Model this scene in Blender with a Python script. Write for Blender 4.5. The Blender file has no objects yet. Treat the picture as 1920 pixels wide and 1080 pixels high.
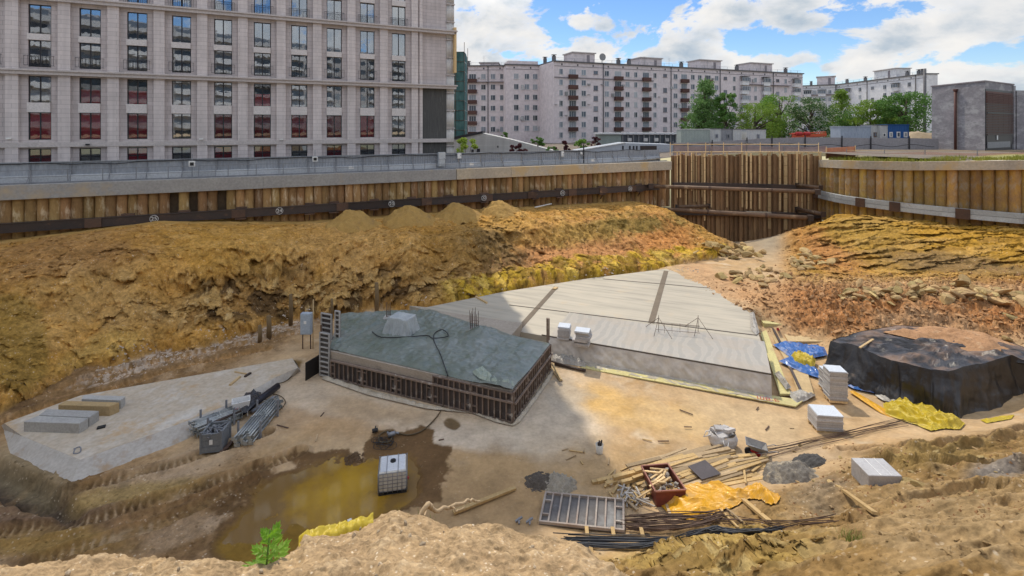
import bpy, bmesh, math, random
import numpy as np
from mathutils import Vector, Matrix
random.seed(7); rng = np.random.default_rng(11)
C = bpy.context.scene.collection
PI = math.pi; F = 930.0; HZ = 240.0; CZ = 14.0     # camera 14 m above the pit floor
def P(px, py, z=0.0):                               # where a sight line meets the level z
    Y = (CZ - z) * F / (py - HZ); return Vector(((px - 960) / F * Y, Y, z))
def PY(px, py, Y): return Vector(((px - 960) / F * Y, Y, CZ - (py - HZ) / F * Y))
# ------------------------------------------------------------------ objects
def tag(o, label=None, cat=None, group=None, kind=None):
    if label: o['label'] = label
    if cat: o['category'] = cat
    if group: o['group'] = group
    if kind: o['kind'] = kind
    return o
def thing(name, label, cat, loc=(0, 0, 0), rz=0.0, group=None):
    o = bpy.data.objects.new(name, None); C.objects.link(o); o.empty_display_size = .2
    o.location = loc; o.rotation_euler = (0, 0, rz)
    return tag(o, label, cat, group)
def wl(o):
    v = Vector((0, 0, 0))
    while o: v += o.location; o = o.parent
    return v
def copy_tree(o, parent=None):
    c = o.copy(); C.objects.link(c); c.parent = parent
    for ch in list(o.children): copy_tree(ch, c)
    return c
class MB:
    def __init__(s): s.v = []; s.f = []; s.sm = []
    def add(s, vs, fs, smooth=False):
        b = len(s.v); s.v += [tuple(v) for v in vs]
        s.f += [tuple(i + b for i in f) for f in fs]; s.sm += [smooth] * len(fs); return s
    def hexa(s, p):                                 # 4 bottom + 4 top corners
        return s.add(p, [(3, 2, 1, 0), (4, 5, 6, 7), (0, 1, 5, 4), (1, 2, 6, 5), (2, 3, 7, 6), (3, 0, 4, 7)])
    def box(s, c, d, rz=0.0, R=None):
        R = R or Matrix.Rotation(rz, 3, 'Z'); c = Vector(c)
        return s.hexa([c + R @ Vector((sx * d[0] / 2, sy * d[1] / 2, sz * d[2] / 2)) for sz in (-1, 1) for sx, sy in ((-1, -1), (1, -1), (1, 1), (-1, 1))])
    def b2(s, x0, x1, y0, y1, z0, z1):
        return s.box(((x0 + x1) / 2, (y0 + y1) / 2, (z0 + z1) / 2), (abs(x1 - x0), abs(y1 - y0), abs(z1 - z0)))
    def bar(s, a, b, w, h=None):                    # rectangular bar from a to b
        a = Vector(a); b = Vector(b); h = h or w; t = (b - a).normalized()
        up = Vector((0, 0, 1)) if abs(t.z) < .95 else Vector((0, 1, 0))
        x = t.cross(up).normalized(); y = x.cross(t)
        q = [-x * w / 2 - y * h / 2, x * w / 2 - y * h / 2, x * w / 2 + y * h / 2, -x * w / 2 + y * h / 2]
        return s.hexa([a + k for k in q] + [b + k for k in q])
    def tube(s, pts, r, n=8, cap=True):
        pts = [Vector(p) for p in pts]; rs = r if isinstance(r, (list, tuple)) else [r] * len(pts); vs = []; fs = []
        px = None
        for i, p in enumerate(pts):
            t = (pts[min(i + 1, len(pts) - 1)] - pts[max(i - 1, 0)])
            t = t.normalized() if t.length > 1e-9 else Vector((0, 0, 1))
            if px is None:
                up = Vector((0, 0, 1)) if abs(t.z) < .9 else Vector((1, 0, 0)); px = t.cross(up).normalized()
            else: px = (px - t * px.dot(t)).normalized()
            py = t.cross(px)
            vs += [p + (px * math.cos(2 * PI * k / n) + py * math.sin(2 * PI * k / n)) * rs[i] for k in range(n)]
        for i in range(len(pts) - 1):
            for k in range(n): fs.append((i * n + k, i * n + (k + 1) % n, (i + 1) * n + (k + 1) % n, (i + 1) * n + k))
        s.add(vs, fs, True)
        if cap:
            b = len(s.v) - len(vs)
            s.f += [tuple(b + k for k in range(n))[::-1], tuple(b + (len(pts) - 1) * n + k for k in range(n))]; s.sm += [False, False]
        return s
    def prism(s, poly, z0, z1):
        n = len(poly); zz0 = z0 if isinstance(z0, (list, tuple)) else [z0] * n; zz1 = z1 if isinstance(z1, (list, tuple)) else [z1] * n
        vs = [(p[0], p[1], zz0[i]) for i, p in enumerate(poly)] + [(p[0], p[1], zz1[i]) for i, p in enumerate(poly)]
        return s.add(vs, [tuple(range(n))[::-1], tuple(range(n, 2 * n))] + [(i, (i + 1) % n, n + (i + 1) % n, n + i) for i in range(n)])
    def build(s, name, m, parent=None, world=True, bevel=0.0, origin=None, smooth=None, keep=False):
        v = np.array(s.v, dtype=float)
        if parent is not None: off = np.array(wl(parent)) if world else np.zeros(3)
        elif keep: off = np.zeros(3)
        else: off = np.array(origin) if origin is not None else np.array([(v[:, 0].min() + v[:, 0].max()) / 2, (v[:, 1].min() + v[:, 1].max()) / 2, v[:, 2].min()])
        me = bpy.data.meshes.new(name); me.from_pydata([tuple(x) for x in (v - off)], [], s.f)
        me.polygons.foreach_set('use_smooth', [bool(x) if smooth is None else smooth for x in s.sm]); me.update()
        bm = bmesh.new(); bm.from_mesh(me); bmesh.ops.recalc_face_normals(bm, faces=bm.faces); bm.to_mesh(me); bm.free()
        if m: me.materials.append(m)
        o = bpy.data.objects.new(name, me); C.objects.link(o)
        if parent is not None: o.parent = parent
        else: o.location = off
        if bevel:
            b = o.modifiers.new('Bevel', 'BEVEL'); b.width = bevel; b.segments = 2; b.limit_method = 'ANGLE'
        return o
def fast_mesh(name, V, Q, m, smooth=True, col=None, parent=None):   # big numpy meshes: V (n,3), Q (m,4 or 3)
    me = bpy.data.meshes.new(name); k = Q.shape[1]
    me.vertices.add(len(V)); me.vertices.foreach_set('co', V.astype(np.float32).ravel())
    me.loops.add(Q.size); me.loops.foreach_set('vertex_index', Q.astype(np.int32).ravel())
    me.polygons.add(len(Q)); me.polygons.foreach_set('loop_start', np.arange(0, Q.size, k, dtype=np.int32))
    me.polygons.foreach_set('loop_total', np.full(len(Q), k, dtype=np.int32))
    me.polygons.foreach_set('use_smooth', np.full(len(Q), smooth, dtype=bool))
    if col is not None:
        a = me.color_attributes.new('Col', 'FLOAT_COLOR', 'POINT')
        a.data.foreach_set('color', (col if col.shape[1] == 4 else np.concatenate([col, np.ones((len(col), 1))], 1)).astype(np.float32).ravel())
    me.materials.append(m); me.update(calc_edges=True); me.validate()
    o = bpy.data.objects.new(name, me); C.objects.link(o); o.parent = parent
    return o
def grid_faces(nr, nc):
    i = np.arange(nr - 1)[:, None] * nc + np.arange(nc - 1)[None, :]
    return np.stack([i, i + 1, i + nc + 1, i + nc], -1).reshape(-1, 4)
def text_mesh(txt, size, depth=.004):
    cu = bpy.data.curves.new('lettering', 'FONT'); cu.body = txt; cu.size = size; cu.align_x = 'CENTER'; cu.align_y = 'CENTER'; cu.extrude = depth
    o = bpy.data.objects.new('lettering', cu); me = bpy.data.meshes.new_from_object(o)
    bpy.data.objects.remove(o); return me
# ------------------------------------------------------------------ noise
def _h(ix, iy, seed):
    n = (ix.astype(np.int64) * 374761393 + iy.astype(np.int64) * 668265263 + seed * 974634777) & 0xFFFFFFFF
    n = ((n ^ (n >> 13)) * 1274126177) & 0xFFFFFFFF; n = (n ^ (n >> 16)) & 0xFFFFFFFF
    return n / 4294967295.0
def noise(x, y, seed=0):
    x = np.asarray(x, float); y = np.asarray(y, float)
    ix = np.floor(x); iy = np.floor(y); fx = x - ix; fy = y - iy
    ux = fx * fx * fx * (fx * (fx * 6 - 15) + 10); uy = fy * fy * fy * (fy * (fy * 6 - 15) + 10)
    def g(a, b):
        t = _h(ix + a, iy + b, seed) * 2 * PI; return np.cos(t) * (fx - a) + np.sin(t) * (fy - b)
    return ((g(0, 0) * (1 - ux) + g(1, 0) * ux) * (1 - uy) + (g(0, 1) * (1 - ux) + g(1, 1) * ux) * uy) * 1.5
def fbm(x, y, o=4, seed=0, g=.5):
    s = 0; a = 1; t = 0
    for i in range(o): s = s + a * noise(x * 2 ** i + 17.3 * i, y * 2 ** i - 9.1 * i, seed + i); t += a; a *= g
    return s / t
def ridged(x, y, o=4, seed=0): 
    s = 0; a = 1; t = 0
    for i in range(o): s = s + a * (1 - 2 * np.abs(noise(x * 2 ** i + 5.3 * i, y * 2 ** i + 3.1 * i, seed + i))); t += a; a *= .5
    return s / t
def cells(x, y, seed=0, tilt=.6):                    # broken facets: a random height and tilt for every cell
    x = np.asarray(x, float); y = np.asarray(y, float); ix = np.floor(x); iy = np.floor(y); d1 = np.full(x.shape, 9.); d2 = d1.copy(); h1 = np.zeros(x.shape); r1_ = np.zeros(x.shape)
    for a in (-1, 0, 1):
        for b in (-1, 0, 1):
            cx = ix + a; cy = iy + b; qx = x - cx - _h(cx, cy, seed); qy = y - cy - _h(cx, cy, seed + 1); d = qx * qx + qy * qy; r = _h(cx, cy, seed + 2)
            h = r - .5 + tilt * (qx * (_h(cx, cy, seed + 3) - .5) + qy * (_h(cx, cy, seed + 4) - .5)) * 2
            k = d < d1; d2 = np.where(k, d1, np.minimum(d2, d)); h1 = np.where(k, h, h1); r1_ = np.where(k, r, r1_); d1 = np.where(k, d, d1)
    return h1, r1_, np.sqrt(d2) - np.sqrt(d1)
def sm(a, b, x): t = np.clip((x - a) / (b - a), 0, 1); return t * t * (3 - 2 * t)
# ------------------------------------------------------------------ materials
MATS = {}
class NT:
    def __init__(s, m): s.t = m.node_tree; s.n = s.t.nodes; s.l = s.t.links
    def new(s, ty, **kw):
        n = s.n.new(ty)
        for k, v in kw.items():
            if k.startswith('i_'): n.inputs[k[2:].replace('_', ' ')].default_value = v
            else: setattr(n, k, v)
        return n
    def ln(s, a, b): s.l.new(a, b)
    def math(s, op, a, b=None, c=None, clamp=False):
        n = s.n.new('ShaderNodeMath'); n.operation = op; n.use_clamp = clamp
        for i, x in enumerate((a, b, c)):
            if x is None: continue
            if isinstance(x, (int, float)): n.inputs[i].default_value = x
            else: s.ln(x, n.inputs[i])
        return n.outputs[0]
    def mix(s, fac, a, b, mode='MIX'):
        n = s.n.new('ShaderNodeMix'); n.data_type = 'RGBA'; n.blend_type = mode
        for i, x in ((0, fac), (6, a), (7, b)):
            if isinstance(x, (int, float)): n.inputs[i].default_value = x
            elif isinstance(x, (tuple, list)): n.inputs[i].default_value = (*x[:3], 1)
            else: s.ln(x, n.inputs[i])
        return n.outputs[2]
    def noise(s, vec, scale, detail=5, rough=.55, dist=0.0):
        n = s.new('ShaderNodeTexNoise', i_Scale=scale, i_Detail=detail, i_Roughness=rough, i_Distortion=dist)
        if vec: s.ln(vec, n.inputs['Vector'])
        return n.outputs['Fac']
    def ramp(s, fac, stops):
        n = s.n.new('ShaderNodeValToRGB'); r = n.color_ramp
        while len(r.elements) < len(stops): r.elements.new(.5)
        for e, (p, c) in zip(r.elements, stops):
            e.position = p; e.color = (*c, 1) if isinstance(c, (tuple, list)) else (c, c, c, 1)
        s.ln(fac, n.inputs[0]); return n.outputs[0]
    def coords(s, kind='Object', scale=(1, 1, 1), rz=0.0):
        t = s.n.new('ShaderNodeTexCoord'); mp = s.n.new('ShaderNodeMapping'); mp.inputs['Scale'].default_value = scale; mp.inputs['Rotation'].default_value = (0, 0, rz)
        s.ln(t.outputs[kind], mp.inputs[0]); return mp.outputs[0]
def newmat(name):
    m = bpy.data.materials.new(name); m.use_nodes = True; nt = NT(m); b = nt.n['Principled BSDF']; MATS[name] = m
    return m, nt, b
def bump(nt, b, h, strength, dist=.05):
    n = nt.new('ShaderNodeBump', i_Strength=strength, i_Distance=dist); nt.ln(h, n.inputs['Height']); nt.ln(n.outputs[0], b.inputs['Normal'])
def mat(name, c1, c2=None, scale=3, rough=.8, bmp=.2, bd=.02, rand=0.0, metal=0.0, stretch=(1, 1, 1), spots=None, c3=None, spec=.3, coat=0.0, hue=0.0):
    m, nt, b = newmat(name); v = nt.coords(scale=stretch); c2 = c2 or tuple(x * .75 for x in c1)
    n1 = nt.noise(v, scale, 7, .6)
    stops = [(.32, c1), (.68, c2)] if c3 is None else [(.3, c1), (.5, c2), (.7, c3)]
    col = nt.ramp(n1, stops)
    n2 = nt.noise(v, scale * 9, 4)
    col = nt.mix(.35, col, nt.ramp(n2, [(.3, .55), (.7, 1.25)]), 'MULTIPLY')
    if spots:                                       # stains or rust with a shape of their own
        col = nt.mix(nt.ramp(nt.noise(v, spots[1], 6, .65), [(spots[2], 0.0), (spots[2] + .12, 1.0)]), col, spots[0])
    if rand:
        oi = nt.n.new('ShaderNodeObjectInfo'); hs = nt.n.new('ShaderNodeHueSaturation')
        nt.ln(nt.math('MULTIPLY_ADD', oi.outputs['Random'], 2 * rand, 1 - rand), hs.inputs['Value'])
        if hue: nt.ln(nt.math('MULTIPLY_ADD', nt.math('FRACT', nt.math('MULTIPLY', oi.outputs['Random'], 7.31)), 2 * hue, .5 - hue), hs.inputs['Hue'])
        nt.ln(col, hs.inputs['Color']); col = hs.outputs[0]
    nt.ln(col, b.inputs['Base Color']); b.inputs['Roughness'].default_value = rough; b.inputs['Metallic'].default_value = metal
    b.inputs['Specular IOR Level'].default_value = spec; b.inputs['Coat Weight'].default_value = coat
    if bmp: bump(nt, b, nt.noise(v, scale * 6, 8, .65), bmp, bd)
    return m
def soil_material(name, bscale=1.0, bstr=.9, peb=None):
    """colour from the painted soil map; its alpha says how coarse the soil is"""
    m, nt, b = newmat(name); v = nt.coords()
    at = nt.new('ShaderNodeAttribute', attribute_name='Col'); R = at.outputs['Alpha']
    n1 = nt.noise(v, .9 * bscale, 9, .66); n2 = nt.noise(v, 6 * bscale, 7, .65); n3 = nt.noise(v, 2.2 * bscale, 8, .7, .6)
    col = nt.mix(1.0, at.outputs['Color'], nt.ramp(n1, [(.3, .78), (.7, 1.20)]), 'MULTIPLY')
    col = nt.mix(nt.math('MULTIPLY_ADD', R, .7, .3), col, nt.mix(1.0, col, nt.ramp(n2, [(.3, .66), (.72, 1.28)]), 'MULTIPLY'))
    col = nt.mix(R, col, nt.mix(1.0, col, nt.ramp(n3, [(.36, .62), (.5, 1.0), (.66, 1.22)]), 'MULTIPLY'))
    if peb:
        vo = nt.new('ShaderNodeTexVoronoi', i_Scale=peb[0]); nt.ln(v, vo.inputs['Vector'])
        k = nt.math('MULTIPLY', nt.ramp(vo.outputs['Distance'], [(.18, 1.0), (.3, 0.0)]), nt.ramp(nt.noise(v, 2.2 * bscale, 5), [(.52, 0.0), (.66, peb[2])]))
        col = nt.mix(nt.math('MULTIPLY', k, nt.math('MULTIPLY_ADD', R, .8, .2)), col, peb[1])
    nt.ln(col, b.inputs['Base Color']); b.inputs['Roughness'].default_value = .92; b.inputs['Specular IOR Level'].default_value = .12
    h = nt.math('ADD', nt.math('MULTIPLY', nt.noise(v, 2.2 * bscale, 8, .6), .8), nt.math('MULTIPLY', nt.noise(v, 11 * bscale, 6, .6), .22))
    n = nt.new('ShaderNodeBump', i_Distance=.12 / bscale); nt.ln(nt.math('MULTIPLY_ADD', R, bstr * .8, bstr * .2), n.inputs['Strength']); nt.ln(h, n.inputs['Height']); nt.ln(n.outputs[0], b.inputs['Normal'])
    return m
# ------------------------------------------------------------------ camera, sun, sky
SC = bpy.context.scene
cam = bpy.data.cameras.new('camera'); camo = bpy.data.objects.new('camera', cam); C.objects.link(camo); SC.camera = camo
camo.location = (0, 0, CZ); camo.rotation_euler = (PI / 2, 0, 0)
cam.sensor_width = 36; cam.lens = 36 * F / 1920; cam.shift_y = -(540 - HZ) / 1920; cam.clip_start = .1; cam.clip_end = 8000
SUN_EL = math.radians(53); sun_dir = Vector((-.27, 1, 0)).normalized() * math.cos(SUN_EL) + Vector((0, 0, math.sin(SUN_EL)))
sl = bpy.data.lights.new('sun', 'SUN'); sl.energy = 2.65; sl.angle = math.radians(.55); sl.color = (1, .90, .74)
so = bpy.data.objects.new('sun', sl); C.objects.link(so); so.rotation_euler = sun_dir.to_track_quat('Z', 'Y').to_euler(); so.location = (0, 0, 90)
W = bpy.data.worlds.new('World'); SC.world = W; W.use_nodes = True; nt = NT(W); nt.n.clear()
out = nt.n.new('ShaderNodeOutputWorld'); sky = nt.n.new('ShaderNodeTexSky'); sky.sky_type = 'NISHITA'; sky.sun_disc = False
sky.sun_elevation = SUN_EL; sky.sun_rotation = math.atan2(sun_dir.x, sun_dir.y); sky.air_density = 1.0; sky.dust_density = .15; sky.ozone_density = 3.0
bg1 = nt.new('ShaderNodeBackground', i_Strength=.10); hsv = nt.n.new('ShaderNodeHueSaturation'); hsv.inputs['Saturation'].default_value = 1.22; hsv.inputs['Value'].default_value = 1.12; hsv.inputs['Hue'].default_value = .508; nt.ln(sky.outputs[0], hsv.inputs['Color']); nt.ln(hsv.outputs[0], bg1.inputs['Color'])
tc = nt.n.new('ShaderNodeTexCoord'); sp = nt.n.new('ShaderNodeSeparateXYZ'); nt.ln(tc.outputs['Generated'], sp.inputs[0])
x, y, z = sp.outputs
az = nt.math('ARCTAN2', x, y); hl = nt.math('SQRT', nt.math('ADD', nt.math('MULTIPLY', x, x), nt.math('MULTIPLY', y, y)))
el = nt.math('ARCTAN2', z, hl)
cv = nt.n.new('ShaderNodeCombineXYZ'); nt.ln(nt.math('MULTIPLY', az, 1.0), cv.inputs[0]); nt.ln(nt.math('MULTIPLY', el, 1.7), cv.inputs[1])
nz = nt.noise(cv.outputs[0], 9.0, 11, .62, .25); nbig = nt.noise(cv.outputs[0], 2.6, 6, .5)
field = None
for px, py, rx, ry, w in ((925, 45, 105, 75, 1.), (890, 105, 80, 60, 1.), (1010, 95, 70, 30, .9), (1120, 98, 75, 26, .9), (1085, 42, 22, 12, .75),
                          (1430, 18, 260, 46, 1.), (1330, 40, 150, 40, .9), (1265, 98, 90, 34, 1.), (1390, 122, 90, 26, .9), (1480, 118, 60, 22, .85),
                          (1790, 70, 210, 62, 1.), (1900, 20, 130, 60, 1.), (1640, 108, 90, 40, .9), (1850, 140, 220, 50, .9), (1560, 128, 40, 12, .7), (1200, 128, 60, 16, .7),
                          (1350, 150, 240, 22, .7), (1000, 128, 150, 18, .8), (2300, 60, 400, 120, 1.), (2800, -300, 700, 240, .9), (1700, -420, 500, 180, .9), (700, -380, 420, 200, .9), (1150, -180, 300, 60, .8)):
    tx = (px - 960) / F; a0 = math.atan(tx); e0 = math.atan((HZ - py) / F * math.cos(a0)); ra = rx / F * math.cos(a0) ** 2; re = ry / F * math.cos(a0)
    da = nt.math('DIVIDE', nt.math('SUBTRACT', az, a0), ra); de = nt.math('DIVIDE', nt.math('SUBTRACT', el, e0), re)
    d = nt.math('SQRT', nt.math('ADD', nt.math('MULTIPLY', da, da), nt.math('MULTIPLY', de, de)))
    k = nt.math('MULTIPLY', nt.math('SUBTRACT', 1.45, d), w)
    field = k if field is None else nt.math('MAXIMUM', field, k)
# away from this part of the sky: broken cumulus
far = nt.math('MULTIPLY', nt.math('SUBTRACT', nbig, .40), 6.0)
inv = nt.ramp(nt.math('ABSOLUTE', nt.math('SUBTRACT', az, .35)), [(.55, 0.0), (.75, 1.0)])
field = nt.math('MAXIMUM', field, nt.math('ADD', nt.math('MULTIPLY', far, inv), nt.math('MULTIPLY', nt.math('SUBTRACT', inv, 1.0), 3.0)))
dens = nt.math('ADD', nt.math('MULTIPLY', field, .60), nt.math('MULTIPLY', nt.math('SUBTRACT', nz, .5), 3.4))
mask = nt.ramp(dens, [(.22, 0.0), (.42, .9), (.7, 1.0)])
# sunlit rims and grey-blue bellies
cc = nt.n.new('ShaderNodeCombineXYZ'); nt.ln(az, cc.inputs[0]); nt.ln(nt.math('ADD', nt.math('MULTIPLY', el, 1.7), .03), cc.inputs[1])
nsh = nt.noise(cc.outputs[0], 6.5, 8, .55, .2)
shade = nt.math('ADD', nt.math('MULTIPLY', nt.math('SUBTRACT', nsh, .47), 3.6), nt.math('MULTIPLY', nt.math('SUBTRACT', dens, .8), .42))
ccol = nt.ramp(nt.math('ADD', shade, .35), [(0.0, (1.04, 1.02, .99)), (.40, (.90, .91, .92)), (.72, (.66, .73, .80)), (1.0, (.48, .59, .71))])
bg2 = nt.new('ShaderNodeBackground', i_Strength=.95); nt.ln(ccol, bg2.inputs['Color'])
nt.ln(nt.math('MULTIPLY_ADD', nt.ramp(el, [(.22, 0.0), (.5, 1.0)]), 1.0, .72), bg2.inputs['Strength'])   # unseen clouds above the view made brighter, as added fill light for shaded ground
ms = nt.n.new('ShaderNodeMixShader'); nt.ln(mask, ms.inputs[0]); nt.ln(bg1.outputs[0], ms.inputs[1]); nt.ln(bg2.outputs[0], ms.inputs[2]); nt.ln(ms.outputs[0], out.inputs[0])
vs = SC.view_settings; vs.view_transform = 'Standard'; vs.look = 'None'; vs.exposure = .3; vs.gamma = 1
SC.render.engine = 'CYCLES'; SC.cycles.use_denoising = True; SC.cycles.max_bounces = 6; SC.cycles.transparent_max_bounces = 12; SC.cycles.sample_clamp_indirect = 6
# ================================================================== TERRAIN
WS, WN = Vector((.9082, .4185)), Vector((.4185, -.9082))     # along and out of the long pile wall
KX, KY = 21.6, 67.3                                            # its far corner
def wall_d(X, Y): return (X - KX) * WN.x + (Y - KY) * WN.y
def wall_s(X, Y): return X * WS.x + Y * WS.y
ctrl = []
for a in ("0,790,0 150,700,0 400,650,0 560,620,0 700,640,0 300,900,0 600,780,0 850,830,0 1000,850,0 1100,780,0 1300,760,0 1450,780,0 1550,700,0 1480,640,0 1200,840,0 1330,880,0 "
          "1050,900,0 700,900,0 0,950,0 200,1000,.05 900,960,.05 900,560,.5 1100,540,.6 1200,540,.6 1350,590,.5 1300,560,.6 1252,505,.95 1330,532,1.02 1410,582,1.02 1345,520,1.3 1430,565,1.2 1425,610,.15 "
          "1500,600,.7 1560,612,.8 1600,640,.3 1530,632,.12 1640,618,1.1 1700,640,.8 1800,640,1 1920,652,1.2 1500,545,1.7 1600,572,1.8 1700,584,1.9 1800,588,2 1920,588,2.1 "
          "1500,512,1.6 1600,530,1.7 1700,540,1.8 1800,545,1.9 1920,548,2.1 1480,468,.8 1560,490,1.3 1640,505,1.6 1750,515,1.8 1920,522,2.2 1490,454,1.6 1520,426,2.9 1570,402,3.7 1650,408,3.8 1750,416,3.9 1920,428,4.2 "
          "1400,452,.2 1340,470,.6 1420,480,.9 1380,500,.9 1420,870,.08 1500,845,.1 1620,820,.15 1700,795,.15 1560,835,.2 1480,900,.5 1560,880,.8 1700,830,.7 1800,812,.6 1900,790,.6 1800,782,.15 1880,768,.2 "
          "1640,920,2.2 1750,870,1.9 1900,850,1.8 1560,950,2.2 1450,960,1.5 1350,975,1.0 1260,948,.12 1150,940,.15 1020,935,.05 1100,1000,.25 1250,1010,.6 1450,1015,2 1600,1000,3.8 1750,960,3.8 1900,920,3.6 1900,1000,6 1700,1060,7 1500,1070,5 "
          "1300,1055,2.6 1150,1060,1.0 1900,1080,8").split():
    a = [float(t) for t in a.split(',')]; p = P(*a); ctrl.append((p.x, p.y, p.z))
ctrl += [(44, 58, 3.8), (48, 53, 3.9), (52, 49.5, 4.1), (58, 46, 4.3), (75, 40, 4.5), (24, 66.5, -1.1), (33, 66.5, -1.3), (38.5, 64, -1.0), (28, 62, -.5), (2, 6, 6), (6, 5, 8.5), (10, 6, 8.8), (-5, 8, 2.5), (-12, 10, 1), (-3, 4.5, 8.5), (-8, 5, 6), (15, 8, 8.5), (-40, 30, 2), (-30, 14, 0), (-18, 12, .3), (60, 25, 4), (40, 15, 6)]
ctrl = np.array(ctrl)
_D = np.hypot(ctrl[:, None, 0] - ctrl[None, :, 0], ctrl[:, None, 1] - ctrl[None, :, 1]) + np.eye(len(ctrl)) * 0
_A = np.zeros((len(ctrl) + 3,) * 2); NCT = len(ctrl)
_A[:NCT, :NCT] = -_D + np.eye(NCT) * -.02; _A[:NCT, NCT] = 1; _A[:NCT, NCT + 1:] = ctrl[:, :2]; _A[NCT:, :NCT] = _A[:NCT, NCT:].T
_w = np.linalg.solve(_A, np.concatenate([ctrl[:, 2], np.zeros(3)]))
def base_h(X, Y):
    X = np.asarray(X, float); Y = np.asarray(Y, float); r = _w[NCT] + _w[NCT + 1] * X + _w[NCT + 2] * Y
    for i in range(NCT): r = r - _w[i] * np.hypot(X - ctrl[i, 0], Y - ctrl[i, 1])
    return r
def berm_h(X, Y, rough=True):
    d = wall_d(X, Y); s = wall_s(X, Y)
    toe = np.interp(s, [-30, -12.5, -10.8, -4.2, 1, 6, 9.7, 16, 32.6, 38.2, 44], [21, 19.9, 15.6, 14.6, 12.9, 13.6, 15.6, 16, 16, 15.4, 14])
    top = np.interp(s, [-35, -20, -9.8, 1.3, 20, 41.6], [4.9, 5.2, 6.0, 5.0, 4.9, 4.5]); sh = np.interp(s, [-30, -10, 5, 20, 40], [4.5, 3.8, 4.6, 5.2, 3.2])
    if rough:
        toe = toe + fbm(s * .35, d * 0 + 3.3, 3, 5) * 1.3 + .5 * (_h(np.floor(s * 1.1 + .6 * noise(s * .9, d * .8, 6)), np.zeros_like(s), 55) - .5); sh = sh + fbm(s * .25, d * 0 + 8, 3, 9) * 2.2
    t = np.clip((d - sh) / (toe - sh), 0, 1.3); foot = np.interp(s, [0, 14, 20, 40], [.7, 1.0, 1.5, 1.5])
    z = np.where(t < .93, np.interp(t, [0, .14, .36, .60, .93], [0, .05, .20, .66, 1.0]) * (foot - top) + top, foot - (foot + .9) * sm(.93, 1.05, t) - np.clip(t - 1.05, 0, 9) * 6)
    z = np.minimum(z, (46.3 - s + (fbm(d * .3, s * .3, 3, 21) * 1.4 if rough else 0)) * .95)
    return z
def smooth_h(X, Y): return np.maximum(base_h(X, Y), berm_h(X, Y, False))
def th(x, y): return float(smooth_h(np.array([x]), np.array([y]))[0])
def G(px, py):                                       # sight line meets the ground
    lo = 4.5
    ys = np.geomspace(5, 68, 500); h = smooth_h((px - 960) / F * ys, ys); z = CZ - (py - HZ) / F * ys
    k = np.argmax(h >= z); y = ys[k] if h[k] >= z[k] else ys[-1]
    return Vector(((px - 960) / F * y, y, float(h[k])))
def pxy(X, Y, Z): return 960 + F * X / Y, HZ + F * (CZ - Z) / Y
def seg_dist(X, Y, pts):                             # distance and run along a path
    best = np.full(X.shape, 1e9); run = np.zeros(X.shape); L = 0; side = np.zeros(X.shape)
    for a, b in zip(pts[:-1], pts[1:]):
        a = np.array(a[:2]); b = np.array(b[:2]); l = np.hypot(*(b - a)); u = (b - a) / l
        t = np.clip((X - a[0]) * u[0] + (Y - a[1]) * u[1], 0, l); dx = X - a[0] - t * u[0]; dy = Y - a[1] - t * u[1]; dd = np.hypot(dx, dy)
        k = dd < best; best = np.where(k, dd, best); run = np.where(k, L + t, run); side = np.where(k, u[0] * dy - u[1] * dx, side); L += l
    return best, run, side
NC, NR = 1080, 860
u = np.concatenate([np.linspace(-2.1, -1.22, 70)[:-1], np.linspace(-1.22, 1.28, NC), np.linspace(1.28, 3.2, 150)[1:]]); NC = len(u); yy = np.geomspace(4.6, 71, NR)
Y, U = np.meshgrid(yy, u, indexing='ij'); X = U * Y
H0 = base_h(X, Y); HB = berm_h(X, Y); BE = sm(-.25, .35, HB - H0)
H = np.maximum(H0, HB)
PX, PYY = pxy(X, Y, H)
def blob(px, py, rx, ry, rot=0.0, warp=.35, seed=0, soft=.5):   # an irregular patch on the ground, 0..1
    c, s_ = math.cos(rot), math.sin(rot); dx = PX - px; dy = PYY - py
    a = (dx * c + dy * s_) / rx; b = (-dx * s_ + dy * c) / ry
    return sm(1 + soft, 1 - soft, np.hypot(a, b) + WARP[seed % 3] * warp * 2)
WARP = [fbm(X * .55 + i * 31, Y * .55 - i * 17, 5, 40 + i, .6) for i in range(3)]
f1 = fbm(X * .22, Y * .22, 5, 1); f2 = fbm(X * .9, Y * .9, 5, 2, .6); f3 = fbm(X * 3.1, Y * 3.1, 4, 3, .6); r1 = ridged(X * .45, Y * .45, 5, 4)
sd = wall_s(X, Y); dd = wall_d(X, Y)
# strata of the cut face: ledges along the wall, rills down the slope
led = ridged(sd * .16 + f1 * .8, (dd + f1 * 2) * .62, 4, 8); rill = ridged(sd * 1.5 + f1 * 2 + dd * .25, dd * .22, 4, 12); lump = fbm(X * 1.5, Y * 1.5, 4, 14, .65)
mR = sm(1440, 1520, PX) * sm(660, 600, PYY)                      # right side diggings
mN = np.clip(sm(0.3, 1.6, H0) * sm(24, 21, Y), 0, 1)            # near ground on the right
mud = np.clip(blob(200, 980, 420, 120, 0, .3, 0) + blob(60, 720, 260, 60, -.35, .3, 1) + blob(330, 690, 300, 42, -.36, .2, 2), 0, 1)
on_slope = BE * sm(2.0, 5.5, dd)
left_rock = sm(940, 760, PX); mid_rill = sm(830, 960, PX)
rock0 = blob(650, 545, 240, 46, -.1, .35, 1) + blob(430, 540, 170, 50, -.3, .3, 2) + blob(960, 455, 90, 45, .2, .3, 0)
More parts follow.
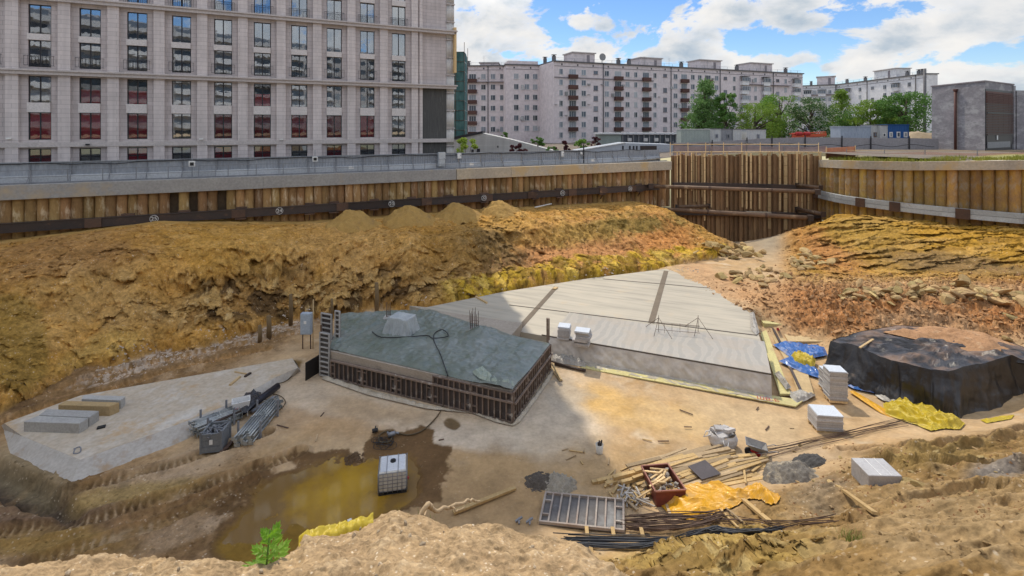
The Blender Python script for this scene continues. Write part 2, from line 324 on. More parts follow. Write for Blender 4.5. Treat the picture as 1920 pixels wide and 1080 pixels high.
cA, cAr, cAe = cells(sd * .55 + .5 * f2 + .8 * f1, dd * .95 + .5 * f2 + sd * .12, 501, .9); cB_, cBr, cBe = cells(sd * 1.5 + .6 * f2, dd * 2.3 + .6 * f2, 511, .9); cC, cCr, cCe = cells(X * 1.1 + .5 * f2, Y * 1.1 + .5 * f3, 521, .9); cD, cDr, cDe = cells(X * 2.6 + .4 * f3, Y * 2.2 + .4 * f3, 531, .9)
chunk = sm(-.35, .25, WARP[0] + .25 * f1) * (1 - .55 * mid_rill) ; groove = np.abs(noise(sd * 1.35 + dd * .42 + f1 * 2.2, dd * .10, 77)); streak = sm(-.15, .25, WARP[2] + .2) * mid_rill
tt_ = np.clip((dd - 4.2) / 9.5, 0, 1)
# broken faces are pushed out of the slope sideways, not up
low = sm(.15, .5, tt_); DN = on_slope * (low * chunk * (.52 * cA + .20 * cB_) - streak * .36 * sm(.24, .0, groove) + .07 * cB_ + .05 * cD + np.clip(rock0, 0, 1) * (.62 * cC + .30 * cD) + low * .26 * led * (.6 + .4 * left_rock) + .12 * f2)
H = H + on_slope * (.7 * f1 + .10 * f2 + .05 * cA) + BE * .08 * f2
rock = blob(650, 545, 210, 40, -.1, .35, 1) + blob(450, 520, 150, 50, -.3, .3, 2) + blob(960, 455, 90, 45, .2, .3, 0)
emb = sm(1450, 1530, PX) * sm(545, 500, PYY)                     # the bank on the right
eA, eAr, eAe = cells(X * .34 + .4 * f2, Y * 1.05 + .5 * f2 + X * .1, 541, 1.0); eB, eBr, eBe = cells(X * 1.1 + .4 * f2, Y * 2.4 + .4 * f2, 551, 1.0)
DE = emb * (.75 * eA + .22 * eB + .25 * ridged(X * .16, Y * .55, 3, 51)); H = H + emb * .10 * eA + mR * (1 - emb) * (.26 * cC + .12 * cD) + mN * (.10 * cC * sm(-.1, .3, WARP[1]) + .06 * cD * sm(-.1, .2, WARP[0]))
H = H + emb * (.30 * f2 + .3 * f1) + mR * (1 - emb) * (.40 * f2 + .28 * r1 + .16 * f3)
scp = blob(1330, 1055, 190, 36, 0, .2, 0); H = H + mN * (.42 * ridged(X * .22 + .1 * Y, Y * .7, 4, 61) + .20 * f2 + .05 * f3 + scp * (.16 * cC + .05 * cD)); DS = mN * scp * (.55 * cC + .22 * cD) + .03 * f2 + .012 * f3
# wheel ruts and crawler tracks pressed into the mud
def path(*p): return [tuple(P(a, b)) for a, b in p]
trk = np.zeros(X.shape); rutm = np.zeros(X.shape)
for pts, w, dep in ((path((-60, 955), (120, 925), (330, 870), (500, 812)), .34, .11), (path((-60, 1010), (150, 985), (380, 915), (560, 850)), .36, .12), (path((60, 1060), (300, 985), (470, 905)), .32, .08),
                    (path((0, 765), (200, 700), (420, 655), (560, 625)), .4, .13), (path((-20, 800), (120, 755), (330, 690), (500, 655)), .4, .12), (path((0, 740), (180, 680), (350, 640)), .3, .08)):
    d, r, sdv = seg_dist(X, Y, pts); k = sm(w * 1.15, w * .8, d); lug = np.sin(r * 2 * PI / .26 + f2 * 2.5 + sdv * 2.2) + .5 * f3
    fade = sm(-.5, .0, fbm(X * .35, Y * .35, 3, 77)); H = H - k * (dep * .7 + fade * dep * np.clip(.34 + 1.1 * f2, .05, .8) * lug) + sm(w * 1.9, w * 1.2, d) * sm(w * .9, w * 1.2, d) * dep * 1.1 * (1 + f2); trk = np.maximum(trk, k); rutm = np.maximum(rutm, k * fade * (lug * .5 + .5))
for pts, w, dep in (([tuple(G(1590, 850)), tuple(G(1750, 850)), tuple(G(1980, 800))], .35, .3), ([tuple(G(1620, 880)), tuple(G(1780, 890)), tuple(G(2000, 880))], .35, .3), ([tuple(G(1700, 960)), tuple(G(1850, 930)), tuple(G(2000, 930))], .3, .2)):
    d, r, sdv = seg_dist(X, Y, pts); H = H + (-sm(w, .1, d) + .8 * sm(w * 2.1, w * 1.2, d) * sm(w * .9, w * 1.2, d)) * dep * (1 + .8 * f2)
H = H + mud * (1 - trk) * (.06 * f2 + .03 * f3 + .04 * r1 + .045 * cD * sm(-.1, .25, WARP[2]))
# rubble spread on the terrace, debris at the edge of the slab
deb = np.clip(blob(1340, 545, 80, 22, .5, .4, 1) + blob(1480, 590, 90, 30, .3, .4, 2) + mR * .6, 0, 1)
H = H + deb * .10 * np.clip(ridged(X * 2.2, Y * 2.2, 3, 71), 0, 1)
pool = np.clip(blob(595, 955, 160, 76, -.25, .22, 0, .22) + blob(725, 905, 60, 50, -.4, .25, 1, .22) + blob(480, 1010, 80, 42, -.4, .2, 2, .25), 0, 1)
H = H - pool * .16 + pool * .03 * f2
stain = blob(848, 795, 17, 11, .3, .25, 1, .15); H = H - stain * .03
hole = blob(30, 912, 120, 32, .42, .1, 1, .3) * (H0 < .6); H = H - hole * .6
H = H - sm(3.6, 2.2, np.hypot(X - 12.6, Y - 31)) * 0
# ---------------------------------------------------------------- colours of the soils (albedo)
def c3(*c): return np.array(c, float)
col = np.zeros(X.shape + (3,)); col[:] = c3(.50, .355, .205)
def paint(k, c): 
    global col
    k = np.clip(k, 0, 1)[..., None]; col = col * (1 - k) + c3(*c) * k
paint(sm(-.3, .5, f1 + .4 * f2), (.46, .295, .14)); paint(sm(.1, .55, f2 * .7 + f1 * .6), (.56, .435, .29))
paint(blob(1050, 760, 130, 60, 0, .4, 1) * .7, (.60, .50, .38)); paint(blob(860, 815, 160, 26, .15, .4, 0) * .75, (.64, .55, .43)); paint(blob(480, 765, 190, 40, -.1, .35, 2) * .6, (.60, .49, .36))
paint(blob(1200, 770, 150, 26, .25, .4, 2) * .9, (.56, .35, .13)); paint(blob(1140, 760, 60, 30, .6, .3, 1) * .7, (.58, .36, .12)); paint(blob(600, 790, 150, 26, .1, .45, 0) * .6, (.45, .285, .14))
paint(blob(1100, 880, 240, 50, 0, .4, 1) * .75, (.40, .27, .135)); paint(blob(1350, 790, 190, 36, .1, .4, 0) * .6, (.54, .40, .23)); paint(blob(1060, 745, 40, 34, .4, .4, 0) * .7, (.40, .35, .28))
paint(blob(900, 950, 200, 60, 0, .35, 2) * .9, (.36, .235, .115)); paint(blob(930, 880, 160, 34, 0, .4, 1) * .6, (.42, .28, .14))
paint(np.clip(blob(640, 740, 190, 36, .12, .35, 1) + blob(500, 720, 150, 34, -.2, .35, 2) + blob(880, 790, 190, 34, .15, .4, 0), 0, 1) * .6, (.57, .46, .335)); paint(blob(1010, 800, 110, 60, .3, .4, 2) * .5, (.52, .44, .33)); paint(blob(700, 770, 120, 16, .15, .5, 0) * .6, (.44, .30, .16))
# left mud
paint(mud, (.27, .16, .07)); paint(mud * sm(.1, .5, f2 + .5 * f1) * .8, (.41, .28, .16)); paint(mud * sm(.0, .4, WARP[1]) * .8, (.18, .105, .048)); 
paint(blob(330, 880, 180, 26, -.35, .3, 1) * .6, (.48, .36, .235)); paint(blob(60, 960, 170, 40, 0, .3, 2) * .8, (.17, .11, .07)); paint(blob(230, 930, 150, 16, -.18, .3, 0) * .8, (.37, .25, .09)); paint(blob(330, 1000, 90, 22, -.3, .5, 1) * .3, (.46, .36, .25)); paint(blob(90, 1020, 140, 26, 0, .3, 2) * .8, (.35, .22, .07))
paint(trk * .55, (.27, .165, .065)); paint(trk * sm(.5, .0, rutm) * sm(-.1, .2, WARP[0]) * .6, (.44, .32, .19)); paint(rutm * sm(-.35, .2, f2) * .7, (.15, .088, .04)); paint(hole * sm(-.2, .3, f2 + .3), (.09, .065, .045)); paint(blob(60, 885, 80, 34, .42, .1, 1) * .7, (.24, .19, .11))  # lug hollows painted darker and ridges paler, relief shading put into the colour
paint(trk * blob(250, 700, 420, 120, -.3, .2, 0) * .7, (.36, .20, .075))
gra = np.clip(blob(480, 620, 180, 22, -.25, .4, 1) + blob(250, 690, 120, 14, -.35, .4, 2), 0, 1) * sm(-.15, .25, f3 + .4 * f2); paint(gra * .8, (.58, .48, .38))
# the cut face
S = np.clip(BE * sm(.5, 2.5, dd) , 0, 1); paint(BE, (.43, .265, .085)); paint(S, (.385, .235, .066)); paint(S * sm(.0, .5, f1 + .5 * f2), (.47, .315, .125)); paint(S * sm(.15, .55, -f1 + .5 * lump) * .7, (.29, .165, .045)); paint(S * sm(.62, .8, cAr) * chunk * .5, (.52, .37, .17)); paint(S * sm(.3, .12, cAr) * chunk * .5, (.24, .145, .05)); paint(S * sm(.7, .95, cBr) * .35, (.50, .36, .17)); paint(S * streak * sm(.2, .02, groove) * .8, (.20, .14, .045))
paint(S * sm(930, 1000, PX) * blob(1060, 470, 190, 48, -.1, .4, 1), (.42, .235, .115)); paint(S * blob(1250, 450, 60, 40, .5, .3, 0) * .85, (.43, .22, .085)); paint(S * blob(1150, 428, 130, 20, -.12, .45, 2) * sm(-.1, .3, rill) * .9, (.185, .15, .05)); paint(S * blob(1000, 435, 150, 22, 0, .4, 0) * .6, (.43, .29, .10))
paint(S * blob(930, 470, 60, 40, .4, .5, 1) * sm(-.2, .3, r1 + f2) * .85, (.145, .11, .06)); paint(S * blob(960, 500, 80, 22, 0, .4, 2) * sm(-.2, .3, f3) * .8, (.20, .125, .075)); paint(S * blob(850, 480, 60, 60, 0, .4, 0) * .55, (.25, .17, .07))
rk_ = S * np.clip(blob(610, 550, 270, 40, -.1, .35, 1) + blob(420, 545, 150, 45, -.25, .35, 2), 0, 1); paint(rk_ * .75, (.22, .14, .06)); paint(rk_ * sm(.62, .75, cCr), (.38, .27, .12)); paint(rk_ * sm(.35, .2, cCr), (.10, .065, .032)); paint(rk_ * sm(.85, .95, cDr) * .7, (.46, .36, .20)); paint(S * blob(120, 480, 150, 46, -.1, .3, 1) * .75, (.27, .165, .08)); paint(S * blob(20, 640, 75, 95, -.35, .05, 2, .1) * .9, (.255, .18, .055)); paint(S * blob(210, 560, 140, 60, 0, .4, 1) * .6, (.40, .29, .14)); paint(S * blob(430, 470, 130, 46, 0, .35, 0) * .6, (.43, .275, .075)); paint(S * blob(190, 655, 90, 22, -.3, .3, 2) * .7, (.47, .35, .13)); paint(S * blob(310, 530, 50, 50, .2, .3, 0) * .7, (.42, .26, .08)); paint(S * blob(640, 470, 120, 50, 0, .4, 2) * .5, (.46, .32, .15))
tF = sm(12.8, 13.6, dd + f2 * .9) * BE * sm(800, 880, PX); paint(tF * sm(-.4, .2, f2) * .95, (.48, .36, .045)); tcol, tcr, tce = cells(sd * 1.25, dd * .4, 591, .5); paint(tF * sm(.13, .02, tce) * .85, (.13, .09, .03)); paint(tF * sm(.7, .9, tcr) * .7, (.56, .45, .13)); paint(tF * sm(.3, .12, tcr) * .75, (.20, .14, .03))
col = col * (1 - S[..., None] * (1 - c3(1.22, 1.05, .80)))
# right bank and diggings
paint(mR, (.43, .23, .095)); paint(mR * sm(-.1, .5, f2 + .3 * f1) * .7, (.48, .295, .14)); paint(mR * sm(.7, .95, cDr) * .5, (.50, .35, .2)); paint(mR * sm(.0, .45, WARP[2]) * .6, (.38, .18, .075)); paint(mR * blob(1700, 535, 330, 24, .1, .3, 0) * .8, (.50, .37, .215)); paint(mR * blob(1730, 610, 90, 26, 0, .4, 1) * .6, (.48, .37, .24))
paint(sm(1330, 1450, PX) * sm(500, 452, PYY) * sm(1500, 1440, PX), (.33, .27, .19)); paint(np.clip(blob(1345, 530, 80, 24, .5, .35, 0), 0, 1) * .9, (.50, .31, .165)); paint(blob(1480, 570, 110, 30, .3, .4, 1) * .8, (.46, .25, .11)); paint(blob(1520, 650, 90, 26, 0, .3, 2) * .8, (.54, .36, .19))
paint(emb, (.42, .25, .036)); paint(emb * sm(.0, .5, f2) * .5, (.46, .285, .06)); paint(emb * sm(.6, .8, eAr) * .5, (.52, .35, .12)); paint(emb * sm(.35, .15, eAr) * .55, (.29, .175, .045)); paint(emb * blob(1540, 470, 80, 34, .5, .3, 1) * .9, (.43, .215, .075)); paint(emb * blob(1780, 495, 150, 20, .1, .35, 0) * .85, (.225, .155, .07)); paint(emb * blob(1620, 435, 80, 30, 0, .4, 2) * .5, (.36, .25, .07))
# near right
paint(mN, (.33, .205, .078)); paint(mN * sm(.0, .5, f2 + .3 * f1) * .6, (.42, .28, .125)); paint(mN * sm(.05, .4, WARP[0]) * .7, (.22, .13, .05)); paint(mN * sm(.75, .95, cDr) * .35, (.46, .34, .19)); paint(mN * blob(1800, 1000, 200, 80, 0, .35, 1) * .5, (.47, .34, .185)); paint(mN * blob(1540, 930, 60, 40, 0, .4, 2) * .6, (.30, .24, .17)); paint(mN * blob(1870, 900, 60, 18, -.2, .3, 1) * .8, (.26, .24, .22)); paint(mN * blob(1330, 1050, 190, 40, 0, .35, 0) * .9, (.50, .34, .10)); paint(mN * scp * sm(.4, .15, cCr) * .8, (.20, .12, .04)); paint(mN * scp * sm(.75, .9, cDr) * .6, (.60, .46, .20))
paint(blob(1500, 850, 60, 22, 0, .4, 1) * .6, (.45, .34, .22)); paint(blob(1740, 870, 110, 24, -.1, .4, 1) * .7, (.36, .25, .09))
# wet earth around the pool
wet = np.clip(blob(590, 950, 195, 96, -.25, .3, 0, .05) + blob(765, 880, 84, 74, -.5, .3, 1, .05) + blob(480, 1010, 95, 60, -.4, .25, 2, .06), 0, 1); paint(wet, (.155, .09, .04)); paint(pool * .9, (.25, .145, .025)); paint(pool * blob(760, 900, 120, 60, 0, .4, 0) * .6, (.24, .13, .05)); paint(stain, (.17, .115, .06)); paint(blob(665, 720, 24, 8, .1, .3, 0, .2), (.15, .09, .035)); paint(blob(540, 690, 30, 11, -.4, .3, 0, .2), (.22, .135, .05))
keep = ((dd > -1.3) | (X > KX)) & (X < 78) & (X > -75)
q = grid_faces(NR, NC); fm = keep.ravel()[q].all(1) & ~((Y.ravel()[q].min(1) > 68.3))
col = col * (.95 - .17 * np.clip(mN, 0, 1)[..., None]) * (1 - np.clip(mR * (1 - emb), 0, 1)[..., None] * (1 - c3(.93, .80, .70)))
col = col * (1 - (emb * .9)[..., None] * (1 - c3(.98, .90, .85)))
M_SOIL = soil_material('bare_soil', 1.0, .8, (7.0, (.62, .52, .38), .8))
coarse = np.clip(.12 + S * .85 + emb * .45 + mR * (1 - emb) * .8 + mN * .65 + mud * .6 + deb * .5 - pool, .05, 1)[..., None]
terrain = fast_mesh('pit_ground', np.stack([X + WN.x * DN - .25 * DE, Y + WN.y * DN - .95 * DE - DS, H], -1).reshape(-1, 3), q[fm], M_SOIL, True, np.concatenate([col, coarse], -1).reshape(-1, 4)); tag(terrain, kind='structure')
TV = np.stack([X + WN.x * DN - .25 * DE, Y + WN.y * DN - .95 * DE - DS, H], -1); CM = dict(slope=S * (dd > 1), emb=emb, right=np.clip(mR * (1 - emb), 0, 1) * (X / Y < 1.1), near=np.clip(mN, 0, 1) * (X / Y < 1.15), mud=mud * (X / Y > -1.1) * (1 - pool) * (Y < 40), col=col)
_yy, _u, _H = yy, u, H
def hs(x, y):                                        # height of the finished surface
    i = np.interp(y, _yy, np.arange(NR)); j = np.interp(x / y, _u, np.arange(NC)); return float(_H[int(round(i)), int(round(j))])
# ---------------------------------------------------------------- the pool of rain water
m, nt, b = newmat('muddy_water'); v = nt.coords(); _w0 = P(650, 915); _d = nt.n.new('ShaderNodeVectorMath'); _d.operation = 'DISTANCE'; _g = nt.n.new('ShaderNodeNewGeometry'); nt.ln(_g.outputs['Position'], _d.inputs[0]); _d.inputs[1].default_value = (_w0.x, _w0.y, 0)
cl = nt.ramp(nt.math('ADD', nt.math('MULTIPLY', _d.outputs['Value'], .22), nt.math('MULTIPLY', nt.noise(v, .8, 7, .6), .9)), [(.55, (.40, .235, .014)), (.85, (.28, .16, .02)), (1.0, (.19, .11, .03))]); cl = nt.mix(nt.ramp(nt.noise(v, 2.0, 6, .65), [(.58, 0.0), (.72, .45)]), cl, (.16, .09, .02)); nt.ln(cl, b.inputs['Base Color']); b.inputs['Roughness'].default_value = .06; b.inputs['Specular IOR Level'].default_value = .6
bump(nt, b, nt.noise(v, 9, 3), .05, .01)
wp = MB(); pp = [P(a, c, -.075) for a, c in ((380, 1075), (420, 990), (520, 890), (640, 850), (780, 810), (850, 850), (850, 920), (800, 970), (700, 1030), (600, 1080))]
wp.add(pp, [tuple(range(len(pp)))]); tag(wp.build('puddle_water', m), kind='structure')
# ---------------------------------------------------------------- sand bank in front of the camera
cx = [-900, -300, 0, 120, 200, 285, 330, 430, 500, 540, 575, 620, 690, 715, 740, 765, 800, 830, 870, 905, 940, 965, 1000, 1050, 1085, 1110, 1160, 1220, 1300, 1500, 1800, 2300]
cy = [1075, 1066, 1058, 1054, 1046, 1044, 1052, 1052, 1056, 1042, 1012, 1000, 983, 964, 959, 961, 972, 984, 987, 980, 982, 998, 1006, 1010, 1020, 1042, 1075, 1100, 1120, 1150, 1180, 1200]
cYv = [2.5, 2.5, 2.5, 2.5, 2.6, 2.6, 2.5, 2.5, 2.5, 2.6, 2.8, 2.9, 3.1, 3.2, 3.2, 3.2, 3.1, 3.0, 2.9, 3.0, 3.0, 2.9, 2.8, 2.8, 2.7, 2.6, 2.4, 2.3, 2.2, 2.1, 2.1, 2.1]
nc, nr = 1100, 420
bu = np.linspace(-1.9, 1.45, nc); bpx = 960 + F * bu; crestY = np.interp(bpx, cx, cYv) + .06 * fbm(bu * 9, bu * 0, 3, 91); crestZ = CZ - (np.interp(bpx, cx, cy) - HZ) / F * crestY
tt = np.concatenate([np.linspace(0, 1, 300), 1 + np.geomspace(.004, 3.2, nr - 300)])
T, _ = np.meshgrid(tt, bu, indexing='ij'); CYg = np.broadcast_to(crestY, T.shape); CZg = np.broadcast_to(crestZ, T.shape)
Yb = np.where(T < 1, .9 + (CYg - .9) * np.clip(T, 0, 1), CYg + (T - 1) * 2.6)
Xb = bu[None, :] * Yb
ZB0 = 12.42
Zb = np.where(T <= 1, ZB0 + (CZg - ZB0) * np.clip(T, 0, 1) ** 1.25, CZg - 11.5 * (1 - np.exp(-np.clip(T - 1, 0, 9) * 1.15)) - .25 * np.clip(T - 1, 0, 9))
g1 = fbm(Xb * 3.5, Yb * 3.5, 5, 101, .62); g2 = ridged(Xb * 9, Yb * 9, 4, 103); g3 = fbm(Xb * 24, Yb * 24, 4, 105, .65); lum = np.clip(fbm(Xb * 13, Yb * 13, 3, 108), 0, 1)
bC, _r, _e = cells(Xb * 9 + g1, Yb * 9 + g1, 571, 1.0); bD, _r2, _e2 = cells(Xb * 26 + g3, Yb * 26 + g3, 581, 1.0)
amp = np.clip(T * 2.5, .3, 1) * np.where(T > 1, np.clip(1 + (T - 1) * 2, 1, 2.5), 1)
Zb = Zb + amp * (.06 * g1 + .006 * g2 + .010 * g3 + .016 * lum + .012 * bC * sm(.0, .35, g1 + .1) + .004 * bD)
cb = np.zeros(Xb.shape + (3,)); cb[:] = c3(.38, .265, .145); kk = sm(.05, .5, g1 + .5 * g3)[..., None]; cb = cb * (1 - kk) + c3(.45, .33, .195) * kk; kk = (sm(.05, .4, fbm(Xb * 3.2, Yb * 4, 5, 130)) * .45)[..., None]; cb = cb * (1 - kk) + c3(.29, .195, .105) * kk; kk = (sm(.25, .5, fbm(Xb * 11, Yb * 11, 4, 120)) * .6)[..., None]; cb = cb * (1 - kk) + c3(.22, .145, .075) * kk
Vb = np.stack([Xb, Yb, Zb], -1).reshape(-1, 3)
bank = fast_mesh('sand_bank', Vb, grid_faces(nr, nc), soil_material('dry_sand', 6.0, .5, (38.0, (.72, .62, .47), .9)), True, cb.reshape(-1, 3)); tag(bank, kind='structure')
def bank_z(px, t=1.0):
    y = float(np.interp(px, bpx, crestY)); z = float(np.interp(px, bpx, crestZ)); return Vector(((px - 960) / F * y, y, z))
# ---------------------------------------------------------------- ground outside the pit: one sheet out to the horizon
RW = [(41.45, 66.6), (41.3, 61.5), (42.6, 57.6), (44.6, 54.2), (47.2, 51.0), (51.0, 47.6), (56.5, 44.2), (66, 40.5), (80, 37)]     # line of the curved pile wall
def gz(x, y): return 9.5 + 1.15 * float(sm(12, 34, np.array(x + .0)))
inner = [(-400, KY - (400 + KX) * .4608), (-70, KY - (70 + KX) * .4608)] + [(KX - WS.x * s_ - WN.x * .5, KY - WS.y * s_ - WN.y * .5) for s_ in np.linspace(80, 0, 17)] + [(26, 68.1), (34, 68.1), (41.9, 67.6)] + [(a + .9, c + .5) for a, c in RW[1:]] + [(400, -40)]
ob = MB(); nI = len(inner); vs_ = []
for k, (a, c) in enumerate(inner):
    t = k / (nI - 1); far_x = -4000 + 8000 * t
    for j, w_ in enumerate((0, .006, .02, .06, .2, .6, 1)):
        x_ = a * (1 - w_) + far_x * w_ * 1.0; y_ = c + (4500 - c) * w_; vs_.append((x_, y_, gz(x_, y_)))
ob.add(vs_, [(k * 7 + j, k * 7 + j + 1, (k + 1) * 7 + j + 1, (k + 1) * 7 + j) for k in range(nI - 1) for j in range(6)], True)
M_YARD = mat('yard_ground', (.15, .125, .10), (.21, .17, .13), .4, .95, .4, .05)
tag(ob.build('outer_ground', M_YARD, keep=True), kind='structure')
nb = MB(); nb.add([(-400, .95, 12.35), (400, .95, 12.35), (400, -400, 12.35), (-400, -400, 12.35)], [(0, 1, 2, 3)]); tag(nb.build('near_ground', mat('near_sand', (.5, .38, .24), (.42, .31, .19), 1.5, .95, .4, .05), keep=True), kind='structure')
# ================================================================== PIT WALLS
M_PILE = mat('pile_concrete', (.38, .235, .10), (.22, .125, .052), 1.3, .9, .7, .05, .35, stretch=(1, 1, .35), spots=((.54, .42, .27), 1.6, .54), hue=.012)
M_PILEY = mat('ochre_pile_concrete', (.46, .28, .055), (.36, .225, .08), 1.1, .9, .9, .07, .32, stretch=(1, 1, .6), spots=((.36, .29, .20), .9, .50), c3=(.30, .19, .10), hue=.01)
M_CAP = mat('cap_concrete', (.50, .43, .32), (.41, .36, .29), .5, .85, .15, .01, .12, spots=((.50, .37, .20), .35, .50))
M_CAPG = mat('grey_cap_concrete', (.33, .32, .30), (.27, .26, .25), .6, .85, .15, .01, .1, spots=((.38, .31, .22), .3, .55))
M_STEEL = mat('dark_rusty_steel', (.052, .044, .042), (.075, .052, .044), .8, .55, .12, .01, .25, spots=((.14, .08, .05), 1.1, .60), stretch=(1, 1, 2))
M_RUST = mat('rust_brown_steel', (.13, .075, .05), (.085, .055, .042), 1.2, .7, .2, .01, .25, spots=((.22, .13, .075), 1.5, .58))
M_WHITE = mat('white_paint', (.78, .78, .76), (.7, .7, .68), 4, .5, 0)
M_TIMB = mat('pale_timber', (.66, .48, .26), (.56, .39, .19), 2.0, .8, .25, .01, .3, stretch=(1, 1, .2))
M_SHEET = mat('dark_sheet_pile', (.33, .195, .095), (.17, .105, .06), .9, .85, .5, .03, .35, stretch=(1, 1, .3), spots=((.32, .20, .10), .9, .5))
M_HOARD = mat('grey_hoarding_sheet', (.31, .33, .36), (.27, .29, .32), .5, .5, .05, .01, .1, stretch=(1, 1, .4))
M_GALV = mat('galvanised_steel', (.30, .31, .33), (.23, .24, .26), 3, .45, .05, .01, .15, metal=.4)
M_BLK = mat('black_rubber', (.03, .03, .032), None, 5, .6, 0)
M_GREYP = mat('grey_paint', (.25, .26, .28), None, 3, .55, 0)
def WP(s_, d, z): return Vector((KX - WS.x * s_ + WN.x * d, KY - WS.y * s_ + WN.y * d, z))
def pile_mesh(name, r, z0, z1, seed, m, amp=.05):
    n, k = 14, 26; vs = []; th_ = np.linspace(0, 2 * PI, n, endpoint=False); zz = np.linspace(0, z1 - z0, k)
    A, Z = np.meshgrid(th_, zz); R = r * (1 + amp * 1.6 * fbm(Z * 1.3 + seed, np.cos(A) * 1.2 + seed * 3, 3, seed) + amp * fbm(Z * 5, A * 1.3 + seed, 3, seed + 9) + amp * .3 * np.sin(Z * 34 + A))
    V = np.stack([R * np.cos(A), R * np.sin(A), Z], -1).reshape(-1, 3); f = []
    i = np.arange(k - 1)[:, None] * n; j = np.arange(n)[None, :]; q = np.stack([i + j, i + (j + 1) % n, i + n + (j + 1) % n, i + n + j], -1).reshape(-1, 4)
    o = fast_mesh(name, V, q, m, True); return o
# --- long wall of bored piles on the left
pw = thing('pile_wall', 'long retaining wall of brown bored piles under a pale concrete cap, below the stone building', 'pile wall', WP(40, 0, 3.5))
protos = [pile_mesh('pile', .40, 3.4, 8.5, 3 + i, M_PILE) for i in range(5)]
n_p = 0
for i in range(99):
    s_ = .35 + i * .74; x_ = (960 + F * WP(s_, 0, 7).x / WP(s_, 0, 7).y)
    if any(abs(x_ - g) < 7 for g in (320, 367, 415)): continue          # three gaps where the lagging shows
    pr = protos[random.randrange(5)]; o = pr.copy() if n_p > 4 else protos[n_p]
    if n_p > 4: C.objects.link(o)
    o.parent = pw; o.location = WP(s_ + random.uniform(-.05, .05), -.42 + random.uniform(-.05, .06), 3.4) - pw.location; o.rotation_euler.z = random.uniform(0, 6); n_p += 1
bk = MB(); a = WP(-.2, -.8, 0); b_ = WP(80, -.8, 0); bk.bar((a.x, a.y, 6), (b_.x, b_.y, 6), .3, 5.2); bk.build('soil_backing', mat('dark_soil', (.12, .085, .05), (.07, .05, .035), 1.5, .95, .5, .05), pw)
for s0, s1, mm in ((80, 49.5, M_CAPG), (49.5, 30.6, M_CAPG), (30.55, 24, M_CAP), (23.98, 14, M_CAP), (13.98, .1, M_CAP)):
    a = WP(s0, -.35, 8.92); b_ = WP(s1, -.35, 8.92); k = MB(); k.bar(a, b_, 1.2, 1.16); k.build('cap_beam', mm, pw, bevel=.03)
wb = thing('steel_waling', 'long dark steel waling beam with white circled numbers along the left pile wall', 'waling beam', WP(40, .45, 5.8))
ss = [80, 62, 51.5, 42.5, 34, 27, 21.5, 16, 11.5, 7, 2.5]
for s0, s1 in zip(ss[:-1], ss[1:]):
    k = MB()
    for z in (6.55, 5.85): a = WP(s0, .42, z); b_ = WP(s1 + .02, .42, z); k.bar(a, b_, .42, .05)
    a = WP(s0, .40, 6.2); b_ = WP(s1 + .02, .40, 6.2); k.bar(a, b_, .36, .66); k.build('beam', M_STEEL, wb)
for s_ in ss[1:-1]:
    k = MB(); a = WP(s_ - .55, .66, 6.2); b_ = WP(s_ + .55, .66, 6.2); k.bar(a, b_, .04, .74); k.build('splice_plate', M_RUST, wb)
for px in (240, 345, 452, 580, 625, 700, 770, 840, 905, 1000, 1045, 1125, 1195):
    x_ = (px - 960) / F; y_ = (KY - .4608 * KX) / (1 - .4608 * x_); s_ = (KX - x_ * y_) / WS.x
    k = MB(); k.bar(WP(s_ - .45, .45, 5.72), WP(s_ + .45, .45, 5.72), .5, .1); k.bar(WP(s_, .1, 5.1), WP(s_, .55, 5.7), .12); k.build('bracket', M_RUST, wb)
    k = MB(); k.bar(WP(s_ - .5, .2, 6.66), WP(s_ + .4, .2, 6.66), .3, .16); k.build('wedge_plate', M_RUST, wb)
for num, px in (('25', 303), ('24', 530.5), ('23', 735), ('22', 904), ('21', 1048.5), ('20', 1173)):
    x_ = (px - 960) / F; y_ = (KY - .4608 * KX + .7) / (1 - .4608 * x_); s_ = (KX - x_ * y_) / WS.x
    me = text_mesh(num, .46); me.materials.append(M_WHITE); o = bpy.data.objects.new('number_mark', me); C.objects.link(o); o.parent = wb; o.location = WP(s_, .69, 6.22) - wb.location; o.rotation_euler = (PI / 2, 0, math.atan2(WS.y, WS.x))
    k = MB(); c0 = WP(s_, .69, 6.22); k.tube([c0 + Vector((WS.x * math.cos(t), WS.y * math.cos(t), 0)) * .30 + Vector((0, 0, .30 * math.sin(t))) for t in np.linspace(0, 2 * PI, 25)], .018, 5, False); k.build('ring_mark', M_WHITE, wb)
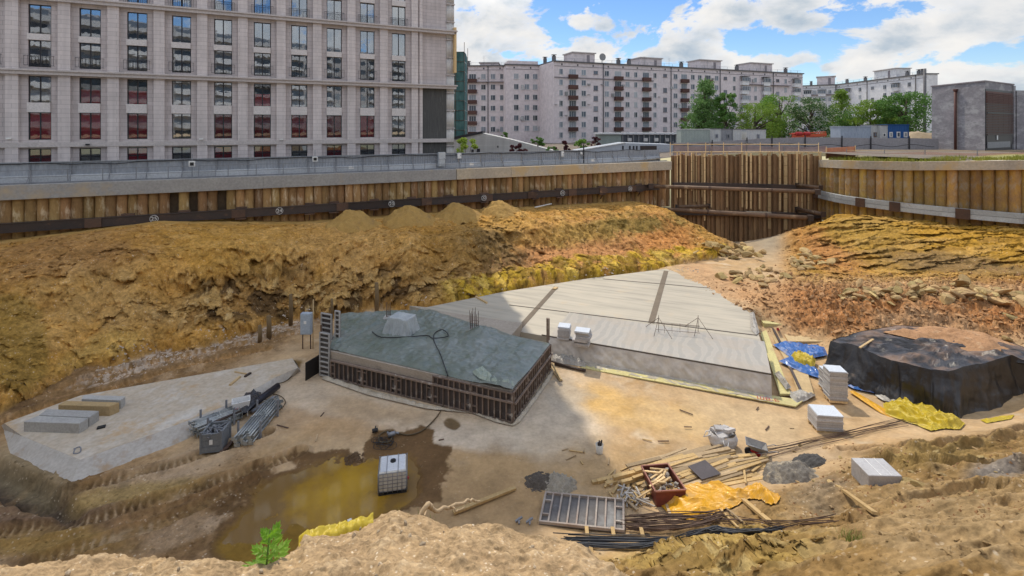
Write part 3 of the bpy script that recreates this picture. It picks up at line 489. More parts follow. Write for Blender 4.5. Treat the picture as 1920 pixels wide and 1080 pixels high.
# --- hoarding and guard rail on top of it
hd = thing('hoarding', 'grey metal hoarding with braced posts along the street above the left pile wall', 'hoarding', WP(40, -1.6, 9.5))
def corr(a, b_, z0, z1, name, m, parent, pitch=.25, dep=.03):
    L = (b_ - a).length; n = int(L / pitch) * 2; t = (b_ - a) / L; nn = Vector((t.y, -t.x, 0)); vs = []; fs = []
    for i in range(n + 1):
        p = a + t * (L * i / n) + nn * (dep if i % 2 else 0); vs += [(p.x, p.y, z0), (p.x, p.y, z1)]
    for i in range(n): fs.append((2 * i, 2 * i + 2, 2 * i + 3, 2 * i + 1))
    k = MB(); k.add(vs, fs); return k.build(name, m, parent)
M_BASEB = mat('pale_base_block', (.52, .54, .56), (.45, .47, .5), .8, .8, .1, .01, .15)
for i in range(30):
    s0 = 80 - i * 2.65; s1 = s0 - 2.62
    ht = 11.12 if s0 > 12 else 11.0
    corr(WP(s0, -1.75, 0), WP(s1, -1.75, 0), 9.95, ht, 'sheet_panel', M_HOARD, hd)
    k = MB(); k.bar(WP(s0, -1.7, 9.78), WP(s1, -1.7, 9.78), .34, .55); k.build('base_block', M_BASEB, hd, bevel=.02)
    k = MB(); k.bar(WP(s0, -1.64, 9.7), WP(s0, -1.64, ht + .04), .07); k.bar(WP(s0, -1.62, 10.3), WP(s0, -1.05, 9.55), .05); k.build('brace_post', M_GREYP, hd)
k = MB(); k.bar(WP(80, -1.7, 11.15), WP(12.5, -1.7, 11.15), .14, .07); k.build('top_rail', M_HOARD, hd)
cb_ = MB(); cb_.tube([WP(80 - i * .9, -1.58, 11.0 + .08 * math.sin(i * .55) + .05 * math.sin(i * 1.7)) for i in range(86)], .035, 5); tag(cb_.build('power_cable', M_BLK), 'black cable sagging along the top of the left grey hoarding', 'cable')
gr = thing('guard_rail', 'thin dark steel guard rail standing on the cap of the left pile wall', 'guard rail', WP(40, -.2, 9.5))
for i in range(35):
    s_ = 80 - i * 2.3; k = MB(); k.bar(WP(s_, -.25, 9.48), WP(s_, -.25, 10.62), .05); k.build('post', M_GREYP, gr)
for z in (10.05, 10.6):
    k = MB(); k.tube([WP(80, -.25, z), WP(.5, -.25, z)], .025, 6); k.build('rail', M_GREYP, gr)
k = MB(); k.bar(WP(80, -.28, 9.56), WP(.5, -.28, 9.56), .03, .12); k.build('kick_plate', M_GREYP, gr)
def floodlight(px, d, z, label):
    x_ = (px - 960) / F; y_ = (KY - .4608 * KX) / (1 - .4608 * x_); s_ = (KX - x_ * y_) / WS.x
    t = thing('floodlight', label, 'floodlight', WP(s_, d, 9.5)); k = MB(); k.bar(WP(s_, d, 9.5), WP(s_, d, z + .9), .05); k.build('pole', M_GREYP, t)
    k = MB(); k.bar(WP(s_ - .25, d + .06, z), WP(s_ + .25, d + .06, z), .16, .5); h_ = k.build('lamp_housing', M_WHITE, t, bevel=.02); k = MB(); k.bar(WP(s_ - .15, d + .15, z), WP(s_ + .15, d + .15, z), .03, .28); k.build('lens', M_BLK, h_)
floodlight(357, -.9, 10.75, 'square white floodlight with dark lens on the hoarding, below the stone facade')
floodlight(592, -1.2, 10.9, 'small white floodlight under the top edge of the hoarding, midway along the facade')
def wbox(px, d, zc, w, h, dp, name, label, cat, m=M_WHITE):
    x_ = (px - 960) / F; y_ = (KY - .4608 * KX) / (1 - .4608 * x_); s_ = (KX - x_ * y_) / WS.x
    t = thing(name, label, cat, WP(s_, d, zc - h / 2)); k = MB(); k.bar(WP(s_ - w / 2, d, zc), WP(s_ + w / 2, d, zc), dp, h); k.build('case', m, t, bevel=.015)
    k = MB(); k.bar(WP(s_ - w * .42, d + dp / 2, zc), WP(s_ + w * .42, d + dp / 2, zc), .02, h * .88); k.build('door', m, t); k = MB(); k.bar(WP(s_ - w * .3, d + dp / 2 + .02, zc), WP(s_ - w * .3, d + dp / 2 + .03, zc + .12), .05, .05); k.build('handle', M_GREYP, t)
M_CABG = mat('pale_cabinet_paint', (.55, .58, .60), None, 3, .5, 0)
wbox(833, -1.0, 10.55, .75, 1.55, .5, 'electrical_cabinet', 'tall pale electrical cabinet at the hoarding beside the end of the stone facade', 'cabinet', M_CABG)
wbox(869, -1.45, 10.85, .45, .6, .2, 'junction_box', 'small white junction box on the hoarding under the light green bush', 'junction box'); wbox(1066, -1.45, 10.75, .35, .65, .2, 'junction_box', 'white junction box beside the dark corner post of the hoarding', 'junction box'); wbox(1102, -1.45, 10.8, .3, .3, .15, 'junction_box', 'tiny white junction box on the bare grey hoarding right of the corner post', 'junction box')
k = MB(); k.bar(WP(13.0, -1.55, 9.5), WP(13.0, -1.55, 11.9), .14); tag(k.build('corner_post', M_BLK), 'dark post where the hoarding panels change beside the white junction box', 'post')
wbox(660, -.6, 9.98, .5, .3, .1, 'work_lamp', 'white work lamp lying against the guard rail under the third last facade window', 'lamp'); wbox(886, -.3, 9.95, .5, .28, .1, 'work_lamp', 'white work lamp clamped on the guard rail right of the pale cabinet', 'lamp'); wbox(1114, -.3, 9.95, .5, .3, .1, 'work_lamp', 'white work lamp on the guard rail near the far end of the wall', 'lamp')
# --- recess with driven sheet piles, timber strips, walings and pipe struts
rc = thing('sheet_pile_wall', 'dark rusty sheet pile wall with pale timber strips at the far end of the pit', 'sheet pile wall', (31, 67.6, -1.5))
def rpt(t): return Vector((KX + .05 + 20.1 * t, 67.35 + .75 * math.sin(t * PI) - .3 * t, 0))
nrp = 62
for i in range(nrp):
    t0, t1 = i / nrp, (i + 1) / nrp; a = rpt(t0); b_ = rpt(t1); off = .22 if i % 2 else 0; off += random.uniform(-.03, .05)
    top = 10.25 + random.choice((0, 0, .1, -.12, .25)); k = MB(); k.hexa([(a.x, a.y - off, -1.9), (b_.x + .01, b_.y - off, -1.9), (b_.x + .01, b_.y + .25, -1.9), (a.x, a.y + .25, -1.9), (a.x, a.y - off, top), (b_.x + .01, b_.y - off, top), (b_.x + .01, b_.y + .25, top), (a.x, a.y + .25, top)])
    k.build('sheet_pile', M_SHEET, rc, bevel=.04)
for px, z0, w in ((1268, 4.6, .1), (1274, 4.6, .12), (1285, 3.5, .12), (1296, 5.5, .1), (1300, 4, .07), (1305, 4, .07), (1316, 4.6, .1), (1321, 1.4, .16), (1334, 3.2, .13), (1364, 3.2, .12), (1393, 3.2, .16), (1401, 3, .15), (1409, 3, .14), (1425, 3, .15), (1443, .3, .26), (1462, 2.8, .16), (1472, .2, .32), (1492, 2.8, .17), (1501, 2.8, .15), (1512, 2.8, .14), (1532, 3, .18)):
    t = ((px - 960) / F * 67.3 - KX) / 20.1; a = rpt(t); tz = 10.7 + random.uniform(-.1, .25); z = z0
    k = MB()
    while z < tz:                                     # a strip made up of short nailed lengths
        z2 = min(tz, z + random.uniform(1.1, 1.7)); k.b2(a.x - w * .72, a.x + w * .72, a.y - .40, a.y - .29, z, z2 - .06); z = z2
    k.build('timber_strip', M_TIMB, rc)
for i, zz in enumerate((6.35, 2.6)):
    for j in range(6):
        a = rpt(j / 6); b_ = rpt((j + 1) / 6); k = MB(); k.bar((a.x, a.y - .6, zz - j * .07), (b_.x, b_.y - .6, zz - (j + 1) * .07), .45, .62); o = k.build('waling', M_CAP if (i and j == 3) else M_STEEL, rc, bevel=.02)
k = MB(); k.tube([rpt(t / 6) + Vector((0, -.3, 10.75)) for t in range(7)], .06, 5); k.tube([rpt(t / 6) + Vector((0, .5, 11.75)) for t in range(7)], .05, 5)
for t in range(9): k.bar(rpt(t / 8) + Vector((0, .5, 10.2)), rpt(t / 8) + Vector((0, .5, 12.0)), .07)
k.build('top_rail', M_TIMB, rc)
M_PIPE = mat('rusty_pipe_steel', (.20, .125, .075), (.12, .078, .052), .7, .6, .15, .01, .2, spots=((.36, .26, .16), .6, .58))
def strut(a, b_, r, label):
    t = thing('pipe_strut', label, 'strut', a, 0, 'pipe struts across the recess'); n = (b_ - a); k = MB(); k.tube([a + n * .03, a + n * .97], r, 20); k.build('pipe', M_PIPE, t)
    for f in (.015, .985): k = MB(); k.bar(a + n * (f - .015), a + n * (f + .015), r * 2.6, r * 2.6); k.build('end_plate', M_STEEL, t)
    for f in (.36, .72): k = MB(); k.tube([a + n * f, a + n * (f + .012)], r * 1.06, 20); k.build('weld_collar', M_RUST, t)
strut(PY(1216, 349, 64.5), PY(1537, 360, 61.5), .25, 'upper rusty pipe strut crossing the recess in front of the waling')
strut(PY(1222, 391, 64.5), PY(1524, 409, 59.5), .27, 'lower rusty pipe strut crossing the recess down to the right bank')
strut(PY(1330, 386, 66.6), PY(1268, 388, 65.4), .22, 'short dark pipe strut at the left end of the lower waling'); strut(PY(1494, 347, 66.8), PY(1540, 352, 63.5), .22, 'short grey pipe strut at the upper right corner of the recess'); strut(PY(1494, 392, 66.6), PY(1545, 402, 62.0), .25, 'short brown pipe strut running into the top of the right bank')
# --- curved pile wall on the right
cw = thing('curved_pile_wall', 'curved wall of ochre bored piles with a pale concrete cap on the right', 'pile wall', (52, 50, 4)); pts = [Vector((a, c, 0)) for a, c in RW]
def along(pts, step):
    out = []; carry = 0
    for a, b_ in zip(pts[:-1], pts[1:]):
        L = (b_ - a).length; t = carry
        while t < L: out.append(a + (b_ - a) * (t / L)); t += step
        carry = t - L
    return out
fine = []
for i in range(len(pts) - 1):                        # smooth the plan line
    p0 = pts[max(i - 1, 0)]; p1 = pts[i]; p2 = pts[i + 1]; p3 = pts[min(i + 2, len(pts) - 1)]
    for t in np.linspace(0, 1, 8, endpoint=False): fine.append(.5 * ((2 * p1) + (p2 - p0) * t + (2 * p0 - 5 * p1 + 4 * p2 - p3) * t * t + (3 * p1 - p0 - 3 * p2 + p3) * t ** 3))
def capz(p): return float(np.interp(p.y, [40, 48, 55, 67], [11.1, 10.88, 10.25, 9.72]))
def capb(p): return capz(p) - float(np.interp(p.y, [40, 48, 67], [.95, .9, 1.0]))
cp = [pile_mesh('pile', .49, 1.8, 9.95, 33 + i, M_PILEY, .06) for i in range(4)]
for i, p in enumerate(along(fine, .93)[:60]):
    o = cp[i] if i < 4 else cp[random.randrange(4)].copy()
    if i >= 4: C.objects.link(o)
    o.parent = cw; o.location = p + Vector((.35 + random.uniform(-.05, .05), .3, 1.8)) - cw.location; o.rotation_euler.z = random.uniform(0, 6); o.scale.z = (capb(p) + .05 - 1.8) / 8.15
def offs(i, d):
    t = (fine[min(i + 1, len(fine) - 1)] - fine[max(i - 1, 0)]).normalized(); return fine[i] + Vector((t.y, -t.x, 0)) * d
sg = 12
for k0 in range(0, len(fine) - 1, sg):
    k = MB(); ids = list(range(k0, min(k0 + sg, len(fine) - 1) + 1)); vs_ = []
    for i in ids:
        o_ = offs(i, .28); n_i = offs(i, -1.3); zt = capz(fine[i]); zb = capb(fine[i]); vs_ += [(o_.x, o_.y, zb), (o_.x, o_.y, zt), (n_i.x, n_i.y, zt), (n_i.x, n_i.y, zb)]
    fs_ = []
    for j in range(len(ids) - 1):
        b0 = 4 * j; fs_ += [(b0, b0 + 4, b0 + 5, b0 + 1), (b0 + 1, b0 + 5, b0 + 6, b0 + 2), (b0 + 2, b0 + 6, b0 + 7, b0 + 3), (b0 + 3, b0 + 7, b0 + 4, b0)]
    fs_ += [(0, 1, 2, 3), tuple(4 * (len(ids) - 1) + j for j in (3, 2, 1, 0))]; k.add(vs_, fs_); k.build('cap_beam', M_CAP, cw)
M_PALEB = mat('pale_blue_steel', (.46, .50, .51), (.40, .42, .42), .9, .55, .1, .01, .12, spots=((.20, .13, .09), 1.3, .62))
ww = thing('painted_waling', 'pale blue painted waling beam with rust plates on the curved pile wall', 'waling beam', (50, 50, 5.4))
segs = [(0, 7), (7, 12), (12, 20), (20, 28), (28, 38), (38, 50), (50, 63)]
for i0, i1 in segs:
    for zz, hh in ((5.47, .47), (4.97, .46)):
        k = MB()
        for i in range(i0, i1): k.bar(offs(i, .62) + Vector((0, 0, zz)), offs(i + 1, .62) + Vector((0, 0, zz)), .45, hh)
        k.build('beam', M_PALEB, ww)
for i0 in (0, 12, 19, 30):
    k = MB(); k.bar(offs(i0, .92) + Vector((0, 0, 5.2)), offs(i0 + 2, .92) + Vector((0, 0, 5.2)), .1, 1.05); k.build('splice_plate', M_RUST, ww)
k = MB(); k.bar(offs(38, .9) + Vector((0, 0, 5.2)), offs(39, .9) + Vector((0, 0, 5.2)) - (offs(39, .9) - offs(38, .9)) * .8, .05, .8); k.build('splice_plate', M_RUST, ww)
# --- soil heaps on the berm
M_HEAP = mat('heap_soil', (.46, .285, .085), (.39, .235, .07), 1.5, .95, .9, .08, .1, spots=((.27, .18, .08), .8, .6))
def heap(px, py, w, h, label, seed, depth=1.0, m=None, name='soil_heap', cat='soil heap', loc=None, rough=.24, group=None):
    c = loc or G(px, py); n = 56; gx, gy = np.meshgrid(np.linspace(-1, 1, n), np.linspace(-1, 1, n)); r = np.hypot(gx, gy) + .16 * fbm(gx * 2 + seed, gy * 2, 3, seed)
    Z = h * np.clip(1 - r, -.3, 1) ** 1.0 * (1 + 0 * r) ; Z = np.where(r > .18, Z, h * .82 + .25 * (Z - h * .82)) + rough * (fbm(gx * 3 + seed, gy * 3, 4, seed + 4) + .5 * fbm(gx * 9, gy * 9, 3, seed)) - .06 - .35 * sm(.85, 1.2, r)
    V = np.stack([gx * w / 2, gy * w / 2 * depth, Z], -1).reshape(-1, 3); o = fast_mesh(name, V, grid_faces(n, n), m or M_HEAP, True); o.location = c; o.rotation_euler.z = .43; return tag(o, label, cat, group)
for px, py, w, h, l in ((660, 424, 5.4, 1.75, 'flat topped heap of brown soil on the bench below number 24, leftmost of four'), (766, 420, 5.6, 1.85, 'pointed heap of brown soil on the bench below number 23'), (858, 412, 5.6, 1.75, 'rounded heap of brown soil just left of number 22 on the bench'), (936, 403, 5.4, 1.7, 'low heap of brown soil on the bench between numbers 22 and 21')):
    yb = 0
    x_ = (px - 960) / F; y_ = (KY - .4608 * KX - 1.1 * 3.2) / (1 - .4608 * x_); heap(px, py, w, h, l, px, loc=Vector((x_ * y_, y_, 4.8)), group='soil heaps on the bench')
k = MB(); k.bar(G(1003, 393) + Vector((0, 0, .25)), G(1034, 387) + Vector((0, 0, .3)), .1); tag(k.build('pale_bar', M_WHITE), 'thin white bar lying on the bench below number 21', 'bar')
# --- grass, mesh fence and rails above the curved wall
bl = MB()
for i in range(16000):
    j = random.randrange(0, len(fine) - 1); p = offs(j, -random.uniform(.2, 7.0)) + (fine[j + 1] - fine[j]) * random.random(); dn = fbm(np.array([p.x * .35]), np.array([p.y * .35]), 3, 5)[0]
    if dn < -.18 or p.x < 42.0: continue
    z0 = max(capz(p) - .02, 0); a = random.uniform(0, 6.3); h_ = random.uniform(.2, .6) * (1 + dn); w = .06; lx = random.uniform(-.15, .15); ly = random.uniform(-.15, .15)
    bl.add([(p.x - w * math.cos(a), p.y - w * math.sin(a), z0), (p.x + w * math.cos(a), p.y + w * math.sin(a), z0), (p.x + lx, p.y + ly, z0 + h_)], [(0, 1, 2)])
M_GRASS = mat('yellow_green_grass', (.24, .27, .035), (.34, .33, .06), .5, .8, 0, spots=((.30, .24, .10), .6, .56)); tag(bl.build('verge_grass', M_GRASS), 'yellow green grass growing on top of the curved pile wall', 'grass', kind='stuff')
tv = MB(); vs_ = []
for i in range(len(fine)):
    for d, dz in ((-1.25, .0), (-4, .0), (-9, .1), (-16, .0)): p = offs(i, d); vs_.append((p.x, p.y, capz(fine[i]) - .04 + dz))
tv.add(vs_, [(4 * i + j, 4 * i + j + 1, 4 * (i + 1) + j + 1, 4 * (i + 1) + j) for i in range(len(fine) - 1) for j in range(3)], True); tag(tv.build('verge_ground', mat('verge_soil', (.30, .26, .11), (.24, .24, .07), .5, .95, .4, .04), keep=True), kind='structure')
m, nt, b = newmat('orange_netting'); b.inputs['Base Color'].default_value = (.62, .22, .12, 1); v = nt.coords(scale=(9, 9, 9)); ch = nt.n.new('ShaderNodeTexChecker'); ch.inputs['Scale'].default_value = 1.6; nt.ln(v, ch.inputs['Vector'])
tr = nt.n.new('ShaderNodeBsdfTransparent'); mx = nt.n.new('ShaderNodeMixShader'); mx.inputs[0].default_value = .42; nt.ln(tr.outputs[0], mx.inputs[1]); nt.ln(b.outputs[0], mx.inputs[2]); nt.ln(mx.outputs[0], nt.n['Material Output'].inputs[0]); M_NET = m
nf = thing('barrier_netting', 'sagging orange plastic barrier netting behind the grass of the curved wall', 'barrier netting', (50, 58, 10))
for a, b_ in zip(([45.5, 67.5], [52, 62.5], [60, 57], [70, 52.5]), ([52, 62.5], [60, 57], [70, 52.5], [84, 48])):
    k = MB(); vs_ = []; n = 14
    for i in range(n + 1):
        t = i / n; x_ = a[0] + (b_[0] - a[0]) * t; y_ = a[1] + (b_[1] - a[1]) * t; zc = float(np.interp(y_, [48, 55, 67], [10.88, 10.25, 9.72])); vs_ += [(x_, y_, zc - .1), (x_, y_ + .04 * math.sin(i), zc + 1.1 - .18 * math.sin(t * PI))]
    k.add(vs_, [(2 * i, 2 * i + 2, 2 * i + 3, 2 * i + 1) for i in range(n)]); k.build('net_panel', M_NET, nf)
    k = MB()
    for f in (0, .5): x_ = a[0] + (b_[0] - a[0]) * f; y_ = a[1] + (b_[1] - a[1]) * f; zc = float(np.interp(y_, [48, 55, 67], [10.88, 10.25, 9.72])); k = MB(); k.bar((x_, y_ - .05, zc - .2), (x_, y_ - .05, zc + 1.5), .06); k.build('stake', M_GREYP, nf)
    za = float(np.interp(a[1], [48, 55, 67], [10.88, 10.25, 9.72])); zb = float(np.interp(b_[1], [48, 55, 67], [10.88, 10.25, 9.72])); k = MB(); k.tube([(a[0], a[1] - .05, za + 1.2), (b_[0], b_[1] - .05, zb + 1.2)], .035, 5); k.build('rail', M_TIMB, nf)
ob_ = thing('orange_barrier', 'faded orange plastic barrier at the corner above the curved wall', 'barrier', (46, 69, 9.6))
k = MB(); a = PY(1549, 277, 69); b_ = PY(1603, 273, 71); k.hexa([(a.x, a.y, 9.75), (b_.x, b_.y, 9.75), (b_.x, b_.y + .12, 9.75), (a.x, a.y + .12, 9.75), (a.x, a.y, 11.2), (b_.x, b_.y, 11.35), (b_.x, b_.y + .12, 11.35), (a.x, a.y + .12, 11.2)]); k.build('panel', mat('orange_plastic', (.62, .25, .13), (.52, .2, .1), 2, .6, .1), ob_)
k = MB(); k.bar((a.x, a.y - .06, 9.7), (a.x, a.y - .06, 11.4), .08); k.build('post', M_TIMB, ob_); k = MB(); k.bar((b_.x, b_.y - .06, 9.7), (b_.x, b_.y - .06, 11.5), .08); k.build('post', M_TIMB, ob_)

m, nt, b = newmat('mauve_netting'); nt.ln(nt.ramp(nt.noise(nt.coords(scale=(1, 1, .5)), .8, 6), [(.35, (.27, .19, .18)), (.65, (.38, .27, .24))]), b.inputs['Base Color']); b.inputs['Roughness'].default_value = .9
tr = nt.n.new('ShaderNodeBsdfTransparent'); mx = nt.n.new('ShaderNodeMixShader'); mx.inputs[0].default_value = .72; nt.ln(tr.outputs[0], mx.inputs[1]); nt.ln(b.outputs[0], mx.inputs[2]); nt.ln(mx.outputs[0], nt.n['Material Output'].inputs[0])
mn = thing('debris_netting', 'dusty mauve debris netting hung along the top of the recess', 'netting', (31, 69, 10)); dn_ = [PY(1262, 290, 69.6), PY(1330, 290, 70), PY(1400, 289, 70.4), PY(1470, 289, 70.4), PY(1548, 288, 70)]; ht_ = [1.35, 1.2, 1.3, 1.15, 1.2]
for i in range(4):
    k = MB(); vs_ = []
    for t in range(13): f = t / 12; p = dn_[i].lerp(dn_[i + 1], f); vs_ += [(p.x, p.y, 10.0), (p.x, p.y + .1 * math.sin(t), 10.3 + ht_[i] + (ht_[i + 1] - ht_[i]) * f - .16 * math.sin(f * PI))]
    k.add(vs_, [(2 * t, 2 * t + 2, 2 * t + 3, 2 * t + 1) for t in range(12)]); k.build('net_panel', m, mn); k = MB(); p = dn_[i]; k.bar((p.x, p.y - .06, 9.8), (p.x, p.y - .06, 12.2), .07); k.build('stake', M_GREYP, mn)
# ================================================================== BUILDINGS
def brickmat(name, c1, c2, cm, bw, bh, rz, rough=.75, bmp=.3):
    m, nt, b = newmat(name); v = nt.coords(); s_ = nt.n.new('ShaderNodeSeparateXYZ'); nt.ln(v, s_.inputs[0]); cx_ = nt.n.new('ShaderNodeCombineXYZ')
    nt.ln(nt.math('ADD', s_.outputs[0], nt.math('MULTIPLY', s_.outputs[1], .63)), cx_.inputs[0]); nt.ln(s_.outputs[2], cx_.inputs[1])
    br = nt.n.new('ShaderNodeTexBrick'); br.inputs['Scale'].default_value = 1; br.inputs['Brick Width'].default_value = bw; br.inputs['Row Height'].default_value = bh; br.inputs['Mortar Size'].default_value = .012; br.inputs['Bias'].default_value = -.1
    br.inputs['Color1'].default_value = (*c1, 1); br.inputs['Color2'].default_value = (*c2, 1); br.inputs['Mortar'].default_value = (*cm, 1); nt.ln(cx_.outputs[0], br.inputs['Vector'])
    col = nt.mix(.6, br.outputs['Color'], nt.ramp(nt.noise(v, .35, 6), [(.3, .82), (.7, 1.12)]), 'MULTIPLY'); col = nt.mix(.4, col, nt.ramp(nt.noise(nt.coords(scale=(2.5, 2.5, .12)), 1.2, 5), [(.35, .75), (.65, 1.1)]), 'MULTIPLY')
    nt.ln(col, b.inputs['Base Color']); b.inputs['Roughness'].default_value = rough; bump(nt, b, br.outputs['Fac'], -bmp, .01); return m
M_STONE = brickmat('stone_cladding', (.55, .495, .485), (.50, .45, .44), (.27, .24, .235), 1.25, .42, 0)
M_STONE2 = brickmat('pilaster_stone', (.64, .58, .56), (.58, .525, .51), (.35, .31, .30), 1.4, .42, 0)
M_CORN = mat('cornice_stone', (.56, .51, .49), (.49, .45, .43), .8, .75, .08)
M_SPAN = mat('pale_spandrel_stone', (.66, .62, .60), (.60, .56, .54), .8, .75, .06)
M_FRAME = mat('dark_window_frame', (.035, .035, .042), None, 4, .4, 0)
M_ROOM = mat('dark_room', (.03, .032, .036), (.06, .06, .065), .9, .9, 0, rand=.5)
M_BLIND = mat('crimson_blind', (.72, .04, .065), (.52, .028, .042), .8, .7, .05, rand=.45, stretch=(1, 1, .3)); M_BLINDG = mat('pale_blind', (.42, .36, .33), (.35, .3, .28), 1, .8, .05, rand=.2)
m, nt, b = newmat('window_glass'); nt.n.remove(b); g = nt.new('ShaderNodeBsdfGlossy', i_Roughness=.015); g.inputs['Color'].default_value = (.92, .95, 1, 1); tr = nt.n.new('ShaderNodeBsdfTransparent'); tr.inputs['Color'].default_value = (.75, .8, .82, 1)
mx = nt.n.new('ShaderNodeMixShader'); lw = nt.n.new('ShaderNodeFresnel'); lw.inputs['IOR'].default_value = 1.5; nt.ln(nt.math('MULTIPLY_ADD', lw.outputs[0], 1.0, .27, True), mx.inputs[0]); nt.ln(tr.outputs[0], mx.inputs[1]); nt.ln(g.outputs[0], mx.inputs[2]); nt.ln(mx.outputs[0], nt.n['Material Output'].inputs[0])
bn = nt.new('ShaderNodeBump', i_Strength=.14, i_Distance=.02); nt.ln(nt.noise(nt.coords(), .9, 2), bn.inputs['Height']); nt.ln(bn.outputs[0], g.inputs['Normal']); M_GLASS = m
m2 = m.copy(); m2.name = 'blind_window_glass'; MATS[m2.name] = m2
for n in m2.node_tree.nodes:
    if n.type == 'MATH': n.inputs[2].default_value = .05
M_GLASSB = m2
BR = math.atan2(.4235, .9060)
bld = thing('stone_building', 'large stone clad office block with pilasters and red blinds behind the hoarding on the left', 'building', (-7.4, 62.8, 9.5), BR)
LB = 62.0; HB_ = 52.0; cols_s = [6.84 + 3.70 * i for i in range(12)]
rows = [(1.15, 2.57, 'g'), (3.4, 6.0, 'a'), (6.82, 9.33, 'b'), (10.17, 12.69, 'a'), (13.2, 15.97, 'b'), (16.75, 19.3, 'a'), (19.9, 22.4, 'b'), (23.4, 25.9, 'a')]
k = MB(); k.b2(-LB, 0, .9, 17, 0, HB_)
edges = [0.0] + sum(([s_ - .825, s_ + .825] for s_ in cols_s), []) + [LB]
for i in range(0, len(edges), 2):
    a, b_ = edges[i], edges[i + 1]
    if i == 0: a = 3.95
    k.b2(-b_, -a, .35, .9, 0, HB_)
for s_ in cols_s:                                        # wall between the windows of one column
    zz = 0
    for z0, z1, ty in rows: k.b2(-s_ - .825, -s_ + .825, .36, .9, zz, z0); zz = z1
    k.b2(-s_ - .825, -s_ + .825, .36, .9, zz, HB_)
k.b2(-3.95, -.75, .45, .9, 9.95, HB_)
k.build('wall', M_STONE, bld, world=False)
for i in range(-1, 12):
    sc_ = cols_s[0] + 3.7 * (i + .5) if i >= 0 else 4.95; w = .46
    if i == -1: w = .40
    k = MB()
    for za, zb in ((0, 9.42), (9.9, 16.3), (16.78, 23.2), (23.7, HB_)): k.b2(-sc_ - w, -sc_ + w, 0, .349, za, zb)
    k.build('pilaster', M_STONE2, bld, world=False, bevel=.02)
k = MB(); k.b2(-4.35, -3.95, .12, .348, 0, 9.42); k.b2(-4.35, -3.95, .12, .348, 9.9, 16.3); k.b2(-4.35, -3.95, .12, .348, 16.78, HB_); k.build('pilaster', M_STONE2, bld, world=False)
for zc in (9.66, 16.54, 23.45, 30.3, 37.1, 43.9):
    k = MB(); k.b2(-LB, .28, -.30, .5, zc - .24, zc + .08); k.b2(-LB, .4, -.46, .5, zc + .082, zc + .24); k.build('cornice', M_CORN, bld, world=False)
k = MB(); k.b2(-LB, .0, -.05, .348, 2.72, 3.18); k.build('sill_band', M_CORN, bld, world=False)
k = MB(); k.b2(-3.94, -.8, .40, .89, 0, 9.42); k.build('dark_panel', mat('streaked_dark_slate', (.10, .10, .095), (.06, .06, .06), 2.5, .7, .2, .01, stretch=(3, 3, .25), spots=((.20, .19, .17), 3, .6)), bld, world=False)
M_COLW = mat('white_column_cladding', (.62, .60, .57), (.52, .50, .48), .7, .6, .1, stretch=(3, 3, .2))
k = MB()
for a in range(7):
    z_ = 0
    while z_ < HB_: k.tube([(-.72 + a * .14, .25 + .05 * abs(3 - a), z_ + .03), (-.72 + a * .14, .25 + .05 * abs(3 - a), z_ + 2.2)], .09, 8); z_ += 2.24
k.build('corner_column', M_COLW, bld, world=False)
k = MB(); z_ = 2.24
while z_ < HB_: k.b2(-.85, .22, .1, .6, z_ - .06, z_ + .06); z_ += 2.24
k.build('column_ring', M_CORN, bld, world=False)
def window(z0, z1, cat):
    h = z1 - z0; w = 1.62; fr = MB(); y0 = .52
    fr.b2(-w / 2, -w / 2 + .07, y0, y0 + .08, 0, h); fr.b2(w / 2 - .07, w / 2, y0, y0 + .08, 0, h); fr.b2(-w / 2 + .071, w / 2 - .071, y0, y0 + .08, 0, .07); fr.b2(-w / 2 + .071, w / 2 - .071, y0, y0 + .08, h - .08, h)
    fr.b2(-.05, .05, y0 - .003, y0 + .08, .07, h - .08)
    if cat == 'g': fr.b2(-w / 2 + .071, -.051, y0, y0 + .07, h * .42, h * .42 + .07); fr.b2(.051, w / 2 - .071, y0, y0 + .07, h * .42, h * .42 + .07)
    o = fr.build('window', M_FRAME, bld, world=False)
    return o, h, w
for r, (z0, z1, ty) in enumerate(rows):
    for c_, s_ in enumerate(cols_s):
        if r >= 6 and c_ > 10: continue
        o, h, w = window(z0, z1, ty); o.location = (-s_, 0, z0)
        red = (r == 1 and c_ > 0 and c_ != 6) or (r == 0 and c_ in (9, 7, 5, 4, 2)) or (r == 2 and c_ in (8, 7, 4))
        pn = MB(); pn.b2(-w / 2 + .07, w / 2 - .07, .55, .556, .07, h - .08); pn.build('pane', M_GLASSB if red or r == 0 else M_GLASS, o, world=False)
        rm = MB(); rm.b2(-w / 2, w / 2, .82, .86, 0, h); rm.build('room_back', M_ROOM, o, world=False)
        if red or (r == 0):
            full = r == 1; lo = .07 if full else .07; hi = h - .08 if r < 2 else h * .55
            bd = MB(); bd.b2(-w / 2 + .02, w / 2 - .02, .58, .59, lo, hi); bd.build('blind', M_BLIND if red else M_BLINDG, o, world=False)
        elif r > 2 and random.random() < .3:
            bd = MB(); bd.b2(-w / 2 + .02, random.choice((-.1, .2, w / 2 - .02)), .64, .65, .07, h - .08); bd.build('blind', M_BLINDG, o, world=False)
        if ty == 'b' and r + 1 < len(rows) and r in (4, 6):
            pass
for r in (2, 4, 6):                                      # light spandrel boxes between paired storeys
    z0 = rows[r - 1][1]; z1 = rows[r][0]
    for s_ in cols_s:
        k = MB(); k.b2(-s_ - .86, -s_ + .80, .16, .355, z0 + .02 - .06, z1 + .04); k.build('spandrel', M_SPAN, bld, world=False, bevel=.015)
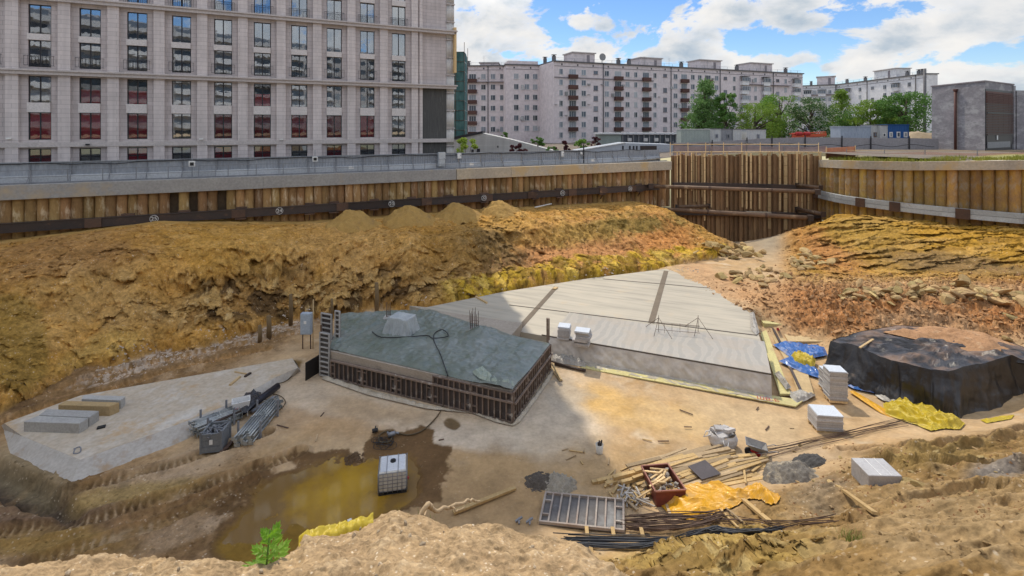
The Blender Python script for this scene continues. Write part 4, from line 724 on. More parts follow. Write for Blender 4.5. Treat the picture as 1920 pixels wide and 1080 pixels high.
for r in (3, 5):                                         # glass and steel balconet rails
    for s_ in cols_s:
        k = MB()
        z0 = rows[r][0]
        for zz in (z0 + .12, z0 + 1.0): k.b2(-s_ - 1.05, -s_ + 1.05, .1, .13, zz, zz + .035)
        for q_ in np.linspace(-1.05, 1.05, 15 if r == 5 else 9): k.b2(-s_ + q_ - .011, -s_ + q_ + .011, .105, .127, z0 + .12, z0 + 1.0)
        for sg_ in (-1, 1): k.b2(-s_ + sg_ * 1.05 - .015, -s_ + sg_ * 1.05 + .015, .13, .36, z0 + 1.0, z0 + 1.035); k.b2(-s_ + sg_ * 1.05 - .015, -s_ + sg_ * 1.05 + .015, .13, .36, z0 + .12, z0 + .15)
        k.build('balcony_rail', M_FRAME, bld, world=False)
for s_, zz in ((cols_s[9] - 1.8 + 3.7, 3.5), (cols_s[6] - 1.85, 3.3), (cols_s[3] + 1.75, 3.2)):
    k = MB(); k.b2(-s_ - .25, -s_ + .1, -.25, -.1, zz, zz + .13); k.b2(-s_ - .05, -s_ + .02, -.11, .0, zz, zz + .08); k.build('security_camera', M_WHITE, bld, world=False)
k = MB(); k.b2(-cols_s[8] - .2, -cols_s[8] + .1, -.25, -.052, 2.85, 3.0); k.build('wall_lamp', M_FRAME, bld, world=False)
k = MB(); k.b2(.02, .3, -.3, .4, 11.5, 17.2); k.build('timber_casing', M_TIMB, bld, world=False)
# --- netted scaffold behind its corner
scf = thing('netted_scaffold', 'scaffold wrapped in dark green netting behind the corner of the stone building', 'scaffold', (-12.6, 104, 9.5))
m, nt, b = newmat('green_scaffold_net'); nt.ln(nt.ramp(nt.noise(nt.coords(scale=(1, 1, .4)), 1.2, 6), [(.35, (.035, .10, .10)), (.65, (.075, .16, .15))]), b.inputs['Base Color']); b.inputs['Roughness'].default_value = .9; M_GNET = m
xa, xb, yb = -15.5, -10.0, 104
for zz in np.arange(9.5, 29, 2.05):
    k = MB(); k.add([(xa + (xb - xa) * t / 8, yb + .12 * math.sin(t * 2 + zz), zz + dz) for t in range(9) for dz in (0, 2.0)], [(2 * t, 2 * t + 2, 2 * t + 3, 2 * t + 1) for t in range(8)]); k.add([(xb + .1 * math.sin(t), yb + 8 * t / 5, zz + dz) for t in range(6) for dz in (0, 2.0)], [(2 * t, 2 * t + 2, 2 * t + 3, 2 * t + 1) for t in range(5)]); k.build('netting', M_GNET, scf)
k = MB()
for x_ in np.linspace(xa, xb, 4):
    for y_ in (yb - .05, yb + 8): k.tube([(x_, y_, 9.5), (x_, y_, 30.5 + (x_ > -11) * 1.5)], .06, 5)
for zz in np.arange(11.5, 30, 2.05): k.tube([(xa, yb - .08, zz), (xb, yb - .08, zz)], .05, 5)
k.build('poles', M_RUST, scf)
# ------------------------------------------------------------------ distant apartment blocks
M_RENDER = mat('mauve_grey_render', (.72, .64, .635), (.65, .58, .58), .12, .9, .06, spots=((.53, .46, .46), .25, .6)); M_RENDERW = mat('white_render', (.78, .77, .76), (.70, .69, .69), .12, .9, .06)
M_PALEF = mat('white_window_frame', (.66, .66, .66), None, 4, .6, 0); M_DGL = newmat('dark_window_glass')[0]; _b = M_DGL.node_tree.nodes['Principled BSDF']; _b.inputs['Base Color'].default_value = (.055, .065, .08, 1); _b.inputs['Roughness'].default_value = .12
_nt = NT(M_DGL); _oi = _nt.n.new('ShaderNodeObjectInfo'); _nt.ln(_nt.ramp(_oi.outputs['Random'], [(0, (.03, .037, .05)), (.4, (.09, .11, .14)), (.7, (.20, .23, .27)), (1, (.38, .40, .42))]), _b.inputs['Base Color'])
M_BALC = mat('brown_balcony_panel', (.11, .055, .045), (.085, .043, .036), 1, .8, .05, rand=.25); M_ROOF = mat('grey_roof_sheet', (.16, .155, .16), None, 1, .7, 0); M_AC = mat('aircon_case', (.45, .45, .44), (.35, .35, .35), 2, .6, 0, rand=.35); M_BAND = mat('string_course', (.30, .265, .28), None, .5, .9, 0)
_wm = {}
def win_obj(parent, x, z, w, h, frame=M_PALEF, mull=1):
    key = (w, h, mull, frame.name)
    if key not in _wm:
        k = MB(); t = .09
        k.b2(-w / 2, -w / 2 + t, -.06, .02, 0, h); k.b2(w / 2 - t, w / 2, -.06, .02, 0, h); k.b2(-w / 2 + t, w / 2 - t, -.06, .02, h - t, h); k.b2(-w / 2 - .08, w / 2 + .08, -.16, .02, -.07, t)
        for i in range(mull): x_ = -w / 2 + w * (i + (1 if mull == 1 else 1)) / (mull + 1) - (.12 if mull == 1 else 0); k.b2(x_ - .05, x_ + .05, -.065, .02, t, h - t)
        f = k.build('window', frame, parent, world=False); g_ = MB(); g_.b2(-w / 2, w / 2, -.02, .03, 0, h); p = g_.build('pane', M_DGL, f, world=False); _wm[key] = f; f.location = (x, 0, z); return f
    f = copy_tree(_wm[key], parent); f.location = (x, 0, z); return f
def block(name, label, pa, ya, pb, yb_, zroof, depth, m, cols, z_top, pitch, nrow, extra=None, zb=9.5, thing_=None, band=1):
    A = Vector(((pa - 960) / F * ya, ya)); B = Vector(((pb - 960) / F * yb_, yb_)); d = B - A; L = d.length; rz = math.atan2(d.y, d.x)
    t = thing_ or thing(name, label, 'apartment block', (A.x, A.y, zb), rz); ux, uy = d.x / L, d.y / L
    def lx(px): k_ = (px - 960) / F; return (k_ * A.y - A.x) / (ux - k_ * uy)
    k = MB(); k.b2(0, L, 0, depth, 0, zroof - zb); k.build('wall', m, t, world=False)
    k = MB(); k.b2(-.3, L + .3, -.45, depth + .3, zroof - zb, zroof - zb + .35); k.build('roof_edge', M_ROOF, t, world=False)
    k = MB(); k.b2(0, L, -.08, .1, zroof - zb - 1.25, zroof - zb - 1.1); k.build('string_course', M_BAND, t, world=False)
    for i, xx in enumerate(np.arange(2.5, L - 1, 5.2)): k = MB(); k.b2(xx - .22, xx + .22, -.02, .1, zroof - zb - .95, zroof - zb - .45); k.build('attic_vent', M_FRAME, t, world=False)
    k = MB()
    for xx in np.arange(.5, L, 3.2): k.b2(xx - .03, xx + .03, .5, .56, zroof - zb + .35, zroof - zb + 1.3)
    k.b2(0, L, .5, .54, zroof - zb + 1.25, zroof - zb + 1.3); k.b2(0, L, .5, .54, zroof - zb + .8, zroof - zb + .83); k.build('roof_rail', M_GALV, t, world=False)
    zt = z_top - zb
    for c_ in cols:
        px, ty = c_[0], c_[1]; x = lx(px)
        for r in range(nrow):
            z = zt - r * pitch
            if z - 1.4 < 0: break
            if ty == 'w': win_obj(t, x, z - .8, 1.5, 1.65)
            elif ty == 'n': win_obj(t, x, z - .8, 1.15, 1.65)
            elif ty == 's': win_obj(t, x, z - .8 - (pitch * .45 if r else -.4), 1.45, 1.55 if r else 1.1, M_BAND)
            elif ty in 'bB':
                win_obj(t, x, z - .8, 2.3, 1.7, mull=2)
                if r < nrow - (1 if ty == 'b' else 0):
                    k = MB(); w = 2.8; k.b2(x - w / 2, x + w / 2, -1.0, -.9, z - 1.75, z - .75); k.b2(x - w / 2, x - w / 2 + .08, -.9, 0, z - 1.75, z - .75); k.b2(x + w / 2 - .08, x + w / 2, -.9, 0, z - 1.75, z - .75); k.b2(x - w / 2 - .05, x + w / 2 + .05, -1.05, 0, z - 1.9, z - 1.752); k.build('balcony', M_BALC if ty == 'b' else M_RENDERW, t, world=False)
            elif ty == 'l':                              # glazed loggia
                k = MB(); w = 2.9; k.b2(x - w / 2, x + w / 2, -1.0, 0, z - 1.9, z - .7); k.build('balcony', M_RENDERW, t, world=False); o = win_obj(t, x, z - .7, 2.9, 1.5, mull=3); o.location.y = -.98
                if r == 0: k = MB(); k.b2(x - w / 2 - .2, x + w / 2 + .2, -1.3, 0, z + 1.0, z + 1.12); k.build('balcony_roof', M_ROOF, t, world=False)
            if ty in 'wnb' and random.random() < .17:
                k = MB(); ax = x + random.choice((-1, 1)) * random.uniform(1.5, 1.8) * (1.2 if ty == 'b' else 1); k.b2(ax - .42, ax + .42, -.42, -.06, z - 1.0 + random.uniform(0, 1), z - .4 + random.uniform(0, .8)); k.build('air_conditioner', M_AC, t, world=False)
        if ty == 'd': k = MB(); k.tube([(x, -.15, 0), (x, -.15, zroof - zb)], .14, 6); k.build('drainpipe', M_ROOF, t, world=False)
    return t, lx
def roofhut(t, lx, px0, px1, zr, h, y0=2.5, dp=6, zb=9.5, m=M_RENDER):
    x0, x1 = lx(px0), lx(px1); z0 = zr - zb; k = MB(); k.b2(x0, x1, y0, y0 + dp, z0, z0 + h); k.build('roof_hut', m, t, world=False)
    k = MB(); k.b2(x0 - .35, x1 + .35, y0 - .4, y0 + dp + .3, z0 + h, z0 + h + .3); k.build('hut_roof', M_CORN, t, world=False); k = MB(); xm = x0 + (x1 - x0) * .7; k.b2(xm - .5, xm + .5, y0 - .06, y0 + .1, z0 + .3, z0 + h - .5); k.build('hut_door', M_BAND, t, world=False)
def chimney(t, lx, px, zr, zb=9.5, h=1.6, y0=1.6):
    x = lx(px); k = MB(); k.b2(x - .5, x + .5, y0, y0 + .8, zr - zb, zr - zb + h); k.b2(x - .65, x + .65, y0 - .15, y0 + .95, zr - zb + h + .25, zr - zb + h + .4); k.tube([(x, y0 + .4, zr - zb + h), (x, y0 + .4, zr - zb + h + .26)], .3, 6); k.build('chimney', M_ROOF, t, world=False)
def aerial(t, lx, px, zr, zb=9.5, h=3.0):
    x = lx(px); k = MB(); k.tube([(x, 2, zr - zb), (x, 2, zr - zb + h)], .04, 4); 
    for q_ in (h, h * .8): k.b2(x - .6, x + .6, 1.98, 2.02, zr - zb + q_ - .03, zr - zb + q_)
    k.build('aerial', M_GALV, t, world=False)
main, lx = block('apartment_block', 'long mauve grey apartment block with brown balconies in the middle of the skyline', 1039, 144.5, 1505, 178.5, 33.35, 14, M_RENDER,
    [(1052, 'n'), (1073.6, 'b'), (1094.5, 'w'), (1117, 's'), (1131, 'd'), (1137.8, 'w'), (1158.7, 'b'), (1176.6, 'w'), (1192, 'n'), (1211, 'b'), (1228, 'n'), (1247, 's'), (1258, 'd'), (1266.5, 'w'), (1282.5, 'b'), (1299, 'w'), (1312, 'w'), (1327, 'b'), (1343.6, 'w'), (1350, 'd'), (1360, 's'), (1376.6, 'n'), (1394, 'l'), (1405, 'n'), (1416.5, 'n'), (1434, 'l'), (1444, 'n'), (1449.5, 'd'), (1458, 's'), (1473, 'n'), (1491, 'l'), (1500, 'n')], 30.5, 3.1, 7)
for a in ((1081, 1123, 3.0), (1210, 1250, 2.6), (1322, 1362, 3.0), (1418, 1459, 3.0)): roofhut(main, lx, a[0], a[1], 33.7, a[2])
for a in (1026 + 18, 1166, 1186, 1285, 1390, 1482): chimney(main, lx, a, 33.7)
for a in (1216, 1262, 1335, 1435): aerial(main, lx, a, 33.7)
k = MB(); xx = lx(1138); k.tube([(xx, 3, 24.2), (xx, 3, 26)], .08, 6); k.tube([(xx, 2.9, 26.4), (xx, 2.65, 26.4), (xx, 2.55, 26.4)], [.15, 1.0, 1.15], 14); k.build('satellite_dish', M_AC, main, world=False)
k = MB(); L_ = (Vector(((1505 - 960) / F * 178.5, 178.5)) - Vector(((1039 - 960) / F * 144.5, 144.5))).length; k.b2(0, lx(1225), -.25, .05, 33.35 - 9.5 - 4.65, 33.35 - 9.5 - 4.35); k.build('string_course', M_BAND, main, world=False); k = MB(); k.b2(lx(1388), lx(1480), -.9, .05, 33.35 - 9.5 - 4.5, 33.35 - 9.5 - 4.3); k.build('gallery_slab', M_BAND, main, world=False)
k = MB(); k.b2(-.35, .0, -.2, 14, 0, 23.8); k.build('side_wall', M_RENDER, main, world=False)
sl_, lx = block('apartment_block', 'mauve apartment wing with blank parapet left of the long block', 949, 152, 1012, 154, 33.3, 12, M_RENDER, [(968, 'w'), (988, 'w'), (1003.5, 'w')], 29.9, 3.2, 7)
k = MB(); k.b2(lx(953), lx(1009), .2, 8, 23.8, 25.2); k.build('parapet', M_RENDER, sl_, world=False); chimney(sl_, lx, 1026 - 1, 33.6, h=2.4)
for px, r in ((979.5, 1), (979.5, 4), (1012, 5)):
    k = MB(); x_ = lx(px); z_ = 29.9 - 9.5 - 3.2 * r; k.b2(x_ - .4, x_ + .4, -.4, -.05, z_ - .9, z_ - .2); k.b2(x_ - .4, x_ + .4, -.4, -.05, z_ - .1, z_ + .6); k.build('air_conditioner', M_AC, sl_, world=False)
s2, lx = block('apartment_block', 'mauve apartment wing with brown balconies beside the green scaffold netting', 862, 158, 949, 157, 33.6, 12, M_RENDER, [(886, 'b'), (906.5, 'w'), (915, 'd'), (924.5, 'w'), (942, 'w')], 30.3, 3.35, 7)
roofhut(s2, lx, 898, 932, 33.95, 1.0); chimney(s2, lx, 877, 33.95, h=1.2); aerial(s2, lx, 906, 33.95, h=3.2); k = MB(); k.b2(0, lx(951), -.9, .05, 19.0, 19.2); k.build('gallery_slab', M_BAND, s2, world=False)
s3, lx = block('apartment_block', 'pale recessed apartment wing between the long block and the far right block', 1500, 226, 1566, 219, 33.0, 12, M_RENDERW, [(1514, 'l'), (1527, 'n'), (1541, 'l'), (1556, 'n')], 30, 3.3, 7); roofhut(s3, lx, 1532, 1566, 33.2, 3.8); k = MB(); k.b2(0, lx(1566), -.9, .05, 19.2, 19.5); k.build('gallery_slab', M_BAND, s3, world=False); chimney(s3, lx, 1521, 33.3)
s4, lx = block('apartment_block', 'white apartment block at the right end of the skyline behind the blue cabin', 1566, 220, 1737, 175, 33.0, 4.2, M_RENDERW, [(1575, 'l'), (1590, 'l'), (1612.5, 'w'), (1626, 'd'), (1636, 's'), (1659, 'w'), (1681, 'l'), (1705, 'w'), (1717, 'd')], 29.9, 3.1, 7)
roofhut(s4, lx, 1628, 1668, 33.3, 3.6, m=M_RENDERW); [chimney(s4, lx, a, 33.3) for a in (1580, 1614, 1692, 1713, 1719)]; k = MB(); k.tube([(lx(1735.5), -.3, 0), (lx(1735.5), -.3, 25.5)], .45, 8); k.build('flue', M_ROOF, s4, world=False)
s5, _ = block('apartment_block', 'far pale block seen past the right edge of the concrete tower', 1890, 190, 1990, 185, 26.3, 12, M_RENDER, [(1912, 'w'), (1925, 'w'), (1940, 'w')], 23.8, 3.1, 4)
# --- block behind the camera, which the stone building's windows mirror
opp = thing('apartment_tower', 'white balconied apartment tower across the street, mirrored in the dark windows', 'apartment tower', (25, -52, 9.5), PI)
k = MB(); k.b2(-75, 75, 0, 14, 0, 33); k.build('wall', mat('warm_white_render', (.40, .40, .41), (.33, .33, .34), .2, .9, 0), opp, world=False)
for i in range(10):
    k = MB()
    for j in range(14): x_ = -70 + j * 10.5; k.b2(x_, x_ + 6.2, -1.4, -1.25, i * 3.2 + 1.5, i * 3.2 + 2.55); k.b2(x_, x_ + 6.2, -1.4, 0, i * 3.2 + 1.35, i * 3.2 + 1.5)
    k.build('balcony_tier', M_BASEB, opp, world=False); k = MB()
    for j in range(14): x_ = -70 + j * 10.5; k.b2(x_ + .3, x_ + 5.8, -.05, .02, i * 3.2 + 1.6, i * 3.2 + 3.9); k.b2(x_ + 7, x_ + 9.6, -.05, .02, i * 3.2 + 2, i * 3.2 + 3.7)
    k.build('glazing_tier', M_DGL, opp, world=False)
# --- low buildings, cabins and sheds behind the pit
M_PLANK = brickmat('pale_plank_cladding', (.46, .46, .44), (.42, .42, .41), (.33, .33, .32), 30, .42, 0, .8, .2)
lw_ = thing('low_building', 'low pale building with sloping roof behind the light green bush', 'low building', (-5, 86, 9.5)); k = MB()
pr = [PY(a, c, 86) for a, c in ((850, 262), (905, 250), (960, 262), (1048, 285))]; poly = [(p.x, p.z) for p in pr] + [(pr[-1].x, 9.4), (pr[0].x, 9.4)]; n = len(poly)
k.add([(p[0], 86, p[1]) for p in poly] + [(p[0], 94, p[1]) for p in poly], [tuple(range(n)), tuple(range(n, 2 * n))[::-1]] + [(i, (i + 1) % n, n + (i + 1) % n, n + i) for i in range(n)]); k.build('wall', M_PLANK, lw_)
k = MB(); k.hexa([(pr[0].x, 85.8, pr[0].z), (pr[1].x, 85.8, pr[1].z), (pr[1].x, 94.2, pr[1].z), (pr[0].x, 94.2, pr[0].z), (pr[0].x, 85.8, pr[0].z + .5), (pr[1].x, 85.8, pr[1].z + .4), (pr[1].x, 94.2, pr[1].z + .4), (pr[0].x, 94.2, pr[0].z + .5)]); k.build('roof', M_FRAME, lw_)
k = MB(); k.hexa([(pr[1].x, 85.9, pr[1].z), (pr[3].x, 85.9, pr[3].z), (pr[3].x, 94.1, pr[3].z), (pr[1].x, 94.1, pr[1].z), (pr[1].x, 85.9, pr[1].z + .12), (pr[3].x, 85.9, pr[3].z + .12), (pr[3].x, 94.1, pr[3].z + .12), (pr[1].x, 94.1, pr[1].z + .12)]) if False else None
for px, py, w, h in ((897, 283, .55, .8), (886, 284, .4, .7), (933.5, 275, .2, .35), (1008.5, 273, .2, .35)): c_ = PY(px, py, 85.97); k = MB(); k.b2(c_.x - w / 2, c_.x + w / 2, 85.94, 86.02, c_.z - h / 2, c_.z + h / 2); k.build('window', M_FRAME, lw_)
lp = thing('pale_outbuilding', 'pale flat outbuilding with slot windows below the long glazed shed', 'outbuilding', (15, 79, 9.5)); k = MB(); pr = [PY(a, c, 79) for a, c in ((1080, 283), (1172, 268), (1262, 271))]; poly = [(p.x, p.z) for p in pr] + [(pr[-1].x, 9.4), (pr[0].x, 9.4)]; n = 5
k.add([(p[0], 79, p[1]) for p in poly] + [(p[0], 84, p[1]) for p in poly], [tuple(range(n)), tuple(range(n, 2 * n))[::-1]] + [(i, (i + 1) % n, n + (i + 1) % n, n + i) for i in range(n)]); k.build('wall', mat('pale_blue_render', (.40, .43, .47), (.36, .39, .43), .5, .8, .05), lp)
for px in (1168, 1181, 1188, 1194): c_ = PY(px, 277, 78.97); k = MB(); k.b2(c_.x - .13, c_.x + .13, 78.95, 79.02, c_.z - .3, c_.z + .3); k.build('slot_window', M_FRAME, lp)
a, b_ = pr[0], pr[1]; k = MB(); k.bar((a.x, 78.95, a.z + .05), (b_.x, 78.95, b_.z + .05), .2, .14); k.build('coping', M_WHITE, lp)
c_ = PY(1216, 277, 78.9); k = MB(); k.b2(c_.x - 1.3, c_.x + 1.3, 78.9, 79.02, c_.z - .35, c_.z + .3); k.build('canopy_window', M_STEEL, lp)
sh = thing('glazed_shed', 'long flat roofed shed with dark glazed bays in front of the long apartment block', 'shed', (28, 104, 9.5))
a = PY(1124, 252, 104); b_ = PY(1284, 250, 104); k = MB(); k.b2(a.x, PY(1165, 0, 104).x, 104, 109, 9.5, a.z); k.build('end_wall', mat('grey_green_panel', (.27, .32, .30), (.23, .27, .26), .6, .8, .05), sh)
k = MB(); k.b2(PY(1165, 0, 104).x, b_.x, 104.4, 109, 9.5, a.z - .1); k.build('glazing', M_DGL, sh); k = MB(); k.b2(a.x - .4, b_.x + .4, 103.5, 109.4, a.z, a.z + .3); k.build('roof', M_BASEB, sh, bevel=.03)
for i in range(12): px = 1168 + i * 10; x_ = PY(px, 0, 104).x; k = MB(); k.b2(x_ - .12, x_ + .12, 104.1, 104.42, 9.5, a.z); k.build('post', M_GALV, sh)
for i in (1, 4, 6, 8): x_ = PY(1170 + i * 10, 0, 104).x; k = MB(); k.b2(x_ - .4, x_ + .4, 103.6, 104.1, 10.9 + .3, 11.9); k.build('air_conditioner', M_AC, sh)
def cabin(name, label, px0, px1, pyt, Y, m, dp=2.6, z0=10.9, wins=(), roof=M_ROOF, wm=M_WHITE, cat='site cabin', ribs=True, yaw=0):
    a = PY(px0, pyt, Y); b_ = PY(px1, pyt, Y); L = b_.x - a.x; t = thing(name, label, cat, (a.x, Y, z0)); h = a.z - z0
    vs_ = []; k = MB(); n = int(L / .28) * 2
    for i in range(n + 1): x_ = L * i / n; vs_ += [(x_, .04 if i % 2 else 0, 0), (x_, .04 if i % 2 else 0, h)]
    k.add(vs_, [(2 * i, 2 * i + 2, 2 * i + 3, 2 * i + 1) for i in range(n)]); k.b2(0, L, .06, dp, 0, h); k.build('wall', m, t, world=False)
    k = MB(); k.b2(-.08, L + .08, -.08, dp + .1, h, h + .12); k.build('roof', roof, t, world=False); k = MB(); k.b2(0, L, -.02, dp, -.25, -.001); k.build('base_frame', M_STEEL, t, world=False)
    
    for x_ in (.06, L - .06): k = MB(); k.b2(x_ - .06, x_ + .06, -.04, .05, 0, h); k.build('corner_post', m, t, world=False)
    for f, w, hh in wins:
        x_ = L * f; k = MB(); k.b2(x_ - w / 2, x_ + w / 2, -.07, -.0, h * .55 - hh / 2, h * .55 + hh / 2); o = k.build('window', wm, t, world=False); k = MB(); k.b2(x_ - w * .28, x_ + w * .28, -.09, -.072, h * .55 - hh * .32, h * .55 + hh * .32); k.build('pane', M_DGL, o, world=False)
    return t
M_GRN = mat('pale_green_panel', (.34, .39, .36), (.30, .34, .32), .7, .7, .05); M_BLUG = mat('pale_blue_sheet', (.36, .42, .50), (.31, .36, .44), .6, .55, .04, stretch=(2, 2, .3)); M_BLUE = mat('bright_blue_paint', (.025, .105, .30), (.02, .085, .25), .6, .5, .04); M_OFFW = mat('off_white_panel', (.55, .56, .55), (.47, .48, .48), .8, .7, .04)
cabin('site_cabin', 'pale green windowless cabin at the left end of the cabin row', 1277, 1331, 243, 92, M_GRN, roof=M_OFFW)
for i, (a, c_) in enumerate(((1331.5, 1352), (1352.5, 1374), (1374.5, 1390), (1400, 1436))): cabin('site_cabin', ('grey cabin with a dark window under the trees, first right of the pale green one', 'plain grey cabin under the trees, second right of the pale green one', 'narrow grey cabin under the trees, beside the gap in the row', 'white fronted cabin at the right end of the row under the trees')[i], a, c_, 242 + i * .4, 93, M_OFFW if i != 1 else M_GALV, wins=((.6, .5, .8),) if i != 2 else (), wm=M_GALV)
cabin('cargo_container', 'long pale blue grey corrugated container right of the red beams', 1575.5, 1633, 238, 84, M_BLUG, z0=10.8, roof=M_BLUG, cat='container'); cabin('site_cabin', 'small grey site cabin with a brown window beside the long container', 1633.5, 1648, 235, 84.5, M_OFFW, wins=((.5, .5, .8),), wm=M_RUST, roof=M_ROOF); cabin('site_cabin', 'white site cabin with one window, left of the bright blue cabin', 1650, 1664, 235.5, 84, M_OFFW, wins=((.55, .5, .6),)); cabin('site_cabin', 'bright blue site cabin with three white framed windows', 1664.5, 1704, 234.5, 84, M_BLUE, wins=((.15, .55, .9), (.5, .6, 1.0), (.84, .6, .9)), roof=M_BLUE)
bm_ = thing('crane_boom', 'red and orange lattice crane boom lying beyond the grey hoarding', 'crane boom', PY(1520, 262, 84)); M_RED = mat('red_paint', (.42, .03, .03), (.34, .025, .025), 1, .5, .05); M_ORG = mat('orange_red_paint', (.55, .10, .04), (.48, .085, .035), 1, .5, .05)
a = PY(1485, 259, 84); b_ = PY(1549, 255, 84); k = MB()
for dy, dz in ((0, 0), (0, .7), (.8, 0), (.8, .7)): k.bar(a + Vector((0, dy, dz)), b_ + Vector((0, dy, dz)), .14)
for i in range(14): f = i / 14; p = a + (b_ - a) * f; q_ = a + (b_ - a) * (f + 1 / 14); k.bar(p, q_ + Vector((0, 0, .7)), .08); k.bar(p + Vector((0, 0, .7)), q_ + Vector((0, .8, .7)), .08)
k.bar(a + Vector((0, -.1, .25)), b_ + Vector((0, -.1, .3)), .1, .38); k.build('boom', M_ORG, bm_)
for px, py in ((1494, 254), (1509, 254)): c_ = PY(px, py, 84.5); k = MB(); k.box(c_, (1.2, 1.0, .9)); k.tube([c_ + Vector((-.5, -.6, .3)), c_ + Vector((.5, -.6, .3))], .35, 10); k.build('winch_drum', M_RED, bm_, bevel=.08)
hb = thing('hoarding', 'grey metal hoarding across the back of the site in front of the cabins', 'hoarding', (50, 79, 10.6)); hp = [(1262, 268, 76), (1335, 266, 77.5), (1400, 261.5, 78.5), (1447, 259, 79), (1509, 257.5, 79), (1578, 258, 79), (1632, 259, 78.5), (1704, 259, 78), (1760, 260, 77.5)]
for i in range(len(hp) - 1):
    a = PY(*hp[i]); b_ = PY(*hp[i + 1]); k = MB(); k.hexa([(a.x, a.y, 10.2), (b_.x, b_.y, 10.2), (b_.x, b_.y + .1, 10.2), (a.x, a.y + .1, 10.2), (a.x, a.y, a.z), (b_.x, b_.y, b_.z), (b_.x, b_.y + .1, b_.z), (a.x, a.y + .1, a.z)]); k.build('sheet_panel', mat('mauve_grey_sheet', (.30, .29, .30), (.26, .25, .26), .5, .7, .03) if i == 0 else MATS['mauve_grey_sheet'], hb)
    k = MB(); k.bar((a.x, a.y - .1, 10.0), (a.x, a.y - .1, a.z + .3), .13); k.build('post', M_FRAME, hb)
k = MB(); k.tube([PY(1262 + i * 6.2, 271 + 2.2 * math.sin(i * .5) + (i > 40) * 2, 74) for i in range(80)], .04, 5); tag(k.build('power_cable', M_BLK), 'black cable looping along the hoarding across the back of the site', 'cable')
# --- concrete ventilation tower
vt = thing('concrete_tower', 'square grey concrete tower with brown louvres on its right face', 'tower', (73, 76, 10.2))
A_, B_, C_ = Vector((68.8, 81.3)), Vector((68.66, 72.0)), Vector((78.9, 78.0)); D_ = A_ + (C_ - B_); zt_ = 20.75
M_CONC = mat('weathered_grey_concrete', (.29, .27, .285), (.22, .21, .225), .35, .85, .2, .02, stretch=(1, 1, 2.2), spots=((.35, .345, .35), .4, .52), c3=(.33, .315, .33)); k = MB(); k.prism([A_, B_, C_, D_], 9.8, zt_); k.build('wall', M_CONC, vt)
k = MB(); k.prism([A_ + Vector((-.1, .1)), B_ + Vector((-.12, -.12)), C_ + Vector((.1, -.05)), D_ + Vector((.1, .1))], zt_, zt_ + .18); k.build('roof_edge', M_BAND, vt)
fd = (C_ - B_).normalized(); fn = Vector((fd.y, -fd.x)); FL = (C_ - B_).length
def vp(s_, d, z): p = B_ + fd * s_ + fn * d; return Vector((p.x, p.y, z))
M_LOUV = mat('brown_louvre', (.125, .055, .045), (.095, .042, .036), 1.5, .6, .05); k = MB(); k.bar(vp(.1, .06, 18.5), vp(FL - .9, .06, 18.5), .1, .9 * 2); k.build('lintel_panel', M_LOUV, vt)
k = MB(); k.bar(vp(.05, .03, 15.2), vp(FL - .9, .03, 15.2), .06, 9.0); k.build('louvre_back', M_FRAME, vt)
for j in range(5):
    s0 = .15 + j * (FL - 1.15) / 5; s1 = s0 + (FL - 1.15) / 5 - .08; k = MB(); z_ = 13.1
    while z_ < 19.3: k.bar(vp(s0, .16, z_), vp(s1, .16, z_), .12, .10); z_ += .24
    k.build('louvre_panel', M_LOUV, vt)
for zz in (13.0, 16.2): k = MB(); k.bar(vp(.1, .24, zz), vp(FL - .95, .24, zz), .08, .14); k.build('rail', M_FRAME, vt)
k = MB(); k.bar(vp(.2, .1, 12.2), vp(FL - 1.0, .1, 12.2), .08, 1.3); k.build('dark_opening', M_FRAME, vt); k = MB(); k.bar(vp(3.9, .2, 12.6), vp(4.4, .2, 12.6), .04, .7); k.build('notice', M_WHITE, vt)
k = MB(); k.bar(vp(.3, .18, 11.5), vp(FL - 2.4, .18, 11.5), .1, .9); k.build('barrier_sheet', M_GALV, vt); k = MB(); k.bar(vp(FL - .8, .12, 15.2), vp(FL - .05, .12, 15.2), .25, 10.8); k.build('corner_pier', M_CONC, vt)
q_ = A_ + (B_ - A_) * .50; k = MB(); k.tube([(q_.x - .22, q_.y, 10.2), (q_.x - .22, q_.y, 19.9)], .17, 8); k.tube([(q_.x - .22, q_.y, 19.6), (q_.x - .22, q_.y, 20.0)], [.2, .34], 8); k.build('drainpipe', M_LOUV, vt)
k = MB(); k.prism([(79.0, 77.6), (80.6, 78.0), (80.6, 84), (79.0, 84)], 9.8, 19.9); k.build('stair_annex', M_CONC, vt)
heap(1722, 258, 14, 3.6, 'heap of pale brown spoil left of the concrete tower', 5, m=mat('spoil_soil', (.38, .30, .20), (.31, .24, .15), .8, .95, .6, .08), loc=Vector((73.5, 90, 10.3)), name='spoil_heap'); heap(1915, 230, 26, 6.5, 'large brown spoil heap at the right edge behind the concrete tower', 9, m=MATS['spoil_soil'], loc=Vector((124, 116, 10.4)), name='spoil_heap')
